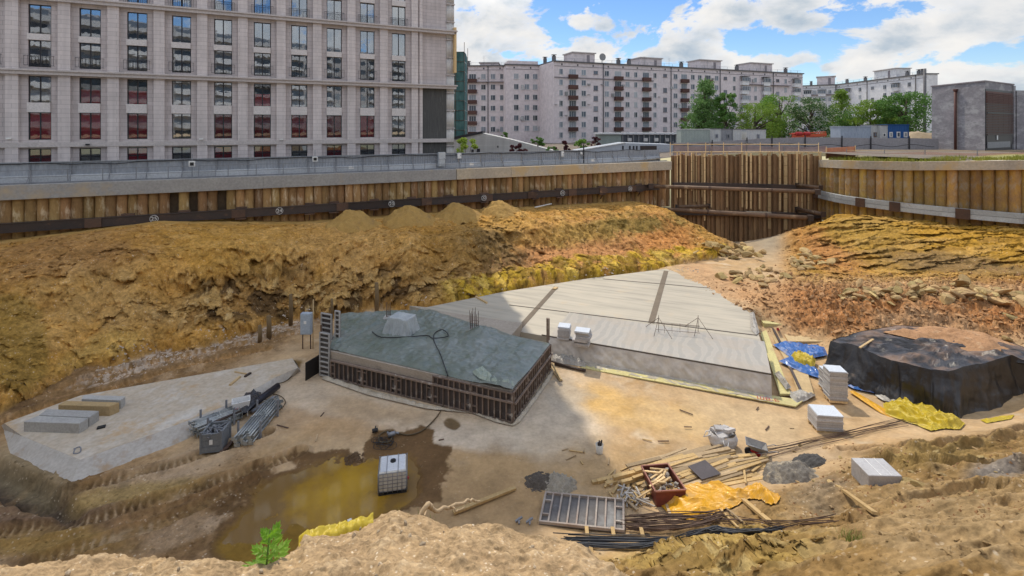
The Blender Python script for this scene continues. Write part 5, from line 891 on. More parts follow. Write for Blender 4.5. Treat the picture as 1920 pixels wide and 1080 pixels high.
# ------------------------------------------------------------------ trees and shrubs
def leafmat(name, c1, c2, c3=None):
    m, nt, b = newmat(name); oi = nt.n.new('ShaderNodeNewGeometry'); col = nt.ramp(nt.math('FRACT', nt.math('MULTIPLY', oi.outputs['Random Per Island'], 1.0)), [(0, c1), (.75, c2)] + ([(.9, c3)] if c3 else []))
    nt.ln(col, b.inputs['Base Color']); b.inputs['Roughness'].default_value = .6; b.inputs['Specular IOR Level'].default_value = .2
    ts = nt.n.new('ShaderNodeBsdfTranslucent'); nt.ln(col, ts.inputs['Color']); mx = nt.n.new('ShaderNodeMixShader'); mx.inputs[0].default_value = .35; nt.ln(b.outputs[0], mx.inputs[1]); nt.ln(ts.outputs[0], mx.inputs[2]); nt.ln(mx.outputs[0], nt.n['Material Output'].inputs[0]); return m
M_BARK = mat('grey_bark', (.13, .10, .075), (.08, .06, .05), 3, .9, .4, .02)
def tree(label, px, pyt, pw, Y, mt, shape='round', nleaf=5200, leaf=.34, name='tree', cat='tree', zb=9.8, trunk=True, low=.1, group=None, seed=1):
    r_ = np.random.default_rng(seed); top = CZ - (pyt - HZ) / F * Y; x0 = (px - 960) / F * Y; H_ = top - zb; R = pw / F * Y / 2 * (1.16 if trunk else 1.0); t = thing(name, label, cat, (x0, Y, zb), 0, group)
    ncl = int(26 + H_ * 2.2) if trunk else 14; cen = []; 
    for i in range(ncl):
        f = r_.uniform(low, 1) ** .85
        env = {'round': math.sqrt(max(0, 1 - ((f - .5) / .56) ** 2)), 'cone': (1.06 - f) ** .75 * min(1, f / .14 + .3), 'spread': min(1, (f + .15) * 1.4) * math.sqrt(max(.03, 1 - max(0, (f - .55) / .5) ** 2))}[shape]
        a = r_.uniform(0, 2 * PI); rr = R * env * math.sqrt(r_.uniform(.12, 1)) * r_.uniform(.82, 1.12); cen.append((rr * math.cos(a), rr * math.sin(a), H_ * f * .96, R * r_.uniform(.16, .34)))
    cen = np.array(cen); idx = r_.integers(0, ncl, nleaf); d = r_.normal(size=(nleaf, 3)); d /= np.linalg.norm(d, axis=1)[:, None]; rad = r_.uniform(.25, 1.1, nleaf) ** .6 * cen[idx, 3]
    p = cen[idx, :3] + d * rad[:, None] * np.array([1, 1, .72]); p[:, 2] = np.clip(p[:, 2], .05, H_ * 1.01)
    n_ = r_.normal(size=(nleaf, 3)); n_[:, 2] += .5; a1 = np.cross(n_, r_.normal(size=(nleaf, 3))); a1 /= np.linalg.norm(a1, axis=1)[:, None]; a2 = np.cross(n_, a1); a2 /= np.linalg.norm(a2, axis=1)[:, None]
    s_ = leaf * r_.uniform(.55, 1.3, nleaf)[:, None]; V = np.stack([p - a1 * s_ * .5, p + a2 * s_ * .28, p + a1 * s_ * .6, p - a2 * s_ * .28], 1).reshape(-1, 3); Q = np.arange(nleaf * 4).reshape(-1, 4)
    fast_mesh('crown' if trunk else 'foliage', V, Q, mt, False, parent=t)
    k = MB()
    if trunk:
        k.tube([(0, 0, -.3), (.1, 0, H_ * .3), (-.05, .1, H_ * .6), (.05, 0, H_ * .92)], [R * .09, R * .07, R * .045, R * .01], 7)
        for i in range(12): c_ = cen[i]; z0 = max(.4, c_[2] * .62); k.tube([(0, 0, z0), (c_[0] * .5, c_[1] * .5, z0 + (c_[2] - z0) * .55), (c_[0], c_[1], c_[2])], [R * .035, R * .022, R * .006], 5)
        k.build('trunk', M_BARK, t, world=False)
    else:
        for i in range(9): c_ = cen[i]; k.tube([(c_[0] * .15, c_[1] * .15, -.1), (c_[0] * .6, c_[1] * .6, c_[2] * .6), tuple(c_[:3])], [.04, .03, .01], 4)
        k.build('stems', M_BARK, t, world=False)
    return t
LF1 = leafmat('blue_green_leaf', (.11, .21, .06), (.18, .31, .10)); LF2 = leafmat('dark_green_leaf', (.07, .16, .035), (.13, .25, .055)); LF3 = leafmat('yellow_green_leaf', (.15, .25, .035), (.22, .33, .05)); LF4 = leafmat('blossoming_leaf', (.05, .12, .03), (.085, .17, .045), (.62, .62, .5)); LF5 = leafmat('purple_leaf', (.055, .018, .025), (.10, .03, .035)); LF6 = leafmat('lime_leaf', (.22, .32, .04), (.34, .44, .07)); LF7 = leafmat('mid_green_leaf', (.13, .25, .045), (.20, .34, .06))
G_ = 'trees behind the site cabins'
tree('tall conical pale green tree, leftmost behind the cabins', 1322, 148, 78, 112, LF1, 'cone', 7000, .42, seed=3, group=G_); tree('slender dark green tree beside the tall conical one', 1362, 170, 44, 108, LF2, 'round', 4200, .40, seed=5, group=G_); tree('low wide yellow green tree above the gap in the cabins', 1416, 195, 84, 108, LF3, 'round', 7000, .34, seed=7, group=G_)
tree('feathery mid green tree with ragged top between the low wide tree and the blossoming one', 1462, 176, 70, 116, LF7, 'spread', 6000, .42, seed=9, group=G_); tree('dark round tree full of white blossom above the red crane boom', 1521, 184, 88, 104, LF4, 'round', 8500, .38, seed=11, group=G_); tree('light green pointed tree right of the blossoming one', 1577, 168, 58, 128, LF3, 'cone', 5200, .44, seed=13, group=G_)
tree('small yellow green tree above the blue cabin', 1633, 188, 62, 112, LF3, 'spread', 5200, .38, seed=15, group=G_); tree('large dark green tree left of the concrete tower', 1700, 173, 88, 106, LF2, 'spread', 8500, .42, seed=17, group=G_); tree('low bushy tree behind the long pale container', 1604, 205, 50, 116, LF2, 'round', 3600, .4, seed=19, group=G_); tree('mid green bushy tree between the small yellow green tree and the large dark one', 1660, 186, 46, 118, LF7, 'round', 3600, .4, seed=23, group=G_)
tree('low leafy bush under the tall conical tree', 1310, 212, 60, 114, LF2, 'round', 3600, .4, seed=51, group=G_); tree('yellow green bush between the low wide tree and the feathery one', 1440, 215, 50, 118, LF3, 'round', 3000, .4, seed=53, group=G_); tree('bushy yellow green tree left of the large dark green tree', 1676, 200, 50, 122, LF3, 'round', 3600, .4, seed=55, group=G_)
tree('dark narrow tree in the shade beside the slender one', 1345, 200, 40, 118, LF2, 'round', 3200, .4, seed=27, group=G_)
S_ = dict(name='shrub', cat='shrub', trunk=False, zb=9.5)
tree('lime green bush right of the corner of the stone building', 875, 259, 46, 62.5, LF6, 'round', 2600, .2, seed=31, **S_); tree('purple leaved shrub in front of the pale low building', 972, 266, 32, 70, LF5, 'round', 1300, .24, seed=33, **S_); tree('purple leaved shrub left of the pale outbuilding', 1056, 260, 26, 80, LF5, 'round', 1100, .26, seed=35, **S_); tree('dark red shrub at the left end of the glazed shed', 1118, 254, 24, 92, LF5, 'round', 1000, .26, seed=37, **S_)
tree('green shrub between the two purple shrubs beside the outbuilding', 1092, 261, 30, 93, LF7, 'round', 1200, .28, seed=39, **S_); tree('small dark green shrub under the windows of the middle apartment wing', 946, 248, 20, 130, LF2, 'round', 800, .4, seed=41, **S_); tree('low olive shrub left of the purple shrub at the outbuilding', 1036, 275, 22, 80, LF2, 'round', 800, .24, seed=43, **S_); tree('dark green shrub under the third window row of the parapet wing', 1009, 257, 26, 125, LF2, 'round', 900, .4, seed=45, **S_)
# ================================================================== THINGS IN THE PIT
M_FILM = None
def polymesh(name, poly, z, m, parent=None, n=140, fn=None, smooth=True, colfn=None, world_off=None):
    """a sheet laid over a polygon: regular grid clipped to the outline, height z + fn(x, y)"""
    P2 = np.array([(p[0], p[1]) for p in poly]); lo = P2.min(0); hi = P2.max(0); st = max(hi - lo) / n
    gx, gy = np.meshgrid(np.arange(lo[0] - st, hi[0] + 2 * st, st), np.arange(lo[1] - st, hi[1] + 2 * st, st)); ins = np.zeros(gx.shape, bool); best = np.full(gx.shape, 1e9); bx, by = gx.copy(), gy.copy(); N = len(P2)
    for i in range(N):
        a, b_ = P2[i], P2[(i + 1) % N]; c_ = ((a[1] > gy) != (b_[1] > gy)); xs = (b_[0] - a[0]) * (gy - a[1]) / (b_[1] - a[1] + 1e-12) + a[0]; ins ^= c_ & (gx < xs)
        e = b_ - a; t = np.clip(((gx - a[0]) * e[0] + (gy - a[1]) * e[1]) / (e @ e), 0, 1); qx, qy = a[0] + t * e[0], a[1] + t * e[1]; d = np.hypot(gx - qx, gy - qy); k = d < best; best = np.where(k, d, best); bx = np.where(k, qx, bx); by = np.where(k, qy, by)
    near = ~ins & (best < st * 1.45); X_ = np.where(near, bx, gx); Y_ = np.where(near, by, gy); ok = ins | near; ed = np.where(ins, best, 0)
    Z_ = z + (fn(X_, Y_, ed) if fn else 0 * X_); q = grid_faces(*gx.shape); q = q[ok.ravel()[q].all(1)]; used = np.unique(q); mp = np.full(gx.size, -1); mp[used] = np.arange(len(used)); V = np.stack([X_, Y_, Z_], -1).reshape(-1, 3)[used]
    off = np.array(wl(parent)) if parent is not None else V.mean(0); o = fast_mesh(name, V - off, mp[q], m, smooth, parent=parent)
    if parent is None: o.location = off
    return o
M_CONCP = mat('pale_concrete', (.55, .49, .40), (.47, .39, .29), .6, .85, .25, .02, spots=((.47, .31, .15), .45, .56), c3=(.58, .54, .47)); M_CONCG = mat('grey_block_concrete', (.42, .41, .385), (.35, .34, .315), 1.4, .85, .25, .015, .12); M_OCHREC = mat('sandy_block_concrete', (.43, .30, .14), (.38, .28, .15), 1.2, .85, .25, .015)
# --- big raft slab under clear film
slab = thing('concrete_slab', 'large pale concrete raft slab with dark joint strips and plastic film at its front edge', 'concrete slab', (8, 36, 0))
FR = P(1446, 703, 1); FLc = P(1030, 631.5, 1); e1 = (FLc - FR).normalized(); e2 = Vector((-e1.y, e1.x, 0)) * -1
if e2.y < 0: e2 = -e2
FB = FLc + e1 * 5.0
poly = [FR, P(1411, 590, 1), P(1332, 533, 1), P(1249, 504, 1), P(1110, 521, 1), P(950, 546, 1), P(800, 576, 1), Vector((-7.5, 36.3, 1)), FB]
m, nt, b = newmat('striped_slab_surface'); v = nt.coords(rz=-math.atan2(e1.y, e1.x)); vm = nt.n.new('ShaderNodeMapping'); vm.inputs['Scale'].default_value = (.12, 1.6, 1); nt.ln(v, vm.inputs[0])
st_ = nt.noise(vm.outputs[0], 1.6, 8, .6, .3); cl = nt.ramp(st_, [(.34, (.33, .30, .24)), (.5, (.43, .385, .30)), (.66, (.47, .42, .325))]); cl = nt.mix(.55, cl, nt.ramp(nt.noise(v, .35, 5), [(.3, .84), (.7, 1.08)]), 'MULTIPLY'); cl = nt.mix(nt.ramp(nt.noise(v, .8, 6), [(.6, 0.0), (.75, .5)]), cl, (.50, .39, .25)); nt.ln(cl, b.inputs['Base Color']); b.inputs['Roughness'].default_value = .62; bump(nt, b, st_, .25, .02); M_SLAB = m
k = MB(); k.prism([(p.x, p.y) for p in poly], -.2, 1.0); k.build('slab_body', M_SLAB, slab)
M_JOINT = mat('dark_joint', (.10, .085, .07), (.07, .06, .05), 2, .8, .2); M_JTIM = mat('weathered_joint_timber', (.20, .16, .115), (.15, .12, .09), 1.5, .85, .3, rand=.1)
for a, b_, w, mm in ((P(1249, 508, 1), P(1221, 606, 1), .40, M_JTIM), (P(1043, 538, 1), P(961, 630, 1), .36, M_JTIM), (P(955, 572, 1), P(1420, 629, 1), .09, M_JOINT), (P(1130, 523, 1), P(1338, 541, 1), .08, M_JOINT)):
    k = MB(); k.bar(a + Vector((0, 0, .006)), b_ + Vector((0, 0, .006)), w, .03); k.build('joint_strip', mm, slab)
k = MB(); k.bar(P(892, 556, 1.05), P(913, 568, 1.05), .12); k.bar(P(1038, 540, 1.06), P(1044, 541, 1.06), .5, .1); tag(k.build('timber_offcut', M_TIMB), 'short pale timber offcut lying on the shaded corner of the slab', 'plank')
# film: drawn over the front strip, down the face and out over the ground
m, nt, b = newmat('clear_plastic_film'); v = nt.coords(rz=-math.atan2(e1.y, e1.x)); wv = nt.n.new('ShaderNodeTexWave'); wv.bands_direction = 'X'; wv.inputs['Scale'].default_value = .55; wv.inputs['Distortion'].default_value = 11.0; wv.inputs['Detail'].default_value = 4.0; wv.inputs['Detail Scale'].default_value = .9; vm = nt.n.new('ShaderNodeMapping'); vm.inputs['Scale'].default_value = (1, .55, 1); nt.ln(v, vm.inputs[0]); nt.ln(vm.outputs[0], wv.inputs['Vector'])
cl = nt.ramp(wv.outputs['Fac'], [(.2, (.35, .32, .26)), (.48, (.37, .335, .27)), (.60, (.43, .385, .305)), (.9, (.40, .36, .29))]); cl = nt.mix(nt.ramp(nt.noise(v, .55, 6), [(.5, 0.0), (.62, .6)]), cl, (.40, .33, .235)); ge_ = nt.n.new('ShaderNodeNewGeometry'); sz_ = nt.n.new('ShaderNodeSeparateXYZ'); nt.ln(ge_.outputs['True Normal'], sz_.inputs[0]); cl = nt.mix(nt.ramp(sz_.outputs[2], [(.75, 1.0), (.92, 0.0)]), cl, nt.ramp(nt.noise(v, 1.4, 7, .65), [(.35, (.42, .375, .32)), (.65, (.58, .525, .45))])); nt.ln(cl, b.inputs['Base Color']); b.inputs['Roughness'].default_value = .34; b.inputs['Specular IOR Level'].default_value = .5; b.inputs['Coat Weight'].default_value = .25; b.inputs['Coat Roughness'].default_value = .18
hh = nt.math('ADD', nt.math('MULTIPLY', wv.outputs['Fac'], .12), nt.math('MULTIPLY', nt.noise(v, 3.5, 6), .6)); bump(nt, b, hh, .5, .05); M_FILM = m
nu, nv = 260, 70; U_, V_ = np.meshgrid(np.linspace(0, 1, nu), np.linspace(0, 1, nv)); Lf = (FLc - FR).length
prof = np.interp(V_, [0, .55, .60, .80, 1.0], [0, 1, 1, 2, 3]); wr = fbm(U_ * 30, V_ * 6, 4, 201, .6); wr2 = ridged(U_ * 14 + V_ * 5, V_ * 4, 4, 203)
back = np.interp(V_, [0, .57], [4.4, 0]); back = np.where(V_ > .57, 0, back); out_ = np.clip((V_ - .57) / .21, 0, 1) * .35 + np.clip((V_ - .80) / .2, 0, 1) * (.55 + .25 * fbm(U_ * 12, V_ * 0, 3, 207)); zf = np.where(V_ < .57, 1.022, 1.022 - np.clip((V_ - .57) / .23, 0, 1) * .99)
zf = zf + np.where(V_ < .57, .006 * wr, .05 * np.clip(wr2, 0, 1) * np.clip((V_ - .57) * 6, 0, 1)); out_ = out_ + np.where(V_ > .57, .07 * wr + .05 * wr2, 0) * np.clip((V_ - .57) * 8, 0, 1)
cx_ = FR.x + e1.x * Lf * U_ + e2.x * (back - out_); cy_ = FR.y + e1.y * Lf * U_ + e2.y * (back - out_); o = fast_mesh('plastic_film', np.stack([cx_, cy_, zf], -1).reshape(-1, 3) - np.array(slab.location), grid_faces(nv, nu), M_FILM, True, parent=slab)
k = MB(); k.bar(FR + Vector((0, 0, .04)), FLc + e1 * .5 + Vector((0, 0, .04)), .07, .05); k.build('edge_batten', M_JOINT, slab)
def crumple(name, poly, z, m, amp, label, cat, fx=1.6, seed=0, n=110, edge=.15, group=None, ground=False, fold=1.0, rz=0.0, smooth_=1.0):
    c_, s_ = math.cos(rz), math.sin(rz); loc = None
    def fn(X_, Y_, ed):
        a = X_ * c_ + Y_ * s_; b_ = -X_ * s_ + Y_ * c_; r_ = ridged(a * fx + .6 * fbm(a, b_, 2, seed), b_ * fx * .35, 2 if smooth_ < 1 else 3, seed + 1); f_ = fbm(a * fx * .7, b_ * fx * .7, 4, seed + 5); e_ = np.clip(ed / edge, .12, 1)
        h = e_ * amp * (.45 + .4 * f_ * smooth_ + .55 * fold * np.clip(r_, -.4, 1)) + .03
        if ground: h = h + np.array([hs(float(i), float(j)) for i, j in zip(X_.ravel(), Y_.ravel())]).reshape(X_.shape) - z
        return h
    return tag(polymesh(name, poly, z, m, n=n, fn=fn), label, cat, group)
M_YINS = mat('yellow_foam_board', (.58, .52, .24), (.52, .455, .205), 1.0, .75, .1, .01, .08, spots=((.46, .36, .19), .9, .55)); M_PLYB = mat('tan_plywood', (.52, .385, .20), (.45, .33, .175), .9, .75, .1, .01, .1, spots=((.36, .25, .13), 1.0, .62))
yb_ = thing('foam_board_strip', 'long strip of yellow foam boards on the ground along the front of the slab', 'foam board', P(1300, 725)); q0, q1, r0, r1 = P(1092, 684, .03), P(1506, 752, .03), P(1089, 690, .03), P(1492, 763, .03)
for i in range(8):
    f0, f1_ = i / 8 + .001, (i + 1) / 8 - .001; k = MB(); A_ = [q0.lerp(q1, f0), q0.lerp(q1, f1_), r0.lerp(r1, f1_), r0.lerp(r1, f0)]; k.prism([(p.x, p.y) for p in A_[::-1]], .0, .055 + .006 * (i % 2)); k.build('board', M_YINS, yb_)
M_REDT = mat('red_marking', (.45, .06, .05), None, 3, .8, 0); me = text_mesh('ШВ-Б', .42, .002); me.materials.append(M_REDT); o = bpy.data.objects.new('red_lettering', me); C.objects.link(o); o.parent = yb_; c_ = P(1440, 748.5, .07); o.location = c_ - yb_.location; d_ = (q1 - q0); o.rotation_euler = (0, 0, math.atan2(d_.y, d_.x))
def board(pxs, z0, z1, m, name, label, cat, group=None):
    k = MB(); k.prism([(P(a, c_, z1).x, P(a, c_, z1).y) for a, c_ in pxs], z0, z1); return tag(k.build(name, m), label, cat, group)
board(((1508, 590), (1490, 610), (1432, 606), (1412, 584)), .1, .42, M_YINS, 'foam_board', 'yellow foam board at the back corner of the slab, half under red earth', 'foam board')
board(((1432, 607), (1421, 588), (1414, 588), (1462, 738), (1483, 738)), .0, .10, M_YINS, 'foam_board', 'tapering yellow foam board standing along the right side of the slab', 'foam board')
board(((1455, 612), (1438, 612), (1480, 690), (1510, 686)), .0, .05, M_PLYB, 'plywood_sheet', 'tan plywood sheet between the slab and the blue tarpaulin', 'plywood'); board(((1512, 690), (1482, 694), (1498, 742), (1526, 738)), .0, .06, M_PLYB, 'plywood_sheet', 'tan plywood sheet in front of the blue tarpaulin', 'plywood'); board(((1555, 612), (1462, 612), (1478, 640), (1560, 640)), .02, .13, M_PLYB, 'plywood_sheet', 'dusty plywood sheet behind the blue tarpaulin, partly buried in red earth', 'plywood')
k = MB(); k.bar(P(1448, 614, .15), P(1463, 642, .15), .13, .08); tag(k.build('steel_channel', M_STEEL), 'dark steel channel on the dusty plywood behind the blue tarpaulin', 'channel'); k = MB(); k.bar(P(1482, 690, .1), P(1503, 735, .1), .13, .08); tag(k.build('steel_channel', M_STEEL), 'dark steel channel between the plywood sheets in front of the blue tarpaulin', 'channel'); k = MB(); k.tube([P(1458.5, 617, .1), P(1458.5, 617, .5)], .09, 10); tag(k.build('red_marker_post', M_RED), 'short red marker post on the dusty plywood', 'post')
M_GFILM = mat('grey_film', (.40, .375, .33), (.33, .31, .28), 1.4, .4, .4, .03); crumple('plastic_sheet', [P(a, c_) for a, c_ in ((1478, 738), (1500, 735), (1530, 742), (1512, 752), (1494, 758), (1486, 752))], 0, M_GFILM, .22, 'crumpled grey plastic sheet at the front right corner of the slab', 'plastic sheet', 3, 11); crumple('plastic_sheet', [P(a, c_, .9) for a, c_ in ((1406, 590), (1414, 590), (1424, 628), (1418, 632), (1408, 622))], 1.0, M_GFILM, .2, 'crumpled grey film gathered at the back right corner of the slab', 'plastic sheet', 4, 13); crumple('plastic_sheet', [P(a, c_, .5) for a, c_ in ((1452, 690), (1464, 690), (1484, 716), (1474, 720))], .15, M_GFILM, .3, 'rumpled film trailing from the right side of the slab', 'plastic sheet', 4, 17)
# --- thin rebar cage on the film
k = MB()
for px in (1235, 1309):
    c_ = P(px, 622, 1.02); k.tube([c_, c_ + Vector((0, 0, 1.05))], .016, 5)
    for dx, dy in ((-.6, .8), (.5, -1.1), (-.5, -.7)): k.tube([c_ + Vector((0, 0, .9)), c_ + Vector((dx, dy, 0))], .014, 5)
for z_ in (.15, .55, .6): k.tube([P(1230, 622, 1.02) + Vector((0, 0, z_)), P(1312, 629, 1.02) + Vector((0, 0, z_))], .012, 5)
for px in (1246, 1260, 1275, 1290): c_ = P(px, 624, 1.02); k.tube([c_, c_ + Vector((0, 0, .6))], .01, 4)
M_REB = mat('rusty_rebar', (.13, .08, .055), (.09, .06, .045), 3, .8, .2, rand=.2); tag(k.build('rebar_cage', M_REB), 'thin rebar frame standing on the wavy film of the slab', 'rebar frame')
# --- stacks of boards / blocks
M_GYP = mat('white_sheet_board', (.50, .485, .47), (.42, .40, .385), 2, .8, .1, .01, .12); M_GYPT = mat('bluish_wrap', (.60, .64, .68), (.54, .58, .63), 2, .35, .1, .01); M_PAL = M_TIMB
def stack(label, c_, w, d, h, rz, n, jit=.02, cols=((0, 1.0, 1.0),), top=True, group='stacks of white boards', pallet=True):
    t = thing('board_stack', label, 'board stack', c_, rz, group)
    z0 = 0
    if pallet:
        k = MB()
        for y_ in (-d * .42, 0, d * .42): k.box((0, y_, .05), (w, .1, .1))
        for x_ in np.linspace(-w * .45, w * .45, 5): k.box((x_, 0, .112), (.1, d, .022))
        k.build('pallet', M_PAL, t, world=False); z0 = .125
    for off, fw, fh in cols:
        nn = max(2, int(n * fh)); th_ = (h - z0) / n
        for i in range(nn):
            k = MB(); k.box((off * w + random.gauss(0, jit), random.gauss(0, jit), z0 + th_ * (i + .5)), (w * fw, d * (1 if fw == 1 else .9), th_ * .95), random.gauss(0, jit * .4)); k.build('board', M_GYPT if (top and i == nn - 1) else M_GYP, t, world=False)
    return t
rS = math.atan2((P(1560, 770) - P(1520, 768)).y, (P(1560, 770) - P(1520, 768)).x)
stack('neat stack of white boards with bluish top beside the plastic corner of the slab', P(1547, 803), 1.12, .92, .84, -.12, 20, .012); stack('tall stack of thin white boards between the blue tarpaulin and the black tarpaulin', P(1566, 749), .84, .74, 1.6, -.15, 34, .012); tt_ = stack('short stack of white boards leaning on the tall stack beside the blue tarpaulin', P(1552, 731), .62, .62, 1.15, -.1, 24, .015)
stack('small stack of white boards on the film near the tall rusty post', P(1058, 633, 1.03), .72, .7, .78, -.25, 8, .015, pallet=False); stack('leaning stack of white boards at the slab edge, right of the small stack', P(1091, 646, 1.03), .85, .7, .95, -.35, 9, .07, pallet=False)
# shrink wrapped block pallet
M_WRAP = mat('clear_wrap', (.42, .41, .41), (.35, .335, .33), 1.5, .22, .25, .02, coat=.4); gb = G(1643, 918); t = thing('wrapped_pallet', 'shrink wrapped pallet of grey blocks on the brown slope at the right', 'pallet', gb + Vector((0, 0, .02)), -.03); t.scale = (.84, .84, .88)
k = MB(); [k.box((x_, 0, .06), (.1, 1.05, .12)) for x_ in (-.55, 0, .55)]; [k.box((0, y_, .13), (1.25, .12, .02)) for y_ in (-.45, -.15, .15, .45)]; k.build('pallet', M_TIMB, t, world=False)
for i in range(6):
    k = MB(); k.box((-.52 + i * .205, 0, .47), (.2, 1.0, .64)); k.build('block_row', M_CONCG, t, world=False)
k = MB(); k.b2(-.64, .62, -.52, .52, .15, .815); o = k.build('wrap', M_WRAP, t, world=False, bevel=.03); k = MB()
for a, c_ in ((-.15, .012), (.25, .008)): k.b2(a - c_, a + c_, -.5, .5, .816, .822)
k.build('wrap_crease', M_WHITE, t, world=False)
# --- white bulk bag full of blocks
bb = thing('bulk_bag', 'torn white bulk bag filled with white blocks beside the wheelbarrow', 'bulk bag', P(1355, 832), .35); bb.scale = (.86, .86, .88); M_BAG = mat('white_woven_bag', (.62, .61, .59), (.52, .50, .48), 2, .8, .3, .02)
gx, gy = np.meshgrid(np.linspace(0, 2 * PI, 61), np.linspace(0, 1, 24)); rr = .58 + .07 * np.sin(gy * PI) + .05 * fbm(np.cos(gx) * 3, gy * 3 + np.sin(gx) * 2, 4, 301) - .05 * np.abs(np.sin(gx * 2)); V = np.stack([np.sign(np.cos(gx)) * np.abs(np.cos(gx)) ** .55 * rr, np.sign(np.sin(gx)) * np.abs(np.sin(gx)) ** .55 * rr, gy * (.62 + .10 * fbm(np.cos(gx) * 4, np.sin(gx) * 4, 3, 305))], -1).reshape(-1, 3); fast_mesh('bag', V, grid_faces(24, 61), M_BAG, True, parent=bb)
for i, (x_, y_, z_, rx, ry, rz_) in enumerate(((-.2, .2, .6, .1, .2, .1), (.25, .2, .62, -.1, .1, .3), (-.25, -.2, .6, .2, -.2, -.2), (.2, -.25, .78, -.25, .12, .2), (.12, -.1, .66, .1, .3, .5), (-.1, .05, .76, .2, .1, -.4), (.3, -.05, .55, .4, .2, .1))):
    k = MB(); k.box((x_, y_, z_), (.6, .3, .14) if i % 2 else (.5, .42, .12), R=Matrix.Rotation(rz_, 3, 'Z') @ Matrix.Rotation(rx, 3, 'X') @ Matrix.Rotation(ry, 3, 'Y')); k.build('block', M_GYP, bb, world=False, bevel=.01)
for a in (2.5, 4.0, .5): k = MB(); k.tube([(.5 * math.cos(a), .5 * math.sin(a), .55), (.8 * math.cos(a), .8 * math.sin(a), .5), (.95 * math.cos(a + .2), .95 * math.sin(a + .2), .3), (.7 * math.cos(a + .35), .7 * math.sin(a + .35), .45), (.5 * math.cos(a + .4), .5 * math.sin(a + .4), .55)], .03, 5); k.build('lifting_loop', M_BAG, bb, world=False)
# --- wheelbarrow
wbar = thing('wheelbarrow', 'grey steel wheelbarrow with a red underside next to the rods', 'wheelbarrow', P(1421, 857), -.35); wbar.scale = (.84, .84, .84); M_TRAY = mat('galvanised_tray', (.36, .35, .33), (.27, .255, .24), 3, .5, .1, metal=.3)
k = MB(); T_ = [(-.55, -.34, .72), (.42, -.34, .58), (.42, .34, .58), (-.55, .34, .72)]; B_ = [(-.3, -.2, .42), (.2, -.2, .34), (.2, .2, .34), (-.3, .2, .42)]; k.add(T_ + B_, [(4, 5, 6, 7), (0, 1, 5, 4), (1, 2, 6, 5), (2, 3, 7, 6), (3, 0, 4, 7)]); o = k.build('tray', M_TRAY, wbar, world=False); so_ = o.modifiers.new('Solidify', 'SOLIDIFY'); so_.thickness = .025
k = MB(); k.tube([T_[i % 4] for i in range(5)], .02, 6); k.build('rim', M_GALV, o, world=False)
k = MB(); k.tube([(-.32 + .26 * math.cos(a), -.06, .24 + .2 * math.sin(a)) for a in (0,)] + [(-.32, .06, .24)], .01, 4); 
k = MB(); k.tube([(-.42, -.055, .2), (-.42, .055, .2)], .2, 18); k.build('wheel', M_BLK, wbar, world=False); k = MB(); k.add([(-.36, -.22, .40), (.16, -.22, .33), (.16, .22, .33), (-.36, .22, .40), (-.2, -.14, .08), (.02, -.14, .06), (.02, .14, .06), (-.2, .14, .08)], [(0, 1, 5, 4), (1, 2, 6, 5), (2, 3, 7, 6), (3, 0, 4, 7), (4, 5, 6, 7), (3, 2, 1, 0)]); k.build('red_undertray', M_RED, wbar, world=False)
for y_ in (-.25, .25): k = MB(); k.tube([(-.42, y_ * .3, .2), (.1, y_, .35), (.75, y_ * 1.15, .62), (.92, y_ * 1.15, .6)], .018, 6); k.build('handle', M_GALV, wbar, world=False); k = MB(); k.tube([(.1, y_, .35), (.22, y_, .0), (.36, y_, .42)], .016, 6); k.build('leg', M_GALV, wbar, world=False)
# --- footing with formwork
A0, B0, C0 = P(962, 795), P(600, 705), P(1027, 690); ex = (B0 - A0).normalized(); ey = Vector((-ex.y, ex.x, 0)); ey = ey if ey.y > 0 else -ey; LA = (B0 - A0).length; LC = (C0 - A0).dot(ey)
def FW(a, b_, z): return A0 + ex * a + ey * b_ + Vector((0, 0, z))
foot = thing('footing_block', 'concrete foundation block inside steel formwork in the middle of the pit', 'foundation block', A0 + ex * 5 + ey * 3); fp = [FW(.12, .12, 0), FW(.12, LC - .1, 0), FW(2.6, LC + .2, 0), FW(2.7, LC + 2.2, 0), P(802, 579, 1.5), P(640, 590, 1.5), FW(LA - .35, .12, 0)]
k = MB(); k.prism([(p.x, p.y) for p in fp], -.1, 1.46); k.build('concrete', mat('fresh_beige_concrete', (.40, .345, .28), (.33, .28, .22), .9, .85, .15, .01, spots=((.20, .17, .14), 1.2, .60), stretch=(1, 1, 2)), foot)
M_PFRAME = mat('rusty_panel_frame', (.22, .17, .135), (.16, .115, .09), 1.6, .75, .2, .01, .2, spots=((.40, .36, .31), 1.5, .56)); M_PPLY = mat('dark_form_plywood', (.075, .06, .055), (.05, .042, .04), 1.2, .6, .15, .01, .3, spots=((.17, .16, .155), .8, .58)); M_PGREY = mat('grey_panel_frame', (.42, .41, .39), (.33, .32, .30), 1.6, .6, .15, .01, .15, spots=((.22, .14, .10), 1.3, .62))
_pc = {}
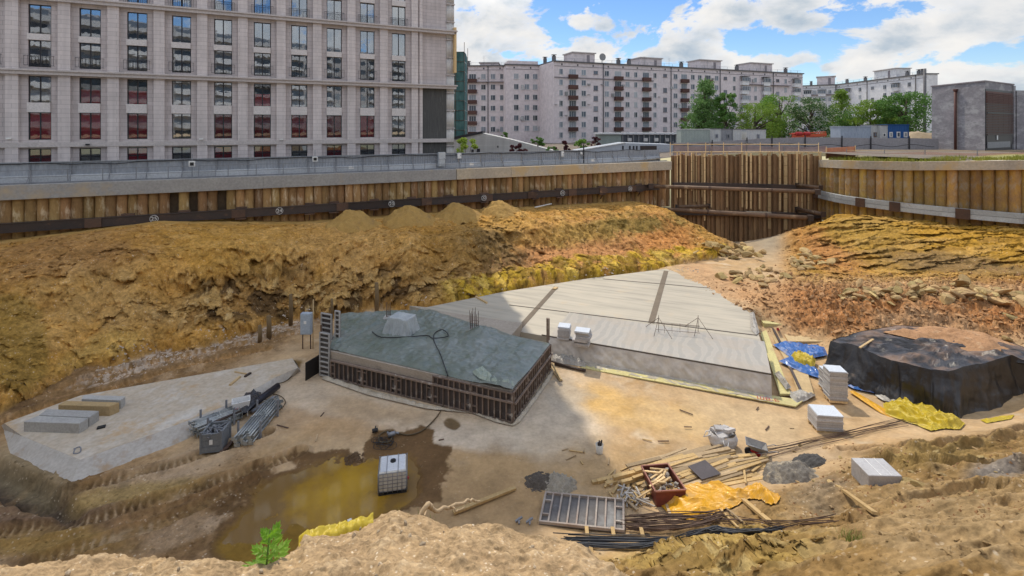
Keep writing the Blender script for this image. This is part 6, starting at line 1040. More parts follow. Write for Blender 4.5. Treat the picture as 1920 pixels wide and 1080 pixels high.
def panel(label, loc, rz, w, h, frame, tilt=None, rungs=False, group='steel framed formwork panels', ply=M_PPLY):
    t = thing('formwork_panel', label, 'formwork panel', loc, rz, group); dp = .11
    if tilt: t.rotation_euler = tilt
    k = MB(); k.b2(0, w, .085, dp, 0, h); k.build('plywood', ply, t, world=False)
    k = MB(); b_ = .065
    k.b2(0, b_, 0, .084, 0, h); k.b2(w - b_, w, 0, .084, 0, h); k.b2(b_, w - b_, 0, .084, 0, b_); k.b2(b_, w - b_, 0, .084, h - b_, h); k.build('frame', frame, t, world=False)
    if rungs:
        n = int(h / .27); 
        for i in range(1, n): z_ = h * i / n; k = MB(); k.b2(b_, w - b_, .005, .083, z_ - .03, z_ + .03); k.build('rib', frame, t, world=False)
    else:
        n = max(2, int(w / .31))
        for i in range(1, n): x_ = w * i / n; k = MB(); k.b2(x_ - .028, x_ + .028, .005, .083, b_, h - b_); k.build('rib', frame, t, world=False)
        for x_ in (0, w - w / n):
            for z_ in (h * .27, h * .72): k = MB(); k.b2(x_ + b_ * (x_ == 0) + .03 * (x_ > 0), x_ + w / n - b_ * (x_ > 0) - .03 * (x_ == 0), .008, .08, z_ - .03, z_ + .03); k.build('cross_rib', frame, t, world=False)
    return t
rzF = math.atan2((-ex).y, (-ex).x); rzR = math.atan2(ey.y, ey.x); pwid = (LA - .75) / 5
labs = ['formwork panel along the front of the footing, next to the upright panel', 'formwork panel along the front of the footing, second from the upright panel', 'formwork panel along the front of the footing, middle one of five', 'taller formwork panel along the front of the footing, second from the sharp corner', 'taller formwork panel on the front of the footing, ending at the sharp corner']
for i in range(5):
    a = LA - .72 - i * pwid; panel(labs[i], FW(a, -.0, .0), rzF, pwid - .02, 1.06 if i < 3 else 1.44, M_PFRAME)
k = MB(); k.bar(FW(LA - .8, -.03, 1.03), FW(0, -.03, 1.0), .09, .08); tag(k.build('waler', M_PFRAME), 'rusty steel waler running along the front formwork of the footing', 'waler')
for i in range(3): panel(('formwork panel on the right side of the footing, starting at the sharp corner', 'formwork panel in the middle of the right side of the footing', 'formwork panel at the far end of the right side, beside the tall post')[i], FW(-.0, .1 + i * (LC - .1) / 3, 0), rzR, (LC - .1) / 3 - .02, 1.44, M_PFRAME)
k = MB(); k.bar(FW(-.06, .1, .9), FW(-.06, LC, .9), .08, .09); tag(k.build('waler', M_PFRAME), 'rusty steel waler along the right side formwork of the footing', 'waler')
panel('narrow upright grey formwork panel at the left corner of the footing, like a ladder', FW(LA + .05, -.02, .02), rzF, .72, 2.45, M_PGREY, rungs=True, ply=mat('backing_ply', (.10, .09, .08), None, 1, .8, 0)); pb = P(601, 690, .1); panel('wider upright grey formwork panel just behind the narrow ladder like one', PY(601, 668, 29.6), rzF, .82, 2.6, M_PGREY, rungs=True); panel('narrowest grey panel bolted to the right of the wider upright one', PY(627, 660, 29.3), rzF, .38, 2.45, M_PGREY, rungs=True)
k = MB(); b_ = P(573, 714); a = P(600, 697); k.bar(b_ + Vector((0, 0, .5)), a + Vector((0, 0, .5)), .05, 1.0); tag(k.build('plywood_board', mat('black_film_ply', (.022, .02, .02), None, 1, .45, .05)), 'black film faced plywood board standing at the left corner of the footing', 'plywood'); k = MB(); k.bar(P(602, 697), P(602, 697) + Vector((0, 0, 2.7)), .07); tag(k.build('steel_prop', M_RUST), 'rusty steel prop standing behind the black plywood board', 'prop')
k = MB(); k.bar(P(1027, 688), P(1026.5, 688) + Vector((0, 0, 2.85)), .13, .17); k.bar(P(1027, 688) + Vector((.09, 0, 1.6)), P(1027, 688) + Vector((.09, 0, 2.85)), .04, .18); tag(k.build('steel_post', M_PFRAME), 'tall rusty steel post at the back right corner of the footing formwork', 'post'); k = MB(); k.bar(P(1029, 684, .05), P(1052, 714, .05) + Vector((0, 0, .02)), .2, .06); k.bar(P(1036, 682, .4), P(1052, 712, .1), .12, .06); tag(k.build('plank_offcut', M_PLYB), 'timber board leaning by the tall post at the right corner of the footing', 'plank')
# green film over the block
M_GCOV = None; m, nt, b = newmat('grey_green_tarpaulin'); v = nt.coords(); cl = nt.ramp(nt.noise(v, .45, 7, .6), [(.3, (.105, .13, .095)), (.5, (.155, .18, .155)), (.7, (.215, .235, .215))]); cl = nt.mix(nt.ramp(nt.noise(v, 1.6, 6, .65), [(.55, 0.0), (.7, .6)]), cl, (.10, .14, .085)); nt.ln(cl, b.inputs['Base Color']); b.inputs['Roughness'].default_value = .38; b.inputs['Specular IOR Level'].default_value = .5; bump(nt, b, nt.noise(v, 5, 8, .6), .5, .03); M_GCOV = m
cvp = [FW(.05, .05, 0), FW(.05, LC - .05, 0), FW(2.5, LC + .15, 0), P(805, 578, 1.6), P(640, 586, 1.6), FW(LA - .45, .25, 0), FW(5.5, .22, 0)]
def cov(X_, Y_, ed):
    a = X_ * .92 - Y_ * .38; b_ = X_ * .38 + Y_ * .92; e_ = np.clip(ed / .3, 0, 1); h = .02 + e_ * (.07 * np.clip(ridged(a * .9, b_ * .55, 3, 401), -.2, 1) + .05 * fbm(a * .5, b_ * .5, 3, 402) + .06 * np.clip(ridged(a * .7 + b_ * 1.3, b_ * .3 - a * .6, 2, 405), 0, 1))
    h = h + e_ * (.05 * np.clip(ridged(a * 2.4 + .8 * fbm(a, b_, 2, 407), b_ * .7, 2, 406), 0, 1) + .035 * np.clip(ridged(a * .8 - b_ * .5, b_ * 2.6, 2, 408), 0, 1))
    for (px, py, r, hh) in ((945, 715, 1.1, .16), (905, 627, .8, .35), (742, 615, .8, .05), (660, 690, .8, .1)):
        c_ = P(px, py, 1.6); h = h + hh * np.exp(-((X_ - c_.x) ** 2 + (Y_ - c_.y) ** 2) / (r * r)) * (1 + .5 * ridged(a * 2.2, b_ * 2.2, 3, 410))
    return h + .10 * sm(9, 12, np.hypot(X_ - A0.x, Y_ - A0.y)) * np.clip(ridged(a * 2, b_ * .6, 3, 420), 0, 1)
tag(polymesh('green_tarpaulin', cvp, 1.47, M_GCOV, n=200, fn=cov), 'large dull green tarpaulin wrinkled over the top of the footing', 'tarpaulin'); M_LGF = mat('pale_green_film', (.36, .40, .33), (.26, .31, .25), 1.3, .4, .4, .03)
crumple('plastic_sheet', [P(a, c_, 1.6) for a, c_ in ((885, 700), (905, 690), (935, 715), (965, 718), (963, 727), (930, 722), (898, 712))], 1.62, M_LGF, .2, 'pale green plastic sheet bunched at the sharp front corner of the footing', 'plastic sheet', 3.5, 431)
def draped(name, label, cat, c_, w, d, h, rz, m, flare=.35, seed=1, parent=None):
    n = 70; gx, gy = np.meshgrid(np.linspace(-1, 1, n), np.linspace(-1, 1, n)); r = np.maximum(np.abs(gx), np.abs(gy)); ang = np.arctan2(gy, gx); ins = r < .55
    f = np.clip((r - .55) / .45, 0, 1); px_ = np.where(r > 1e-6, gx / r, 0); py_ = np.where(r > 1e-6, gy / r, 0); fold = .16 * noise(ang * 2.2 + 9, ang * 0 + seed, seed) + .10 * noise(ang * 5.5, r * 2 + seed, seed + 3)
    X_ = np.where(ins, gx / .55 * w / 2, px_ * (w / 2 + f * flare * (.6 + fold * 3))); Y_ = np.where(ins, gy / .55 * d / 2, py_ * (d / 2 + f * flare * (.6 + fold * 3))); Z_ = h * (1 - f ** .8) + .05 * fbm(gx * 3 + seed, gy * 3, 4, seed) - np.where(ins, .08 * (1 - (r / .55) ** 2), 0) + .03
    o = fast_mesh(name, np.stack([X_, Y_, Z_], -1).reshape(-1, 3), grid_faces(n, n), m, True); o.location = c_; o.rotation_euler.z = rz; return tag(o, label, cat)
M_PSHEET = mat('pale_grey_sheet', (.42, .45, .45), (.33, .36, .37), 1.6, .45, .4, .03); draped('sheeted_stack', 'stack draped with pale grey sheeting on top of the green tarpaulin', 'covered stack', P(754, 622, 1.55), 1.35, 1.0, .95, rzF, M_PSHEET, .35, 2)
def starters(px, py, z, n, h, label, spread=.28):
    c_ = P(px, py, z); t = thing('rebar_cluster', label, 'rebar', c_, 0)
    for i in range(n): a = 2 * PI * i / n; x_ = spread * math.cos(a) * random.uniform(.7, 1.1); y_ = spread * math.sin(a) * random.uniform(.7, 1.1); k = MB(); k.tube([(x_, y_, 0), (x_ + random.gauss(0, .03), y_, h * random.uniform(.7, 1.08))], .016, 5); k.build('bar', M_REB, t, world=False)
    for z_ in (.3, .6): k = MB(); k.tube([(spread * math.cos(a) * .98, spread * math.sin(a) * .98, z_) for a in np.linspace(0, 2 * PI, 13)], .01, 4); k.build('stirrup', M_REB, t, world=False)
    k = MB(); k.box((0, 0, .1), (.62, .62, .22)); k.build('kicker', M_CONCG, t, world=False)
starters(890, 622, 1.5, 12, 1.35, 'cluster of rusty starter bars near the right end of the green tarpaulin'); starters(729, 600, 1.5, 6, 1.2, 'thin cluster of starter bars behind the sheeted stack', .15)
def hose(pts, r, label, m=M_BLK, name='hose', cat='hose', nn=8):
    pts = [Vector(p) for p in pts]; out_ = []
    for i in range(len(pts) - 1):
        p0 = pts[max(i - 1, 0)]; p1 = pts[i]; p2 = pts[i + 1]; p3 = pts[min(i + 2, len(pts) - 1)]
        for t in np.linspace(0, 1, nn, endpoint=False): out_.append(.5 * ((2 * p1) + (p2 - p0) * t + (2 * p0 - 5 * p1 + 4 * p2 - p3) * t * t + (3 * p1 - p0 - 3 * p2 + p3) * t ** 3))
    out_.append(pts[-1]); k = MB(); k.tube(out_, r, 6); return tag(k.build(name, m), label, cat)
def PT(z, *ps): return [P(a, c_, z) for a, c_ in ps]
hose(PT(1.66, (698, 622), (715, 632), (760, 632), (800, 629), (812, 634), (840, 630), (830, 618), (815, 625), (814, 640), (826, 665), (838, 700)) + PT(1.4, (840, 705),), .028, 'black hose looping across the green tarpaulin'); M_HOSE = mat('ochre_hose', (.12, .085, .04), (.08, .06, .035), 3, .6, 0)
hose(PT(.03, (832, 758), (820, 780), (795, 805), (770, 815), (745, 812), (728, 808), (712, 815), (712, 828), (730, 828), (736, 818)), .03, 'brown hose curving from the footing to the coil beside the pool', M_HOSE); hose(PT(.03, (505, 690), (520, 682), (548, 675), (558, 690), (535, 715), (505, 718), (500, 702)), .025, 'dark hose looping over the tip of the concrete pad', M_HOSE); hose(PT(.03, (465, 765), (482, 772), (500, 760), (520, 770), (535, 755), (525, 742), (500, 735), (512, 722)), .025, 'dark cable snaking round the black pipe and the prop bundles', M_HOSE)
k = MB()
for i in range(10):
    c_ = P(716 + random.uniform(-10, 14), 828 + random.uniform(-6, 12), .04); r_ = random.uniform(.12, .4); k.tube([c_ + Vector((r_ * math.cos(a), r_ * .8 * math.sin(a), .02 * math.sin(a * 3))) for a in np.linspace(0, 6.6, 26)], .011, 4)
tag(k.build('tangled_wire', M_BLK), 'tangle of thin wire and hose on the ground above the pool', 'wire'); k = MB(); c_ = P(734, 816, .1); k.tube([c_ + Vector((-.15, 0, 0)), c_ + Vector((.15, .1, .05))], [.11, .09], 10); k.tube([c_ + Vector((.15, .1, .05)), c_ + Vector((.3, .15, .0))], .05, 8); k.tube([c_ + Vector((-.15, 0, 0)), c_ + Vector((-.17, 0, .15))], .04, 8); tag(k.build('submersible_pump', M_GALV), 'small grey pump beside the wire tangle above the pool', 'pump'); k = MB(); c_ = P(703, 808, .08); k.tube([c_ + Vector((-.12, 0, 0)), c_ + Vector((.12, .05, .03))], .09, 8); k.tube([c_ + Vector((.0, 0, 0)), c_ + Vector((.02, .05, .2))], .03, 6); tag(k.build('hose_coupling', M_BLK), 'small black hose coupling left of the grey pump', 'coupling')
M_STRIPF = mat('dirty_white_film', (.48, .43, .34), (.34, .28, .20), 1.6, .6, .4, .03); crumple('plastic_strip', [P(a, c_) for a, c_ in ((605, 706), (700, 735), (800, 762), (900, 778), (960, 797), (1000, 745), (1035, 692), (1040, 700), (1010, 745), (975, 792), (962, 800), (930, 793), (885, 776), (800, 768), (690, 742), (604, 712))], 0, M_STRIPF, .16, 'dirty white plastic strip lying along the foot of the formwork', 'plastic strip', 3, 441, 260, .1)
k = MB(); k.bar(P(1040, 682, .12), P(1098, 695, .12), .14, .1); k.bar(P(1030, 676, .25), P(1070, 688, .15), .1, .08); tag(k.build('steel_channel', M_STEEL), 'two dark steel channels at the left end of the yellow foam strip', 'channel'); crumple('plastic_sheet', [P(a, c_) for a, c_ in ((1030, 668), (1060, 668), (1100, 682), (1098, 690), (1060, 684), (1035, 680))], 0, M_GFILM, .28, 'rumpled grey film between the tall post and the white boards', 'plastic sheet', 4, 447)
# --- electrical box, posts at the foot of the slope
eb = thing('electrical_cabinet', 'pale blue electrical cabinet standing left of the upright formwork panels', 'cabinet', P(575, 655)); c_ = PY(575, 606, 31.5); k = MB(); k.box((c_.x, c_.y, c_.z), (.68, .35, 1.32)); k.build('case', mat('pale_blue_paint', (.40, .46, .52), (.34, .40, .46), 1, .5, .03), eb, bevel=.02); k = MB(); k.box((c_.x, c_.y - .19, c_.z), (.58, .02, 1.2)); d_ = k.build('door', MATS['pale_blue_paint'], eb); k = MB(); k.box((c_.x - .02, c_.y - .21, c_.z + .12), (.16, .02, .18)); k.build('sticker', M_WHITE, d_); k = MB(); [k.tube([(c_.x + sx, c_.y, -.1), (c_.x + sx, c_.y, c_.z - .6)], .035, 6) for sx in (-.25, .25)]; k.build('stand', M_RUST, eb); k = MB(); k.tube([(c_.x + .4, c_.y, -.1), (c_.x + .42, c_.y, c_.z + 1.5)], .03, 6); k.build('lamp_pole', M_TIMB, eb)
M_POSTW = mat('dark_wet_timber', (.20, .135, .065), (.14, .095, .05), 2, .9, .4, .02, rand=.2)
for (px, py0, py1, Y, r_, l) in ((545, 598, 552, 34.8, .14, 'tall dark timber pile at the foot of the slope left of the pale blue cabinet'), (706, 585, 530, 37.0, .16, 'dark timber pile in the slope above the green tarpaulin'), (504, 625, 592, 33.2, .17, 'leaning stump of a timber pile at the foot of the slope'), (487, 630, 610, 32.6, .13, 'shortest dark stump at the foot of the slope'), (622, 585, 560, 35.2, .1, 'thin timber pile behind the upright formwork panels')):
    k = MB(); a = PY(px, py0 + 12, Y); b_ = PY(px, py1, Y); k.tube([a, a.lerp(b_, .5) + Vector((.03, 0, 0)), b_], [r_, r_ * .95, r_ * .85], 9); tag(k.build('timber_pile', M_POSTW), l, 'timber pile')
# --- concrete pad with sloped faces and blocks
pad = thing('concrete_pad', 'pale concrete pad with sloping sides at the lower left of the pit', 'concrete pad', P(250, 790)); tp = [(8, 794), (150, 742), (320, 712), (548, 672), (558, 690), (516, 708), (426, 759), (290, 813), (150, 862), (42, 818)]; z_ = .32; top_ = [P(a, c_, z_) for a, c_ in tp]; bot = [P(a, c_, -.15) for a, c_ in ((-4, 802), (150, 752), (320, 720), (550, 680), (566, 698), (530, 722), (443, 784), (320, 846), (128, 922), (14, 856))]
n = len(tp); k = MB(); k.add([tuple(p) for p in top_] + [tuple(p) for p in bot], [tuple(range(n))[::-1]] + [(i, (i + 1) % n, n + (i + 1) % n, n + i) for i in range(n)]); k.build('pad', mat('grey_pad_concrete', (.47, .44, .39), (.39, .35, .30), .8, .85, .2, .02, spots=((.36, .265, .17), .8, .55)), pad); k = MB(); k.prism([(p.x, p.y) for p in [P(a, c_, .32) for a, c_ in tp]], .318, .326); k.build('top_face', M_CONCP, pad)
def cblock(pts, z0, z1, m, label):
    k = MB(); k.prism([(p.x, p.y) for p in pts], z0, z1); return tag(k.build('concrete_block', m, bevel=.025), label, 'concrete block', 'concrete blocks on the pad')
def topblock(px4, zt, h, m, label):
    q = [P(a, c_, zt) for a, c_ in px4]; c_ = sum(q, Vector()) / 4; cblock([c_ + (p - c_) * .985 for p in q], zt - h, zt, m, label)
topblock(((43, 790.5), (149, 794), (167, 783.5), (71, 779)), .78, .5, M_CONCG, 'nearest grey concrete block on the pale pad, in front of its twin')
topblock(((72, 778), (168, 782.3), (187, 770), (88, 766.5)), .77, .49, M_CONCG, 'grey concrete block on the pad between the nearest block and the sandy one')
topblock(((108, 759), (206, 762), (225, 754), (122, 751)), .79, .5, M_OCHREC, 'sandy ochre concrete block on the pale pad')
topblock(((152, 747.5), (227, 750.5), (236, 742.5), (157, 740)), .76, .48, M_CONCG, 'farthest grey concrete block on the pad with lifting slots')
k = MB(); k.box(P(190, 801, .35), (.3, .2, .08), .5); tag(k.build('timber_scrap', M_BLK), 'small dark scrap on the pale concrete pad', 'scrap'); hose(PT(.34, (138, 842), (150, 838), (150, 848), (138, 850), (142, 840)), .025, 'grey cord coiled on the corner of the concrete pad', M_GREYP, 'cord', 'cord')
k = MB(); k.bar(P(431, 722, .36), P(450, 706, .36), .13, .07); tag(k.build('plank_offcut', M_TIMB), 'short orange timber offcut on the concrete pad', 'plank'); k = MB(); k.bar(P(459, 706, .37), P(470, 699, .37), .12, .08); tag(k.build('plank_offcut', M_STEEL), 'short dark offcut on the concrete pad beside the orange one', 'offcut'); k = MB(); k.bar(P(440, 697, .35), P(462, 701, .35), .07, .05); tag(k.build('plank_offcut', M_TIMB), 'thin pale lath on the concrete pad above the orange offcut', 'plank')
# --- steel props in racks, parts crate, black pipe, mixer
M_PROP = mat('galvanised_prop', (.44, .46, .45), (.29, .31, .31), 2, .4, .1, .01, .25, metal=.45)
def props(label, a, b_, rows_, ncol, sp, r_=.045):
    t = thing('prop_bundle', label, 'prop bundle', a, 0, 'bundles of steel props'); d_ = (b_ - a).normalized(); n_ = Vector((-d_.y, d_.x, 0)); L = (b_ - a).length
    for i in range(rows_):
        for j in range(ncol):
            o_ = n_ * ((j - ncol / 2 + (.5 if i % 2 else 0)) * sp) + Vector((0, 0, .14 + i * sp * .88)) + d_ * random.gauss(0, .12); k = MB(); p0 = a + o_; p1 = a + o_ + d_ * L
            k.tube([p0, p0.lerp(p1, .55)], r_, 8); k.tube([p0.lerp(p1, .55), p1], r_ * .75, 8); k.tube([p0.lerp(p1, .54), p0.lerp(p1, .58)], r_ * 1.3, 8); k.box(p0, (.03, .03, .03)); k.bar(p1, p1 + d_ * .02, .15); k.bar(p0 - d_ * .02, p0, .15); k.build('prop', M_PROP, t)
    for f in (.2, .8):
        c_ = a + d_ * L * f; k = MB(); w = ncol * sp / 2 + .12; hgt = rows_ * sp + .3
        for sg_ in (-1, 1): k.bar(c_ + n_ * w * sg_, c_ + n_ * w * sg_ + Vector((0, 0, hgt)), .07)
        k.bar(c_ - n_ * w + Vector((0, 0, .06)), c_ + n_ * w + Vector((0, 0, .06)), .07); k.build('rack_frame', M_GREYP, t)
    return t
props('bundle of steel props lying right of the crate, pointing to the footing', P(455, 838), P(512, 768), 4, 6, .125); props('bundle of steel props lying behind the crate, beside the black pipe', P(366, 815), P(447, 782), 4, 6, .125)
for i in range(4): k = MB(); a = P(392 + i * 3, 783 + i * 3.2, .25 + .07 * i); b_ = P(446 + i * 2, 762 + i * 2.5, .3 + .05 * i); k.bar(a, b_, .11, .07); tag(k.build('steel_rail', M_STEEL), 'dark steel rail lying between the prop bundle and the black pipe', 'rail', 'dark rails behind the props')
cr = thing('parts_crate', 'grey ribbed steel crate full of clamps in front of the prop bundles', 'crate', P(404, 846)); ca, cb2 = P(377, 850), P(415, 846); cd = (P(431, 822) - cb2); ct = (cb2 - ca)
def cw_(f, g, z): return ca + ct * f + cd * g + Vector((0, 0, z))
M_CRATE = mat('grey_crate_paint', (.20, .215, .225), (.16, .17, .18), 1.5, .5, .1, .01)
for (f0, g0, f1_, g1) in ((0, 0, 1, 0), (1, 0, 1, 1), (1, 1, 0, 1), (0, 1, 0, 0)):
    k = MB()
    for z_ in (.12, .38, .64): k.bar(cw_(f0, g0, z_), cw_(f1_, g1, z_), .05 if z_ != .38 else .03, .25 if z_ != .38 else .24)
    k.bar(cw_(f0, g0, .78), cw_(f1_, g1, .78), .07, .06); k.build('side_panel', M_CRATE, cr)
for f, g in ((0, 0), (1, 0), (1, 1), (0, 1)): k = MB(); k.bar(cw_(f, g, -.02), cw_(f, g, .9), .09); k.build('corner_post', M_CRATE, cr)
k = MB(); k.hexa([cw_(.02, .02, .0), cw_(.98, .02, 0), cw_(.98, .98, 0), cw_(.02, .98, 0), cw_(.02, .02, .08), cw_(.98, .02, .08), cw_(.98, .98, .08), cw_(.02, .98, .08)]); k.build('floor', M_CRATE, cr); k = MB(); c_ = cw_(.42, -.04, .45); k.bar(c_, c_ + ct * .16, .02, .2); k.build('label_plate', M_WHITE, cr)
k = MB()
for i in range(70): c_ = cw_(random.uniform(.1, .9), random.uniform(.1, .9), random.uniform(.6, .8)); a = random.uniform(0, 6); k.bar(c_, c_ + Vector((math.cos(a) * .2, math.sin(a) * .2, random.uniform(-.05, .1))), .05, .04)
tag(k.build('clamp_heap', M_GALV), 'loose steel clamps filling the grey crate', 'clamps', kind='stuff')
for i in range(4): k = MB(); k.bar(P(412 + i * 4, 848 - i * 2, .05), P(440 + i * 3, 820 - i * 2, .05 + .03 * i), .06, .04); tag(k.build('rusty_angle', M_REB), 'rusty steel angle lying between the crate and the prop bundle', 'steel angle', 'rusty angles beside the crate')
k = MB(); a, b_ = P(455, 772, .2), P(521, 724, .2); k.tube([a, b_], .17, 14); tag(k.build('black_pipe', mat('black_plastic_pipe', (.03, .03, .04), None, 2, .35, .02)), 'thick black plastic pipe lying across the edge of the concrete pad', 'pipe'); k = MB(); k.bar(P(472, 772, .08), P(514, 744, .08), .16, .06); tag(k.build('steel_channel', M_GREYP), 'grey steel channel on the ground beside the black pipe', 'channel')
M_BSH = mat('black_sheeting', (.028, .028, .032), (.05, .05, .055), 2, .3, .3, .03, coat=.2); crumple('black_sheet', [P(a, c_, .5) for a, c_ in ((437, 760), (458, 735), (478, 728), (490, 730), (488, 742), (462, 768), (448, 768))], .3, M_BSH, .24, 'black plastic sheet crumpled against the black pipe', 'plastic sheet', 2.4, 461)
mx_ = thing('mortar_tub', 'white plastic mortar tub on legs beside the black pipe', 'tub', P(452, 778), .5); k = MB(); k.add([(-.4, -.3, .75), (.4, -.3, .75), (.4, .3, .75), (-.4, .3, .75), (-.3, -.22, .3), (.3, -.22, .3), (.3, .22, .3), (-.3, .22, .3)], [(4, 5, 6, 7), (0, 1, 5, 4), (1, 2, 6, 5), (2, 3, 7, 6), (3, 0, 4, 7)]); o = k.build('tub', M_WHITE, mx_, world=False, bevel=.03); o.modifiers.new('Solidify', 'SOLIDIFY').thickness = .03
for x_, y_ in ((-.28, -.2), (.28, -.2), (.28, .2), (-.28, .2)): k = MB(); k.bar((x_, y_, -.02), (x_, y_, .32), .05); k.build('leg', M_WHITE, mx_, world=False)
k = MB(); k.b2(-.32, -.1, -.33, -.29, .3, .5); k.build('red_trim', M_RED, mx_, world=False)
# --- liquid tank in the pool
ti = thing('liquid_tank', 'white plastic liquid tank in a wire cage standing in the muddy pool', 'liquid tank', (P(737, 905).x, P(737, 905).y, -.1), .2); W_, D_, H_ = 1.02, 1.02, .80; M_TANK = mat('translucent_white_plastic', (.62, .61, .57), (.55, .53, .47), 1.2, .4, .05, spots=((.5, .44, .32), 1.6, .6)); k = MB(); k.b2(-W_ / 2, W_ / 2, -D_ / 2, D_ / 2, .12, H_ + .08); k.build('bottle', M_TANK, ti, world=False, bevel=.06); k = MB(); k.tube([(0, .1, H_ + .08), (0, .1, H_ + .13)], .11, 16); k.tube([(0, .1, H_ + .13), (0, .1, H_ + .16)], .06, 12); k.build('lid', M_BLK, ti, world=False); M_TOPW = mat('bright_white_plastic', (.68, .70, .72), None, 2, .4, 0); k = MB(); k.b2(-W_ / 2 + .05, W_ / 2 - .05, -D_ / 2 + .05, D_ / 2 - .05, H_ + .075, H_ + .088); k.build('top_face', M_TOPW, ti, world=False)
k = MB(); h_ = .02
for z_ in np.linspace(.16, H_ + .04, 6):
    k.tube([(-W_ / 2 - h_, -D_ / 2 - h_, z_), (W_ / 2 + h_, -D_ / 2 - h_, z_), (W_ / 2 + h_, D_ / 2 + h_, z_), (-W_ / 2 - h_, D_ / 2 + h_, z_), (-W_ / 2 - h_, -D_ / 2 - h_, z_)], .012, 5)
for f in np.linspace(-.5, .5, 7):
    for sg_ in (-1, 1): k.tube([(f * (W_ + 2 * h_), sg_ * (D_ / 2 + h_ + .012), .1), (f * (W_ + 2 * h_), sg_ * (D_ / 2 + h_ + .012), H_ + .06)], .012, 5); k.tube([(sg_ * (W_ / 2 + h_ + .012), f * (D_ + 2 * h_), .1), (sg_ * (W_ / 2 + h_ + .012), f * (D_ + 2 * h_), H_ + .06)], .012, 5)
for f in (-.22, .2): k.tube([(f * W_, -D_ / 2 - h_, H_ + .06), (f * W_, -D_ / 2, H_ + .10), (f * W_, D_ / 2, H_ + .10), (f * W_, D_ / 2 + h_, H_ + .06)], .012, 5)
k.build('wire_cage', M_GALV, ti, world=False); k = MB()
for x_, y_ in ((-.42, -.42), (.42, -.42), (-.42, .42), (.42, .42)): k.box((x_, y_ * 1.04, .08), (.2, .2, .16))
k.box((0, 0, .02), (1.06, 1.06, .04)); k.build('pallet_base', M_BLK, ti, world=False); k = MB(); k.tube([(W_ / 2, -.1, .3), (W_ / 2 + .1, -.1, .28)], .05, 8); k.build('valve', M_RED, ti, world=False)
# --- bucket
bu_ = thing('bucket', 'small pale plastic bucket of offcuts standing alone on the sandy floor', 'bucket', P(1124, 849)); k = MB(); k.add(*(lambda n: ([(r_ * math.cos(2 * PI * i / n), r_ * math.sin(2 * PI * i / n), z_) for z_, r_ in ((0, .13), (.38, .17), (.38, .155), (.05, .12)) for i in range(n)], [(j * n + i, j * n + (i + 1) % n, (j + 1) * n + (i + 1) % n, (j + 1) * n + i) for j in range(3) for i in range(n)] + [tuple(3 * n + i for i in range(n))]))(18), True); k.build('pail', M_TANK, bu_, world=False); k = MB(); k.tube([(-.16, 0, .36), (-.1, -.12, .28), (.1, -.12, .28), (.16, 0, .36)], .008, 4); k.build('handle', M_GALV, bu_, world=False)
for i in range(6): k = MB(); k.bar((random.uniform(-.08, .08), random.uniform(-.08, .08), .2), (random.uniform(-.12, .12), random.uniform(-.1, .1), .5), .045); tag(k.build('offcut', M_STEEL, keep=True), 'dark offcut sticking out of the pale bucket', 'offcut', 'offcuts in the bucket').location = bu_.location
# --- skip with rubble
sk = thing('rubble_skip', 'rust red steel skip full of rubble and timber on the timber pile', 'skip', P(1255, 940)); M_SKIP = mat('rust_red_paint', (.20, .055, .04), (.15, .04, .032), 1.2, .55, .12, .01, spots=((.11, .05, .035), 1.2, .58), c3=(.25, .09, .06)); sT = [P(1229, 922, .72), P(1286, 918.5, .72), P(1252, 870, .72), P(1202.5, 874, .72)]; sB = [P(1231.5, 951, .14), P(1285, 948, .14), P(1253, 892, .14), P(1206, 896, .14)]
for i in range(4):
    j = (i + 1) % 4; cT = sum(sT, Vector()) / 4; inn = [(p - (p - cT).normalized() * .04) for p in (sT[i], sT[j])]; k = MB(); bi, bj = sB[i], sB[j]; cB = sum(sB, Vector()) / 4; ib = [(p - (p - cB).normalized() * .04) for p in (bi, bj)]; k.hexa([bi, bj, ib[1], ib[0], sT[i], sT[j], inn[1], inn[0]]); k.build('side_plate', M_SKIP, sk); k = MB(); k.bar(sT[i], sT[j], .05, .05); k.build('rim', mat('bare_rim_steel', (.32, .15, .11), (.26, .10, .075), 2, .6, .1) if 'bare_rim_steel' not in MATS else MATS['bare_rim_steel'], sk)
k = MB(); k.hexa([p - Vector((0, 0, .02)) for p in sB] + [p + Vector((0, 0, .05)) for p in sB]); k.build('base_plate', M_SKIP, sk)
M_RUB = mat('pale_rubble', (.46, .43, .38), (.33, .28, .23), 3, .9, .4, .02, .4)
def rock_mesh(seed, flat=.55, sub=2):
    bm = bmesh.new(); bmesh.ops.create_icosphere(bm, subdivisions=sub, radius=.5); r_ = random.Random(seed); pl = [(Vector((r_.gauss(0, 1), r_.gauss(0, 1), r_.gauss(0, 1))).normalized(), r_.uniform(.22, .40)) for _ in range(13)]
    for v_ in bm.verts:
        for n_, d_ in pl:
            k = v_.co.dot(n_) - d_
            if k > 0: v_.co -= n_ * k
        v_.co.z *= flat; v_.co.y *= r_.uniform(.82, .86); v_.co += Vector((r_.gauss(0, .012), r_.gauss(0, .012), r_.gauss(0, .01)))
    me = bpy.data.meshes.new('stone'); bm.to_mesh(me); bm.free(); return me
ctp = sum(sT, Vector()) / 4
rk = [rock_mesh(900 + i, .7, 1) for i in range(4)]
for m_ in rk: m_.materials.append(M_RUB)
gro = 'rubble pieces in the red skip'
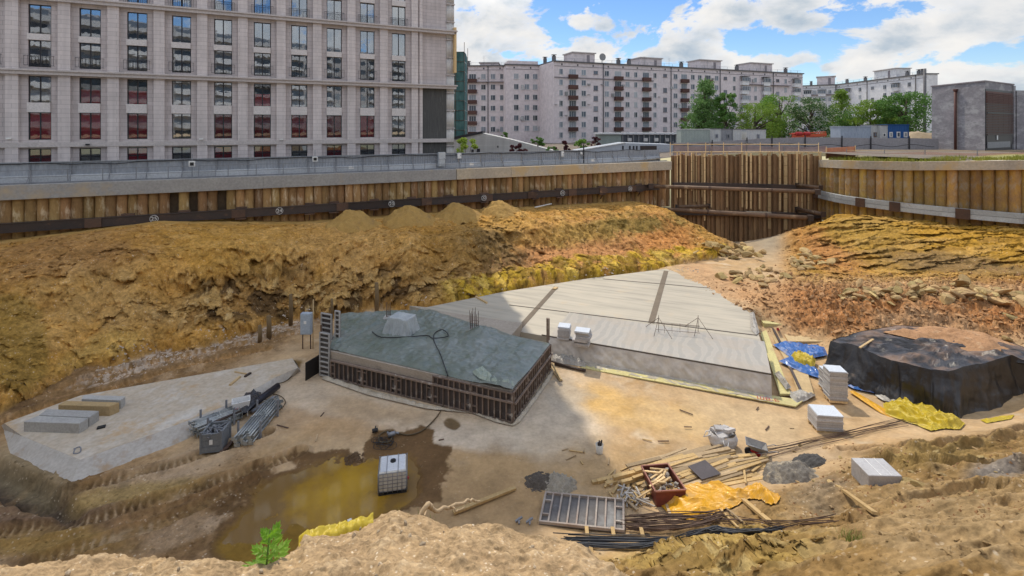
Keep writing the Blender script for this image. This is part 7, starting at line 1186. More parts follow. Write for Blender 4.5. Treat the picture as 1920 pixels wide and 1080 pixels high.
for i in range(46):
    o = bpy.data.objects.new('rubble_piece', rk[i % 4]); C.objects.link(o); f, g = random.uniform(.12, .88), random.uniform(.12, .9); p = (sT[0] * (1 - f) + sT[1] * f) * (1 - g) + (sT[3] * (1 - f) + sT[2] * f) * g; o.location = p + Vector((0, 0, -.12 + random.uniform(-.06, .1))); o.rotation_euler = [random.uniform(0, 6) for _ in range(3)]; s_ = random.uniform(.12, .34); o.scale = (s_, s_, s_ * .8); tag(o, 'pale piece of broken rubble heaped in the red skip', 'rubble', gro)
for i in range(9):
    f, g = random.uniform(.2, .7), random.uniform(.1, .8); p = (sT[0] * (1 - f) + sT[1] * f) * (1 - g) + (sT[3] * (1 - f) + sT[2] * f) * g; a = random.uniform(-.6, .9); L = random.uniform(.4, .75); k = MB(); d_ = Vector((math.cos(a), math.sin(a), random.uniform(-.1, .25))) * L / 2; k.bar(p - d_ + Vector((0, 0, .02)), p + d_ + Vector((0, 0, .06)), .07, .05); tag(k.build('wood_scrap', M_TIMB), 'broken timber scrap lying among the rubble in the red skip', 'wood scrap', 'wood scraps in the red skip')
k = MB(); k.bar(P(1185, 940, .2), P(1252, 899, .82), .06, .04); tag(k.build('batten', M_TIMB), 'long thin batten leaning over the edge of the red skip', 'batten')
# --- heap of timber
U0 = random.uniform
M_TA = mat('fresh_yellow_timber', (.53, .37, .17), (.44, .29, .12), 1.5, .8, .25, .01, .2, stretch=(1, 1, .3)); M_TB = mat('weathered_timber', (.42, .31, .18), (.33, .24, .14), 1.5, .85, .3, .01, .35, stretch=(1, 1, .3)); tz = lambda p: Vector((p.x, p.y, max(0, hs(p.x, p.y))))
def plank(a, b_, w, h, m, label, group): k = MB(); k.bar(a, b_, w, h); return tag(k.build('plank', m), label, 'plank', group)
for i, (a, b_, z0) in enumerate((((1120, 903), (1336, 848), .10), ((1136, 908), (1336, 856), .10), ((1150, 896), (1334, 850), .24), ((1165, 905), (1330, 862), .22), ((1110, 905), (1200, 884), .08))): plank(P(*a, z0), P(*b_, z0), .15, .12, M_TA, 'fresh yellow timber beam at the back edge of the timber heap', 'fresh beams at the back of the timber heap')
for i in range(84):
    f = (i % 46) / 45; px = 1185 + random.uniform(-20, 110) + f * 40; py = 872 + f * 70 + random.uniform(-6, 6); a = P(px, py, .08); ang = .30 + random.gauss(0, .07); L = random.uniform(2.2, 4.4); z0 = .06 + random.random() * .2; d_ = Vector((math.cos(ang), math.sin(ang), random.uniform(-.015, .02))) * L; p = a + Vector((0, 0, z0)); q_ = p + d_
    if pxy(q_.x, q_.y, q_.z)[0] > 1470 or (1 and pxy(q_.x, q_.y, q_.z)[1] < 850): q_ = p + d_ * .6
    plank(p, q_, random.choice((.1, .15, .18, .12)), random.choice((.04, .05, .08)), M_TB if random.random() < .62 else M_TA, 'weathered plank in the big jumbled timber heap behind the yellow tarpaulin', 'planks in the timber heap')
for i in range(16):
    f = i / 15; a = P(1300 + f * 20 + random.uniform(-10, 20), 872 + f * 44 + random.uniform(-4, 4), .1); b_ = P(1410 + f * 40 + random.uniform(-20, 15), 858 + f * 44 + random.uniform(-6, 6), .1); plank(a + Vector((0, 0, random.uniform(0, .15))), b_ + Vector((0, 0, random.uniform(0, .12))), random.choice((.1, .15, .2)), .05, M_TB, 'weathered plank at the right end of the timber heap below the wheelbarrow', 'planks at the right of the timber heap')
for a, b_, w, m_, l in (((850, 969), (966, 921), .16, M_TA, 'single long pale beam lying alone right of the pool'), ((1570, 930), (1641, 982), .14, M_TA, 'single pale plank lying on the slope below the wrapped pallet'), ((1386, 941), (1442, 1002), .16, M_TA, 'pale plank pointing down the slope from under the yellow tarpaulin'), ((1350, 965), (1384, 1010), .07, M_TA, 'thin pale lath under the front edge of the yellow tarpaulin'), ((1360, 962), (1392, 1004), .06, M_TB, 'thin weathered lath beside the pale plank under the yellow tarpaulin'), ((1385, 892), (1410, 880), .1, M_TA, 'short pale board crossing the timber heap beside the dark sheet'), ((1394, 878), (1398, 912), .08, M_TA, 'pale batten crossing the timber heap right of the dark sheet'), ((1410, 890), (1440, 868), .08, M_TA, 'pale batten lying across the right end of the timber heap'), ((1170, 940), (1195, 962), .1, M_TB, 'weathered board end between the skip and the lying formwork panel'), ((1250, 952), (1262, 985), .1, M_TB, 'weathered batten sticking out under the red skip')):
    a = G(*a); b_ = G(*b_); plank(Vector((a.x, a.y, max(a.z, hs(a.x, a.y)) + .1)), Vector((b_.x, b_.y, max(b_.z, hs(b_.x, b_.y)) + .08)), w, w * .5, m_, l, None)
for i in range(40):
    c_ = P(random.gauss(1185, 16), random.gauss(938, 9), .06); a = random.uniform(0, PI); L = random.uniform(.2, .7); k = MB(); d_ = Vector((math.cos(a), math.sin(a), random.uniform(-.1, .15))) * L / 2; c_.z = max(.05, hs(c_.x, c_.y)) + random.uniform(.03, .2); k.bar(c_ - d_, c_ + d_, .06, .03); tag(k.build('wood_scrap', M_RUB if i % 3 else M_TA), 'splintered pale scrap in the litter left of the red skip', 'wood scrap', 'scraps beside the red skip')
for i in range(26):
    a = P(U0(1130, 1210), U0(890, 925), .12); ang = random.uniform(-.3, 1.2); L = random.uniform(.3, .9); d_ = Vector((math.cos(ang), math.sin(ang), .03)) * L; plank(a, a + d_, random.choice((.06, .1, .14)), .04, M_TB if i % 2 else M_TA, 'short broken board end at the left end of the timber heap', 'board ends at the timber heap')
for i in range(22):
    px, py = random.choice(((1290, 800), (1180, 860), (1080, 850), (1450, 800), (640, 770), (900, 830), (560, 800), (1400, 770))); a = P(px + random.gauss(0, 60), py + random.gauss(0, 18), .02); ang = random.uniform(0, PI); L = random.uniform(.15, .7); d_ = Vector((math.cos(ang), math.sin(ang), 0)) * L; plank(a, a + d_, .05, .025, random.choice((M_TB, M_TA, M_REB)), 'thin scrap of lath lying loose on the open pit floor', 'lath scraps on the pit floor')
ds = [P(1322, 898, .45), P(1370, 888, .42), P(1330, 860, .55), P(1290, 869, .5)]; ds = [P(1316, 899, .42), P(1352, 888, .42), P(1322, 862, .5), P(1290, 874, .5)]; k = MB(); k.hexa([p - Vector((0, 0, .03)) for p in ds] + ds); tag(k.build('dark_sheet', mat('dark_mauve_ply', (.10, .085, .085), (.075, .065, .065), 1.5, .5, .1)), 'dark mauve plywood sheet lying on top of the timber heap', 'plywood')
# --- yellow tarpaulins
M_YT = mat('yellow_tarpaulin', (.68, .36, .02), (.60, .30, .02), .8, .38, .25, .03, coat=.25, spots=((.48, .29, .08), .8, .56)); M_LEM = mat('lemon_tarpaulin', (.53, .40, .025), (.45, .33, .025), .8, .42, .3, .03, coat=.15)
crumple('yellow_tarpaulin', [G(a, c_) for a, c_ in ((1252, 928), (1290, 918), (1350, 910), (1390, 924), (1425, 908), (1463, 950), (1455, 962), (1405, 946), (1370, 966), (1348, 968), (1318, 988), (1282, 980), (1252, 966), (1225, 932))], .0, M_YT, .30, 'bright yellow tarpaulin spread rumpled in front of the red skip and timber heap', 'tarpaulin', 1.25, 501, 190, .3, ground=True, rz=.75, fold=1.5, smooth_=.25)
crumple('yellow_tarpaulin', [G(a, c_) for a, c_ in ((1656, 760), (1690, 755), (1735, 765), (1770, 785), (1810, 797), (1800, 808), (1770, 806), (1745, 812), (1720, 800), (1690, 790), (1658, 778))], .0, M_LEM, .36, 'lemon yellow tarpaulin heaped in front of the black sheeted stack', 'tarpaulin', 2.6, 511, 190, .25, ground=True, fold=1.4, smooth_=.4); crumple('yellow_cloth', [P(a, c_, .25) for a, c_ in ((1483, 664), (1500, 658), (1530, 672), (1527, 686), (1508, 682), (1490, 676))], .12, M_LEM, .35, 'lemon yellow cloth crumpled on the blue tarpaulin', 'cloth', 3, 521); crumple('yellow_strip', [G(a, c_) for a, c_ in ((1838, 790), (1880, 782), (1902, 780), (1896, 788), (1850, 795))], 0, M_LEM, .12, 'flat strip of yellow sheeting right of the lemon tarpaulin', 'sheeting', 2, 525, ground=True); crumple('orange_strip', [P(a, c_) for a, c_ in ((1592, 735), (1600, 733), (1660, 768), (1730, 806), (1722, 809), (1650, 775))], .0, M_YT, .06, 'narrow orange strip of sheeting along the edge of the concrete floor', 'sheeting', 3, 527)
M_BT = mat('blue_tarpaulin', (.022, .10, .33), (.03, .13, .40), 1.2, .42, .4, .03, coat=.15, spots=((.20, .18, .22), .9, .53)); crumple('blue_tarpaulin', [P(a, c_, .1) for a, c_ in ((1449, 645), (1470, 640), (1545, 650), (1552, 665), (1515, 672), (1540, 700), (1536, 708), (1500, 696), (1460, 676), (1480, 668))], 0.03, M_BT, .2, 'bright blue tarpaulin crumpled between the slab and the black sheeted stack', 'tarpaulin', 2.4, 531, 150, .2); crumple('blue_sheet', [P(a, c_) for a, c_ in ((1585, 722), (1600, 720), (1650, 735), (1648, 740), (1600, 730))], 0, M_BT, .1, 'strip of blue sheeting peeping out under the black sheeted stack', 'sheeting', 3, 537); crumple('plastic_sheet', [P(a, c_) for a, c_ in ((1640, 742), (1660, 740), (1700, 756), (1690, 760), (1655, 752))], 0, M_GFILM, .12, 'pale plastic scraps between the black sheeting and the lemon tarpaulin', 'plastic sheet', 3, 539)
# --- black sheeted stack
M_BTARP = None; m, nt, b = newmat('black_tarpaulin'); v = nt.coords(); cl = nt.ramp(nt.noise(v, 1.1, 6), [(.35, (.018, .017, .018)), (.65, (.032, .03, .03))]); ge = nt.n.new('ShaderNodeNewGeometry'); sz = nt.n.new('ShaderNodeSeparateXYZ'); nt.ln(ge.outputs['Normal'], sz.inputs[0]); dust = nt.math('MULTIPLY', nt.ramp(sz.outputs[2], [(.6, 0.0), (.95, 1.0)]), nt.ramp(nt.noise(v, .5, 6, .6), [(.46, .0), (.62, .55)])); cl = nt.mix(dust, cl, (.34, .20, .11)); nt.ln(cl, b.inputs['Base Color']); b.inputs['Roughness'].default_value = .40; b.inputs['Specular IOR Level'].default_value = .5; bump(nt, b, nt.math('ADD', nt.noise(v, 3, 7, .62, .8), nt.math('MULTIPLY', nt.noise(nt.coords(scale=(2.5, 2.5, .35)), 1.6, 6, .6), .8)), .5, .06); M_BTARP = m
bs = thing('sheeted_stack', 'big stack covered by dusty black tarpaulin at the right edge of the pit', 'covered stack', P(1780, 730))
tpx = [(1559, 640), (1600, 625), (1680, 611), (1770, 613), (1850, 628), (1915, 652), (1960, 668), (1950, 690), (1896, 666), (1838, 681), (1776, 696), (1722, 688), (1670, 675), (1608, 650)]; topz = [1.7, 1.9, 2.05, 2.1, 2.1, 2.0, 1.9, 2.0, 2.35, 2.1, 1.95, 1.95, 1.85, 1.85]
tp3 = [P(a, c_, z_) for (a, c_), z_ in zip(tpx, topz)]; bpx_ = {0: (1545, 698), 13: (1600, 724), 12: (1660, 744), 11: (1728, 765), 10: (1800, 787), 9: (1852, 773), 8: (1902, 757), 7: (1990, 770)}
N_ = len(tp3); rim = []; per = 26
for i in range(N_):
    a, b_ = tp3[i], tp3[(i + 1) % N_]
    for t in np.linspace(0, 1, per, endpoint=False): rim.append((i + t, a.lerp(b_, t)))
cen_ = P(1770, 648, 2.0); bpts = []
for i in range(N_): bpts.append(P(*bpx_[i]) if i in bpx_ else tp3[i] + (tp3[i] - cen_).normalized() * .35 - Vector((0, 0, 1.6)))
_ti = np.array([r_[0] for r_ in rim]); _rm = np.array([tuple(r_[1]) for r_ in rim]); _rm[:, 2] += .12 * noise(_ti * 1.1 + 3, _ti * 0, 640) + .03 * noise(_ti * 3.7, _ti * 0, 641) + .10 * (np.abs(_ti - np.floor(_ti) - .5) < .0); _rm[:, :2] += (.14 * noise(_ti * 1.6, _ti * 0 + 5, 642))[:, None] * np.array([.4, .9]); _bp = np.array([tuple(bpts[int(t)].lerp(bpts[(int(t) + 1) % N_], t - int(t))) for t in _ti]); _c = np.array(cen_); rowsn = 34; TOPN = 22
f = (np.arange(TOPN) / (TOPN - 1))[:, None, None]; top_v = _c * (1 - f) + _rm[None] * f; _x, _y = top_v[..., 0], top_v[..., 1]
ten = ridged(_x * .5 + _y * .9 + .5 * fbm(_x, _y, 2, 600), _y * .35 - _x * .2, 3, 603); top_v[..., 2] += (.16 * fbm(_x * .7, _y * .7, 4, 601) + .26 * np.clip(ten, -.3, 1) + .08 * ridged(_x * 1.4 - _y * .5, _y * 1.1, 3, 604) - .08) * sm(1.0, .8, f[..., 0]) - .10 * np.sin(f[..., 0] * PI)
g_ = (np.arange(rowsn) / (rowsn - 1))[:, None]; T2 = np.broadcast_to(_ti[None], (rowsn, len(_ti))); n2 = _bp[:, :2] - _c[:2]; n2 /= np.linalg.norm(n2, axis=1)[:, None]
w_ = T2 * 2.1 + .55 * g_ * np.sin(T2 * 1.7); fo = (g_ ** .7) * (.42 * ridged(w_ * .8, g_ * .5 + T2 * 0, 3, 611) + .10 * noise(w_ * 1.9 + .6 * noise(T2 * .9, g_ * 1.2, 612), g_ * .8, 613)) - .06 * np.sin(g_ * PI) + .20 * sm(0, .5, g_) * noise(T2 * .75 + .4 * g_, g_ * 1.1, 619) + .05 * ridged(T2 * 1.3 + g_ * 2.2, g_ * 1.5 - T2 * .4, 3, 617)
sd_v = _rm[None] * (1 - g_[..., None] ** .85) + _bp[None] * g_[..., None] ** .85; sd_v[..., 0] += n2[None, :, 0] * fo; sd_v[..., 1] += n2[None, :, 1] * fo; tf = T2 - np.floor(T2); sd_v[..., 2] += .015; sd_v[..., 2] += np.where(g_ > 0, 0, 0); sd_v[..., 2] = np.maximum(sd_v[..., 2], .015); top_v[-1:, :, 2] += 0
nR = len(rim); V = np.concatenate([top_v.reshape(-1, 3), sd_v.reshape(-1, 3)]); i = np.concatenate([np.arange(TOPN - 1), np.arange(TOPN, TOPN + rowsn - 1)])[:, None] * nR; j = np.arange(nR)[None, :]; Q = np.stack([i + j, i + (j + 1) % nR, i + nR + (j + 1) % nR, i + nR + j], -1).reshape(-1, 4); fast_mesh('tarpaulin', V - np.array(bs.location), Q, M_BTARP, True, parent=bs)
# earth thrown on its back half
er = [P(a, c_, 2.15) for a, c_ in ((1655, 616), (1690, 606), (1770, 606), (1850, 620), (1925, 648), (1890, 658), (1850, 662), (1815, 652), (1765, 640), (1710, 628))]
erth = polymesh('earth_cover', er, 2.06, mat('red_brown_earth', (.44, .25, .13), (.36, .20, .10), 1.2, .95, .8, .06, spots=((.52, .36, .22), 1.1, .58)), bs, 90, lambda X_, Y_, ed: -.12 + np.clip(ed / .9, 0, 1) * (.30 + .30 * fbm(X_ * 1.2, Y_ * 1.2, 5, 621, .6))); draped('sheeted_stack', 'smaller stack under black tarpaulin at the far right edge, beside the big sheeted stack', 'covered stack', P(1925, 748), 1.7, 1.3, 2.15, -.6, M_BTARP, .5, 4)
k = MB(); k.bar(P(1612, 652, 1.98), P(1637, 636, 2.1), .1, .05); tag(k.build('batten', M_TIMB), 'short batten weighing down the black tarpaulin', 'batten')
# --- lying formwork panel, rebar bundles
c0, c1, c2 = G(1010, 984), G(1171, 1003), G(1008, 934); c0.z += .12; c1.z += .12; c2.z += .22; xv = (c1 - c0).normalized(); zv = (c2 - c0); zv = (zv - xv * zv.dot(xv)).normalized(); yv = zv.cross(xv)
lt = panel('large steel framed formwork panel lying flat at the edge of the sand bank', c0, 0, (c1 - c0).length, (c2 - c0).length, mat('pale_worn_frame', (.40, .36, .31), (.27, .20, .16), 1.4, .7, .2, .01), ply=mat('worn_grey_ply', (.16, .15, .14), (.10, .09, .085), .9, .6, .2, .01, spots=((.22, .22, .215), .7, .55))); lt.rotation_euler = Matrix((xv, yv, zv)).transposed().to_euler()
def rods(label, a, b_, n, w, m, r_=.012, sg=.05, lift=.06, group=None):
    t = thing('rebar_bundle', label, 'rebar bundle', a.lerp(b_, .5), 0, group); d_ = (b_ - a).normalized(); n_ = Vector((-d_.y, d_.x, 0)); L = (b_ - a).length
    for i in range(n):
        o_ = n_ * random.uniform(-w / 2, w / 2) + d_ * random.gauss(0, L * .06); k = MB(); pts_ = []
        for f in np.linspace(0, 1, 6): p = a.lerp(b_, f) + o_ + n_ * random.gauss(0, sg * .25) + n_ * random.gauss(0, sg) * (f - .5); p.z = max(p.z, hs(p.x, p.y)) + lift + .10 * (i / n); pts_.append(p)
        k.tube(pts_, r_, 5); k.build('bar', m, t)
    return t
M_REBB = mat('blue_black_rebar', (.05, .055, .065), (.035, .038, .045), 3, .5, .1, rand=.3); rods('bundle of blue black rebar sticking out behind the sand bank', G(1062, 1024), G(1250, 1028), 34, .50, M_REBB, .016); rods('bundle of dark rebar lying right of the blue black one', G(1275, 1027), G(1450, 1014), 30, .32, M_REBB, .015, .08); rods('bundle of brown rusty rebar between the lying panel and the yellow tarpaulin', G(1180, 990), G(1345, 985), 40, .75, M_REB, .014, .12, .1); rods('loose fan of long brown rods leading to the wheelbarrow', P(1418, 860), P(1705, 800), 11, .5, M_REB, .010, .2); rods('thin dark rods scattered beyond the dark rebar bundle', G(1330, 985), G(1560, 995), 7, .6, M_REB, .012, .2)
k = MB(); k.bar(P(1470, 862, .06), P(1632, 826, .06), .18, .12); tag(k.build('dark_kerb_beam', mat('dark_wet_beam', (.07, .055, .045), None, 2, .8, .3)), 'dark wet beam along the right edge of the concrete floor', 'beam')
for px, py in ((1100, 1013), (1150, 1014), (1205, 1016), (1106, 1032)): a = G(px, py); a.z = max(a.z, hs(a.x, a.y)); plank(a + Vector((0, -.45, .06)), a + Vector((.06, .45, .04)), .12, .08, M_TA, 'short timber bearer under the blue black rebar', 'bearers under the rebar')
for px, py in ((973, 985), (993, 988)): c_ = P(px, py, .1); c_.z = max(0, hs(c_.x, c_.y)) + .06; k = MB(); k.bar(c_ + Vector((-.12, 0, 0)), c_ + Vector((.12, .1, .08)), .06); k.bar(c_ + Vector((0, -.1, 0)), c_ + Vector((.02, .12, .05)), .05); tag(k.build('clamp', M_GREYP), 'small grey clamp lying in the mud left of the lying formwork panel', 'clamp', 'clamps in the mud')
# --- mortar heaps, sand heaps
M_MORT = mat('grey_mortar', (.20, .18, .15), (.12, .11, .10), 1.6, .95, .9, .06, spots=((.36, .31, .23), 1.4, .5)); heap(1495, 900, 2.3, .75, 'lumpy dark grey mortar heap between the timber and the wrapped pallet', 701, 1.0, M_MORT, 'mortar_heap', 'mortar heap', rough=.16); heap(1525, 872, 1.8, .42, 'smooth charcoal mortar heap beside the dark beam', 703, .8, mat('charcoal_mortar', (.085, .08, .075), (.06, .058, .055), 2, .9, .7, .04), 'mortar_heap', 'mortar heap', rough=.08)
M_GSAND = mat('grey_sand', (.38, .34, .27), (.32, .285, .225), 2, .95, .8, .05); heap(1050, 912, 1.6, .42, 'small pale grey sand heap below the empty floor', 705, .9, M_GSAND, 'sand_heap', 'sand heap'); heap(1012, 908, 1.5, .30, 'charred dark heap beside the small pale grey sand heap', 707, .9, mat('charred_debris', (.09, .075, .06), (.15, .125, .10), 4, .95, 1.0, .06), 'ash_heap', 'ash heap', rough=.12); heap(665, 860, 1.0, .16, 'small muddy lump with litter at the edge of the pool', 709, .8, mat('wet_mud', (.10, .06, .028), (.15, .09, .045), 2, .6, .6, .04), 'mud_heap', 'mud heap')
# --- stones
stn = [rock_mesh(20 + i, .52, 2) for i in range(10)]; M_STN = mat('ochre_limestone', (.45, .32, .145), (.35, .24, .105), 1.5, .9, .6, .05, .3, spots=((.52, .41, .23), 1.2, .58), hue=.012); M_STR = mat('red_brown_stone', (.38, .215, .10), (.30, .16, .07), 1.5, .9, .6, .05, .25)
for m_ in stn: m_.materials.append(M_STN)
stn2 = [m_.copy() for m_ in stn[:5]]
for m_ in stn2: m_.materials.clear(); m_.materials.append(M_STR)
def stone(px, py, s_, label, group, pool=stn, lift=.0, flat=1.0):
    p = G(px, py); z_ = hs(p.x, p.y) if abs(p.x / p.y) < 1.2 else p.z; o = bpy.data.objects.new('stone', random.choice(pool)); C.objects.link(o); o.location = (p.x, p.y, z_ + s_ * .12 + lift); o.scale = (s_ * random.uniform(.85, 1.5), s_ * random.uniform(.7, 1.1), s_ * random.uniform(.7, 1.15) * flat); o.rotation_euler = (random.gauss(0, .3), random.gauss(0, .3), random.uniform(0, 6.3)); return tag(o, label, 'stone', group)
for i in range(105): px = random.uniform(1575, 1935); stone(px, 562 + random.gauss(0, 9) - (px - 1750) * .0, random.uniform(.55, 1.35) * (.75 + .3 * (px > 1680)), 'ochre stone in the long band of broken stones on the right terrace', 'stones in the long band', lift=random.uniform(0, .25))
for i in range(36): stone(random.gauss(1375, 26), random.gauss(478, 6), random.uniform(.5, 1.5), 'ochre slab of stone in the heap at the mouth of the recess', 'stones at the mouth of the recess', lift=random.uniform(0, .4))
for i in range(36): stone(random.gauss(1510, 26), random.gauss(497, 11), random.uniform(.5, 1.35), 'ochre stone in the heap at the left foot of the right bank', 'stones at the foot of the right bank', lift=random.uniform(0, .35))
for i in range(34): stone(random.gauss(1410, 34), random.gauss(520, 9), random.uniform(.4, 1.2), 'broken stone in the spread between the slab and the right bank', 'stones beside the slab', lift=.05)
for i in range(70): stone(random.uniform(1320, 1600), random.gauss(560, 26) + 0, random.uniform(.18, .55), 'reddish stone scattered on the red earth right of the slab', 'stones on the red earth', stn2)
for i in range(40): stone(random.uniform(1560, 1935), random.uniform(588, 648), random.uniform(.2, .6), 'reddish stone on the red scarp behind the black stack', 'stones on the red scarp', stn2)
for i in range(46): stone(random.uniform(1480, 1930), random.uniform(840, 945), random.uniform(.1, .34), 'small pale stone lying on the brown slope at the right', 'small stones on the right slope')
for px, py, s_ in ((1500, 838, .3), (1690, 912, .42), (1708, 918, .5), (1722, 930, .4), (1672, 930, .3), (1898, 605, .95), (1888, 640, .7)): stone(px, py, s_, 'larger pale stone standing out on the right hand earth', 'larger stones on the right')
sv = []; sf = []                                        # crumbs nobody would count
def crumbs(n, fx, fy, smin, smax):
    for i in range(n):
        px, py = fx(), fy(); p = G(px, py)
        if abs(p.x / p.y) > 1.2: continue
        z_ = hs(p.x, p.y); s_ = random.uniform(smin, smax) * random.uniform(.5, 1); b0 = len(sv); rot = random.uniform(0, 6)
        for k_ in range(4): a = rot + k_ * 1.57; sv.append((p.x + s_ * math.cos(a) * random.uniform(.6, 1), p.y + s_ * math.sin(a) * random.uniform(.5, .9), z_ - s_ * .2))
        sv.append((p.x + random.gauss(0, s_ * .2), p.y + random.gauss(0, s_ * .2), z_ + s_ * random.uniform(.35, .7))); sf.extend([(b0, b0 + 1, b0 + 4), (b0 + 1, b0 + 2, b0 + 4), (b0 + 2, b0 + 3, b0 + 4), (b0 + 3, b0, b0 + 4)])
U_ = random.uniform
crumbs(900, lambda: U_(1310, 1620), lambda: random.gauss(575, 30), .05, .2); crumbs(900, lambda: U_(1400, 1930), lambda: random.gauss(545, 22), .07, .28); crumbs(600, lambda: U_(1480, 1930), lambda: U_(830, 1000), .03, .1); crumbs(500, lambda: U_(1560, 1930), lambda: U_(590, 650), .05, .2)
kb = MB(); kb.add(sv, sf); tag(kb.build('rubble_crumbs', M_STR), 'small reddish rubble scattered over the right side of the pit', 'rubble', kind='stuff'); sv = []; sf = []
for i in range(9): f = i / 8; crumbs(130, lambda: U_(180 + f * 350, 230 + f * 350), lambda: random.gauss(700 - f * 95, 9), .03, .13)
crumbs(500, lambda: U_(700, 1240), lambda: random.gauss(0, 6) + 566, .03, .12) if False else None
for i in range(10): f = i / 9; crumbs(50, lambda: U_(690 + f * 560, 750 + f * 560), lambda: random.gauss(582 - f * 74, 3), .05, .2)
kb = MB(); kb.add(sv, sf); tag(kb.build('gravel_crumbs', mat('whitish_gravel', (.56, .49, .41), (.44, .36, .28), 2, .9, .3)), 'whitish gravel along the foot of the left slope', 'gravel', kind='stuff')
# loose clods lying where the ground is broken
def clods(mask, n, smin, smax, name, label, m, flat=.7):
    r_ = np.random.default_rng(len(name) + n); w_ = (mask * _yy[:, None] ** 1.0).ravel() * keep.ravel(); idx = r_.choice(w_.size, n, p=w_ / w_.sum()); c_ = TV.reshape(-1, 3)[idx]; base = np.array([(1, 0, 0), (-1, 0, 0), (0, 1, 0), (0, -1, 0), (0, 0, 1), (0, 0, -.6), (.6, .6, .5), (-.6, .5, .5), (.5, -.6, .5)], float)
    s_ = (smin + (smax - smin) * r_.random(n) ** 3)[:, None, None] * .5; a = r_.random(n) * 6.28; V = base[None] * r_.uniform(.6, 1.25, (n, 9, 3)) * s_; V[..., 2] *= flat; ca, sa = np.cos(a)[:, None], np.sin(a)[:, None]; x_ = V[..., 0] * ca - V[..., 1] * sa; y_ = V[..., 0] * sa + V[..., 1] * ca; V = np.stack([x_, y_, V[..., 2]], -1) + c_[:, None, :]
    tri = np.array([(0, 2, 6), (0, 6, 8), (0, 8, 3), (1, 7, 2), (1, 3, 4), (1, 4, 7), (2, 7, 6), (6, 7, 4), (6, 4, 8), (8, 4, 3), (0, 5, 2), (2, 5, 1), (1, 5, 3), (3, 5, 0)]); Q = (tri[None] + 9 * np.arange(n)[:, None, None]).reshape(-1, 3); cc_ = CM['col'].reshape(-1, 3)[idx] * r_.uniform(.65, 1.25, (n, 1)); cl = np.concatenate([np.clip(cc_, 0, .8), np.full((n, 1), .4)], 1)
    o = fast_mesh(name, V.reshape(-1, 3), Q, m, False, np.repeat(cl, 9, 0)); return tag(o, label, 'clods', kind='stuff')
clods(CM['slope'], 5200, .05, .42, 'slope_clods', 'loose clods of ochre soil on the long left slope', M_SOIL); clods(CM['emb'], 1500, .06, .4, 'bank_clods', 'loose clods of yellow soil on the right bank', M_SOIL); clods(CM['right'], 3600, .05, .38, 'scarp_clods', 'loose red clods on the right terrace and scarp', M_SOIL); clods(CM['near'], 2600, .03, .2, 'near_clods', 'loose brown clods on the near right slope', M_SOIL); clods(CM['mud'], 2200, .03, .16, 'mud_clods', 'small clods pressed into the mud on the left', M_SOIL)
# --- on the sand bank
pl = thing('leafy_weed', 'bright green leafy weed growing at the front edge of the sand bank', 'weed', bank_z(487) + Vector((0, .05, -.14))); M_WEED = mat('bright_weed_leaf', (.17, .32, .03), (.26, .40, .055), 6, .5, .1, spec=.3); m = M_WEED; nt = NT(m); b = nt.n['Principled BSDF']; b.inputs['Subsurface Weight'].default_value = 0; ts = nt.n.new('ShaderNodeBsdfTranslucent'); ts.inputs['Color'].default_value = (.22, .5, .03, 1); mx = nt.n.new('ShaderNodeMixShader'); mx.inputs[0].default_value = .4; nt.ln(b.outputs[0], mx.inputs[1]); nt.ln(ts.outputs[0], mx.inputs[2]); nt.ln(mx.outputs[0], nt.n['Material Output'].inputs[0])
def weed_leaf(base, az, pitch, L):                    # deeply cut leaf: pointed lobes off one midrib
    d_ = Vector((math.cos(az) * math.cos(pitch), math.sin(az) * math.cos(pitch), math.sin(pitch))); s_ = Vector((-math.sin(az), math.cos(az), 0)); up = d_.cross(s_) * -1; k = MB()
    def mid(t): return base + d_ * L * t - Vector((0, 0, .30 * L * t * t))
    k.add([mid(0) + s_ * .002, mid(0) - s_ * .002, mid(.5) - s_ * .003, mid(.5) + s_ * .003], [(0, 1, 2, 3)])
    for t0, ang, ln_ in ((.28, 1.05, .42), (.28, -1.05, .42), (.48, .85, .46), (.48, -.85, .46), (.66, .6, .40), (.66, -.6, .40), (.72, 0, .42)):
        o_ = mid(t0); e_ = (d_ * math.cos(ang) + s_ * math.sin(ang)) * L * ln_; w_ = e_.cross(up).normalized() * L * ln_ * .20; dr = Vector((0, 0, -.10 * L * ln_)); th_ = e_ * .62 + dr * .5
        k.add([o_, o_ + e_ * .35 + w_, o_ + th_ + w_ * 1.25, o_ + e_ * .74 + w_ * .6 + dr * .6, o_ + e_ + dr, o_ + e_ * .74 - w_ * .6 + dr * .6, o_ + th_ - w_ * 1.25, o_ + e_ * .35 - w_, o_ + th_ * .8 + up * .004], [(0, 1, 8), (1, 2, 8), (2, 3, 8), (3, 4, 8), (4, 5, 8), (5, 6, 8), (6, 7, 8), (7, 0, 8)])
    return k
r_ = random.Random(4)
for i in range(19):
    f = i / 18; hgt = .03 + .19 * f; az = i * 2.4 + r_.uniform(-.3, .3); L = .138 * (1 - .38 * f) * r_.uniform(.85, 1.15); weed_leaf(Vector((.025 * f, 0, hgt)), az, .15 + .95 * f, L).build('leaf', M_WEED, pl, world=False)
k = MB(); k.tube([(0, 0, -.05), (.012, 0, .12), (.028, 0, .27)], [.006, .005, .003], 6); k.build('stem', mat('weed_stem', (.16, .26, .05), None, 3, .7, 0), pl, world=False)
pts_ = [bank_z(778) + Vector((0, -.08, -.02)), bank_z(800) + Vector((0, .05, .06)), PY(812, 958, 3.3), PY(840, 952, 3.4), PY(868, 942, 3.5), PY(888, 936, 3.6), PY(900, 940, 3.7)]
t = thing('dead_root', 'pale twisted dead root sticking out of the sand bank over the mud', 'root', pts_[0]); M_ROOT = mat('pale_root_bark', (.50, .37, .22), (.40, .29, .17), 8, .85, .3, .005)
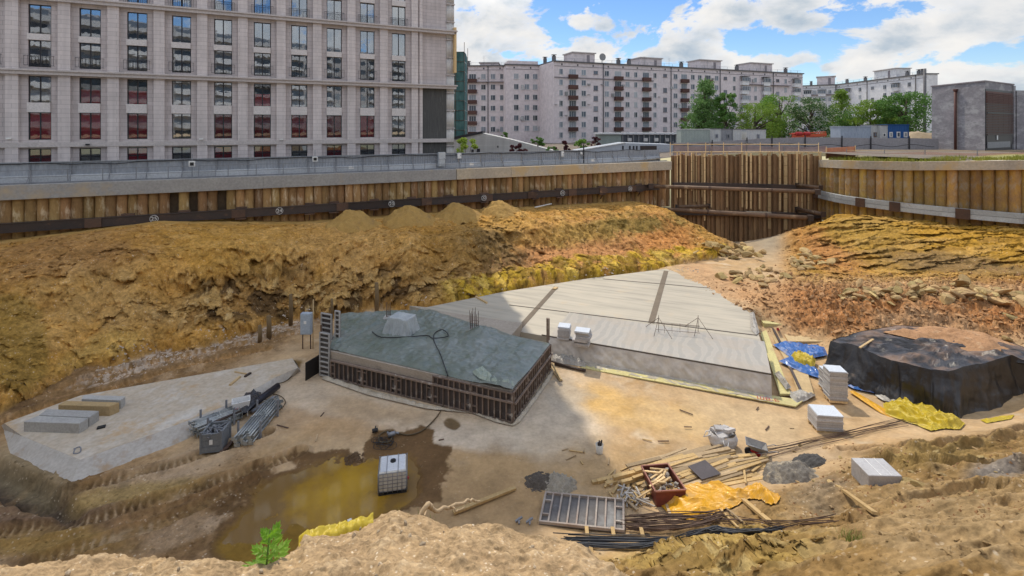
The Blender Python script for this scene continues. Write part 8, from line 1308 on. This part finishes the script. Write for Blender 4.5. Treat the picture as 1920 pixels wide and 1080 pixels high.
def rootpath(pp, rs, name):
    out_ = []
    for i in range(len(pp) - 1):
        for q_ in range(6): out_.append(pp[i].lerp(pp[i + 1], q_ / 6) + Vector((0, random.gauss(0, .004), random.gauss(0, .006))))
    out_.append(pp[-1]); k = MB(); k.tube(out_, list(np.linspace(rs[0], rs[1], len(out_))), 7); k.build(name, M_ROOT, t)
rootpath(pts_, (.017, .006), 'main_root'); rootpath([PY(795, 970, 3.22), PY(800, 955, 3.3), PY(803, 946, 3.3)], (.008, .003), 'side_root'); rootpath([PY(845, 952, 3.4), PY(856, 955, 3.4), PY(872, 951, 3.45)], (.008, .003), 'side_root')
yc = [bank_z(565) + Vector((0, .12, -.05)), bank_z(575) + Vector((0, .2, .0)), bank_z(620) + Vector((0, .16, .05)), bank_z(660) + Vector((0, .2, .03)), bank_z(696) + Vector((0, .18, .045)), bank_z(690) + Vector((0, -.03, -.03)), bank_z(640) + Vector((0, -.06, -.03)), bank_z(600) + Vector((0, -.03, -.02)), bank_z(572) + Vector((0, .03, -.09))]
nu, nv = 80, 22; U2, V2 = np.meshgrid(np.linspace(560, 700, nu), np.linspace(0, 1, nv)); cyy = np.interp(U2, bpx, crestY); czz = np.interp(U2, bpx, crestZ); yq = cyy + .10 - .17 * V2; wr = ridged(U2 * .05, V2 * 2.5, 3, 801); zq = czz + .012 + .022 * wr + .015 * fbm(U2 * .06, V2 * 2, 3, 803) - .10 * sm(.4, 0, V2) - .07 * sm(.65, 1, V2); o = fast_mesh('yellow_cloth', np.stack([(U2 - 960) / F * yq, yq, zq], -1).reshape(-1, 3) - np.array(bank_z(630)), grid_faces(nv, nu), M_LEM, True); o.location = bank_z(630); tag(o, 'strip of yellow cloth half buried along the front of the sand bank', 'cloth')
def tuft(name, label, c_, n, h, m, spread=.05):
    k = MB()
    for i in range(n):
        a = random.uniform(0, 6.3); b_ = Vector((random.gauss(0, spread), random.gauss(0, spread), 0)); hh = h * random.uniform(.5, 1.1); ln_ = Vector((math.cos(a), math.sin(a), 0)) * hh * random.uniform(.2, .7); w = Vector((-math.sin(a), math.cos(a), 0)) * h * .04; k.add([b_ - w, b_ + w, b_ + ln_ * .5 + w * .7 + Vector((0, 0, hh * .7)), b_ + ln_ * .5 - w * .7 + Vector((0, 0, hh * .7)), b_ + ln_ + Vector((0, 0, hh))], [(0, 1, 2, 3), (3, 2, 4)])
    o = k.build(name, m, keep=True); o.location = c_; return tag(o, label, 'grass tuft')
M_GB = mat('grass_blade', (.17, .22, .04), (.26, .28, .07), 5, .6, 0); g_ = G(1603, 1028); g_.z = hs(g_.x, g_.y); tuft('grass_tuft', 'small green grass tuft on the brown slope at the lower right', g_, 160, .17, M_GB, .14); tuft('grass_tuft', 'tiny seedlings on the crest of the sand bank behind the root', bank_z(790) + Vector((0, -.02, 0)), 24, .04, M_GB, .04); tuft('grass_tuft', 'tiny pale sprout on the highest bump of the sand bank', bank_z(743) + Vector((0, 0, -.01)), 7, .04, M_GB, .01)
k = MB(); c_ = P(652, 985, .0); [k.box(c_ + Vector((random.gauss(0, .15), random.gauss(0, .12), .03)), (.14, .1, .05), random.uniform(0, 3)) for _ in range(5)]; tag(k.build('paper_litter', M_WHITE), 'white paper litter at the near edge of the muddy pool', 'litter')
pb_ = [rock_mesh(60 + i, .75, 1) for i in range(3)]; M_PEB = mat('bank_pebble', (.50, .41, .29), (.36, .27, .17), 20, .9, .4, .005, .4)
for m_ in pb_: m_.materials.append(M_PEB)
for i in range(60):
    px = U_(-60, 1150); f = U_(.45, .99); y_ = .9 + (float(np.interp(px, bpx, crestY)) - .9) * f; cz_ = float(np.interp(px, bpx, crestZ)); x_ = (px - 960) / F * y_; jj = int(np.interp(px, bpx, np.arange(nc))); ii = int(np.argmin(np.abs(tt - f))); o = bpy.data.objects.new('pebble', pb_[i % 3]); C.objects.link(o); s_ = U_(.012, .05); o.scale = (s_ * 1.2, s_, s_); o.location = (x_, y_, float(Zb[ii, jj]) + s_ * .15); o.rotation_euler = [U_(0, 6) for _ in range(3)]; tag(o, 'small brown pebble on the sand bank in the foreground' if False else 'small brown pebble on the sunlit sand bank', 'pebble', 'pebbles on the sand bank')
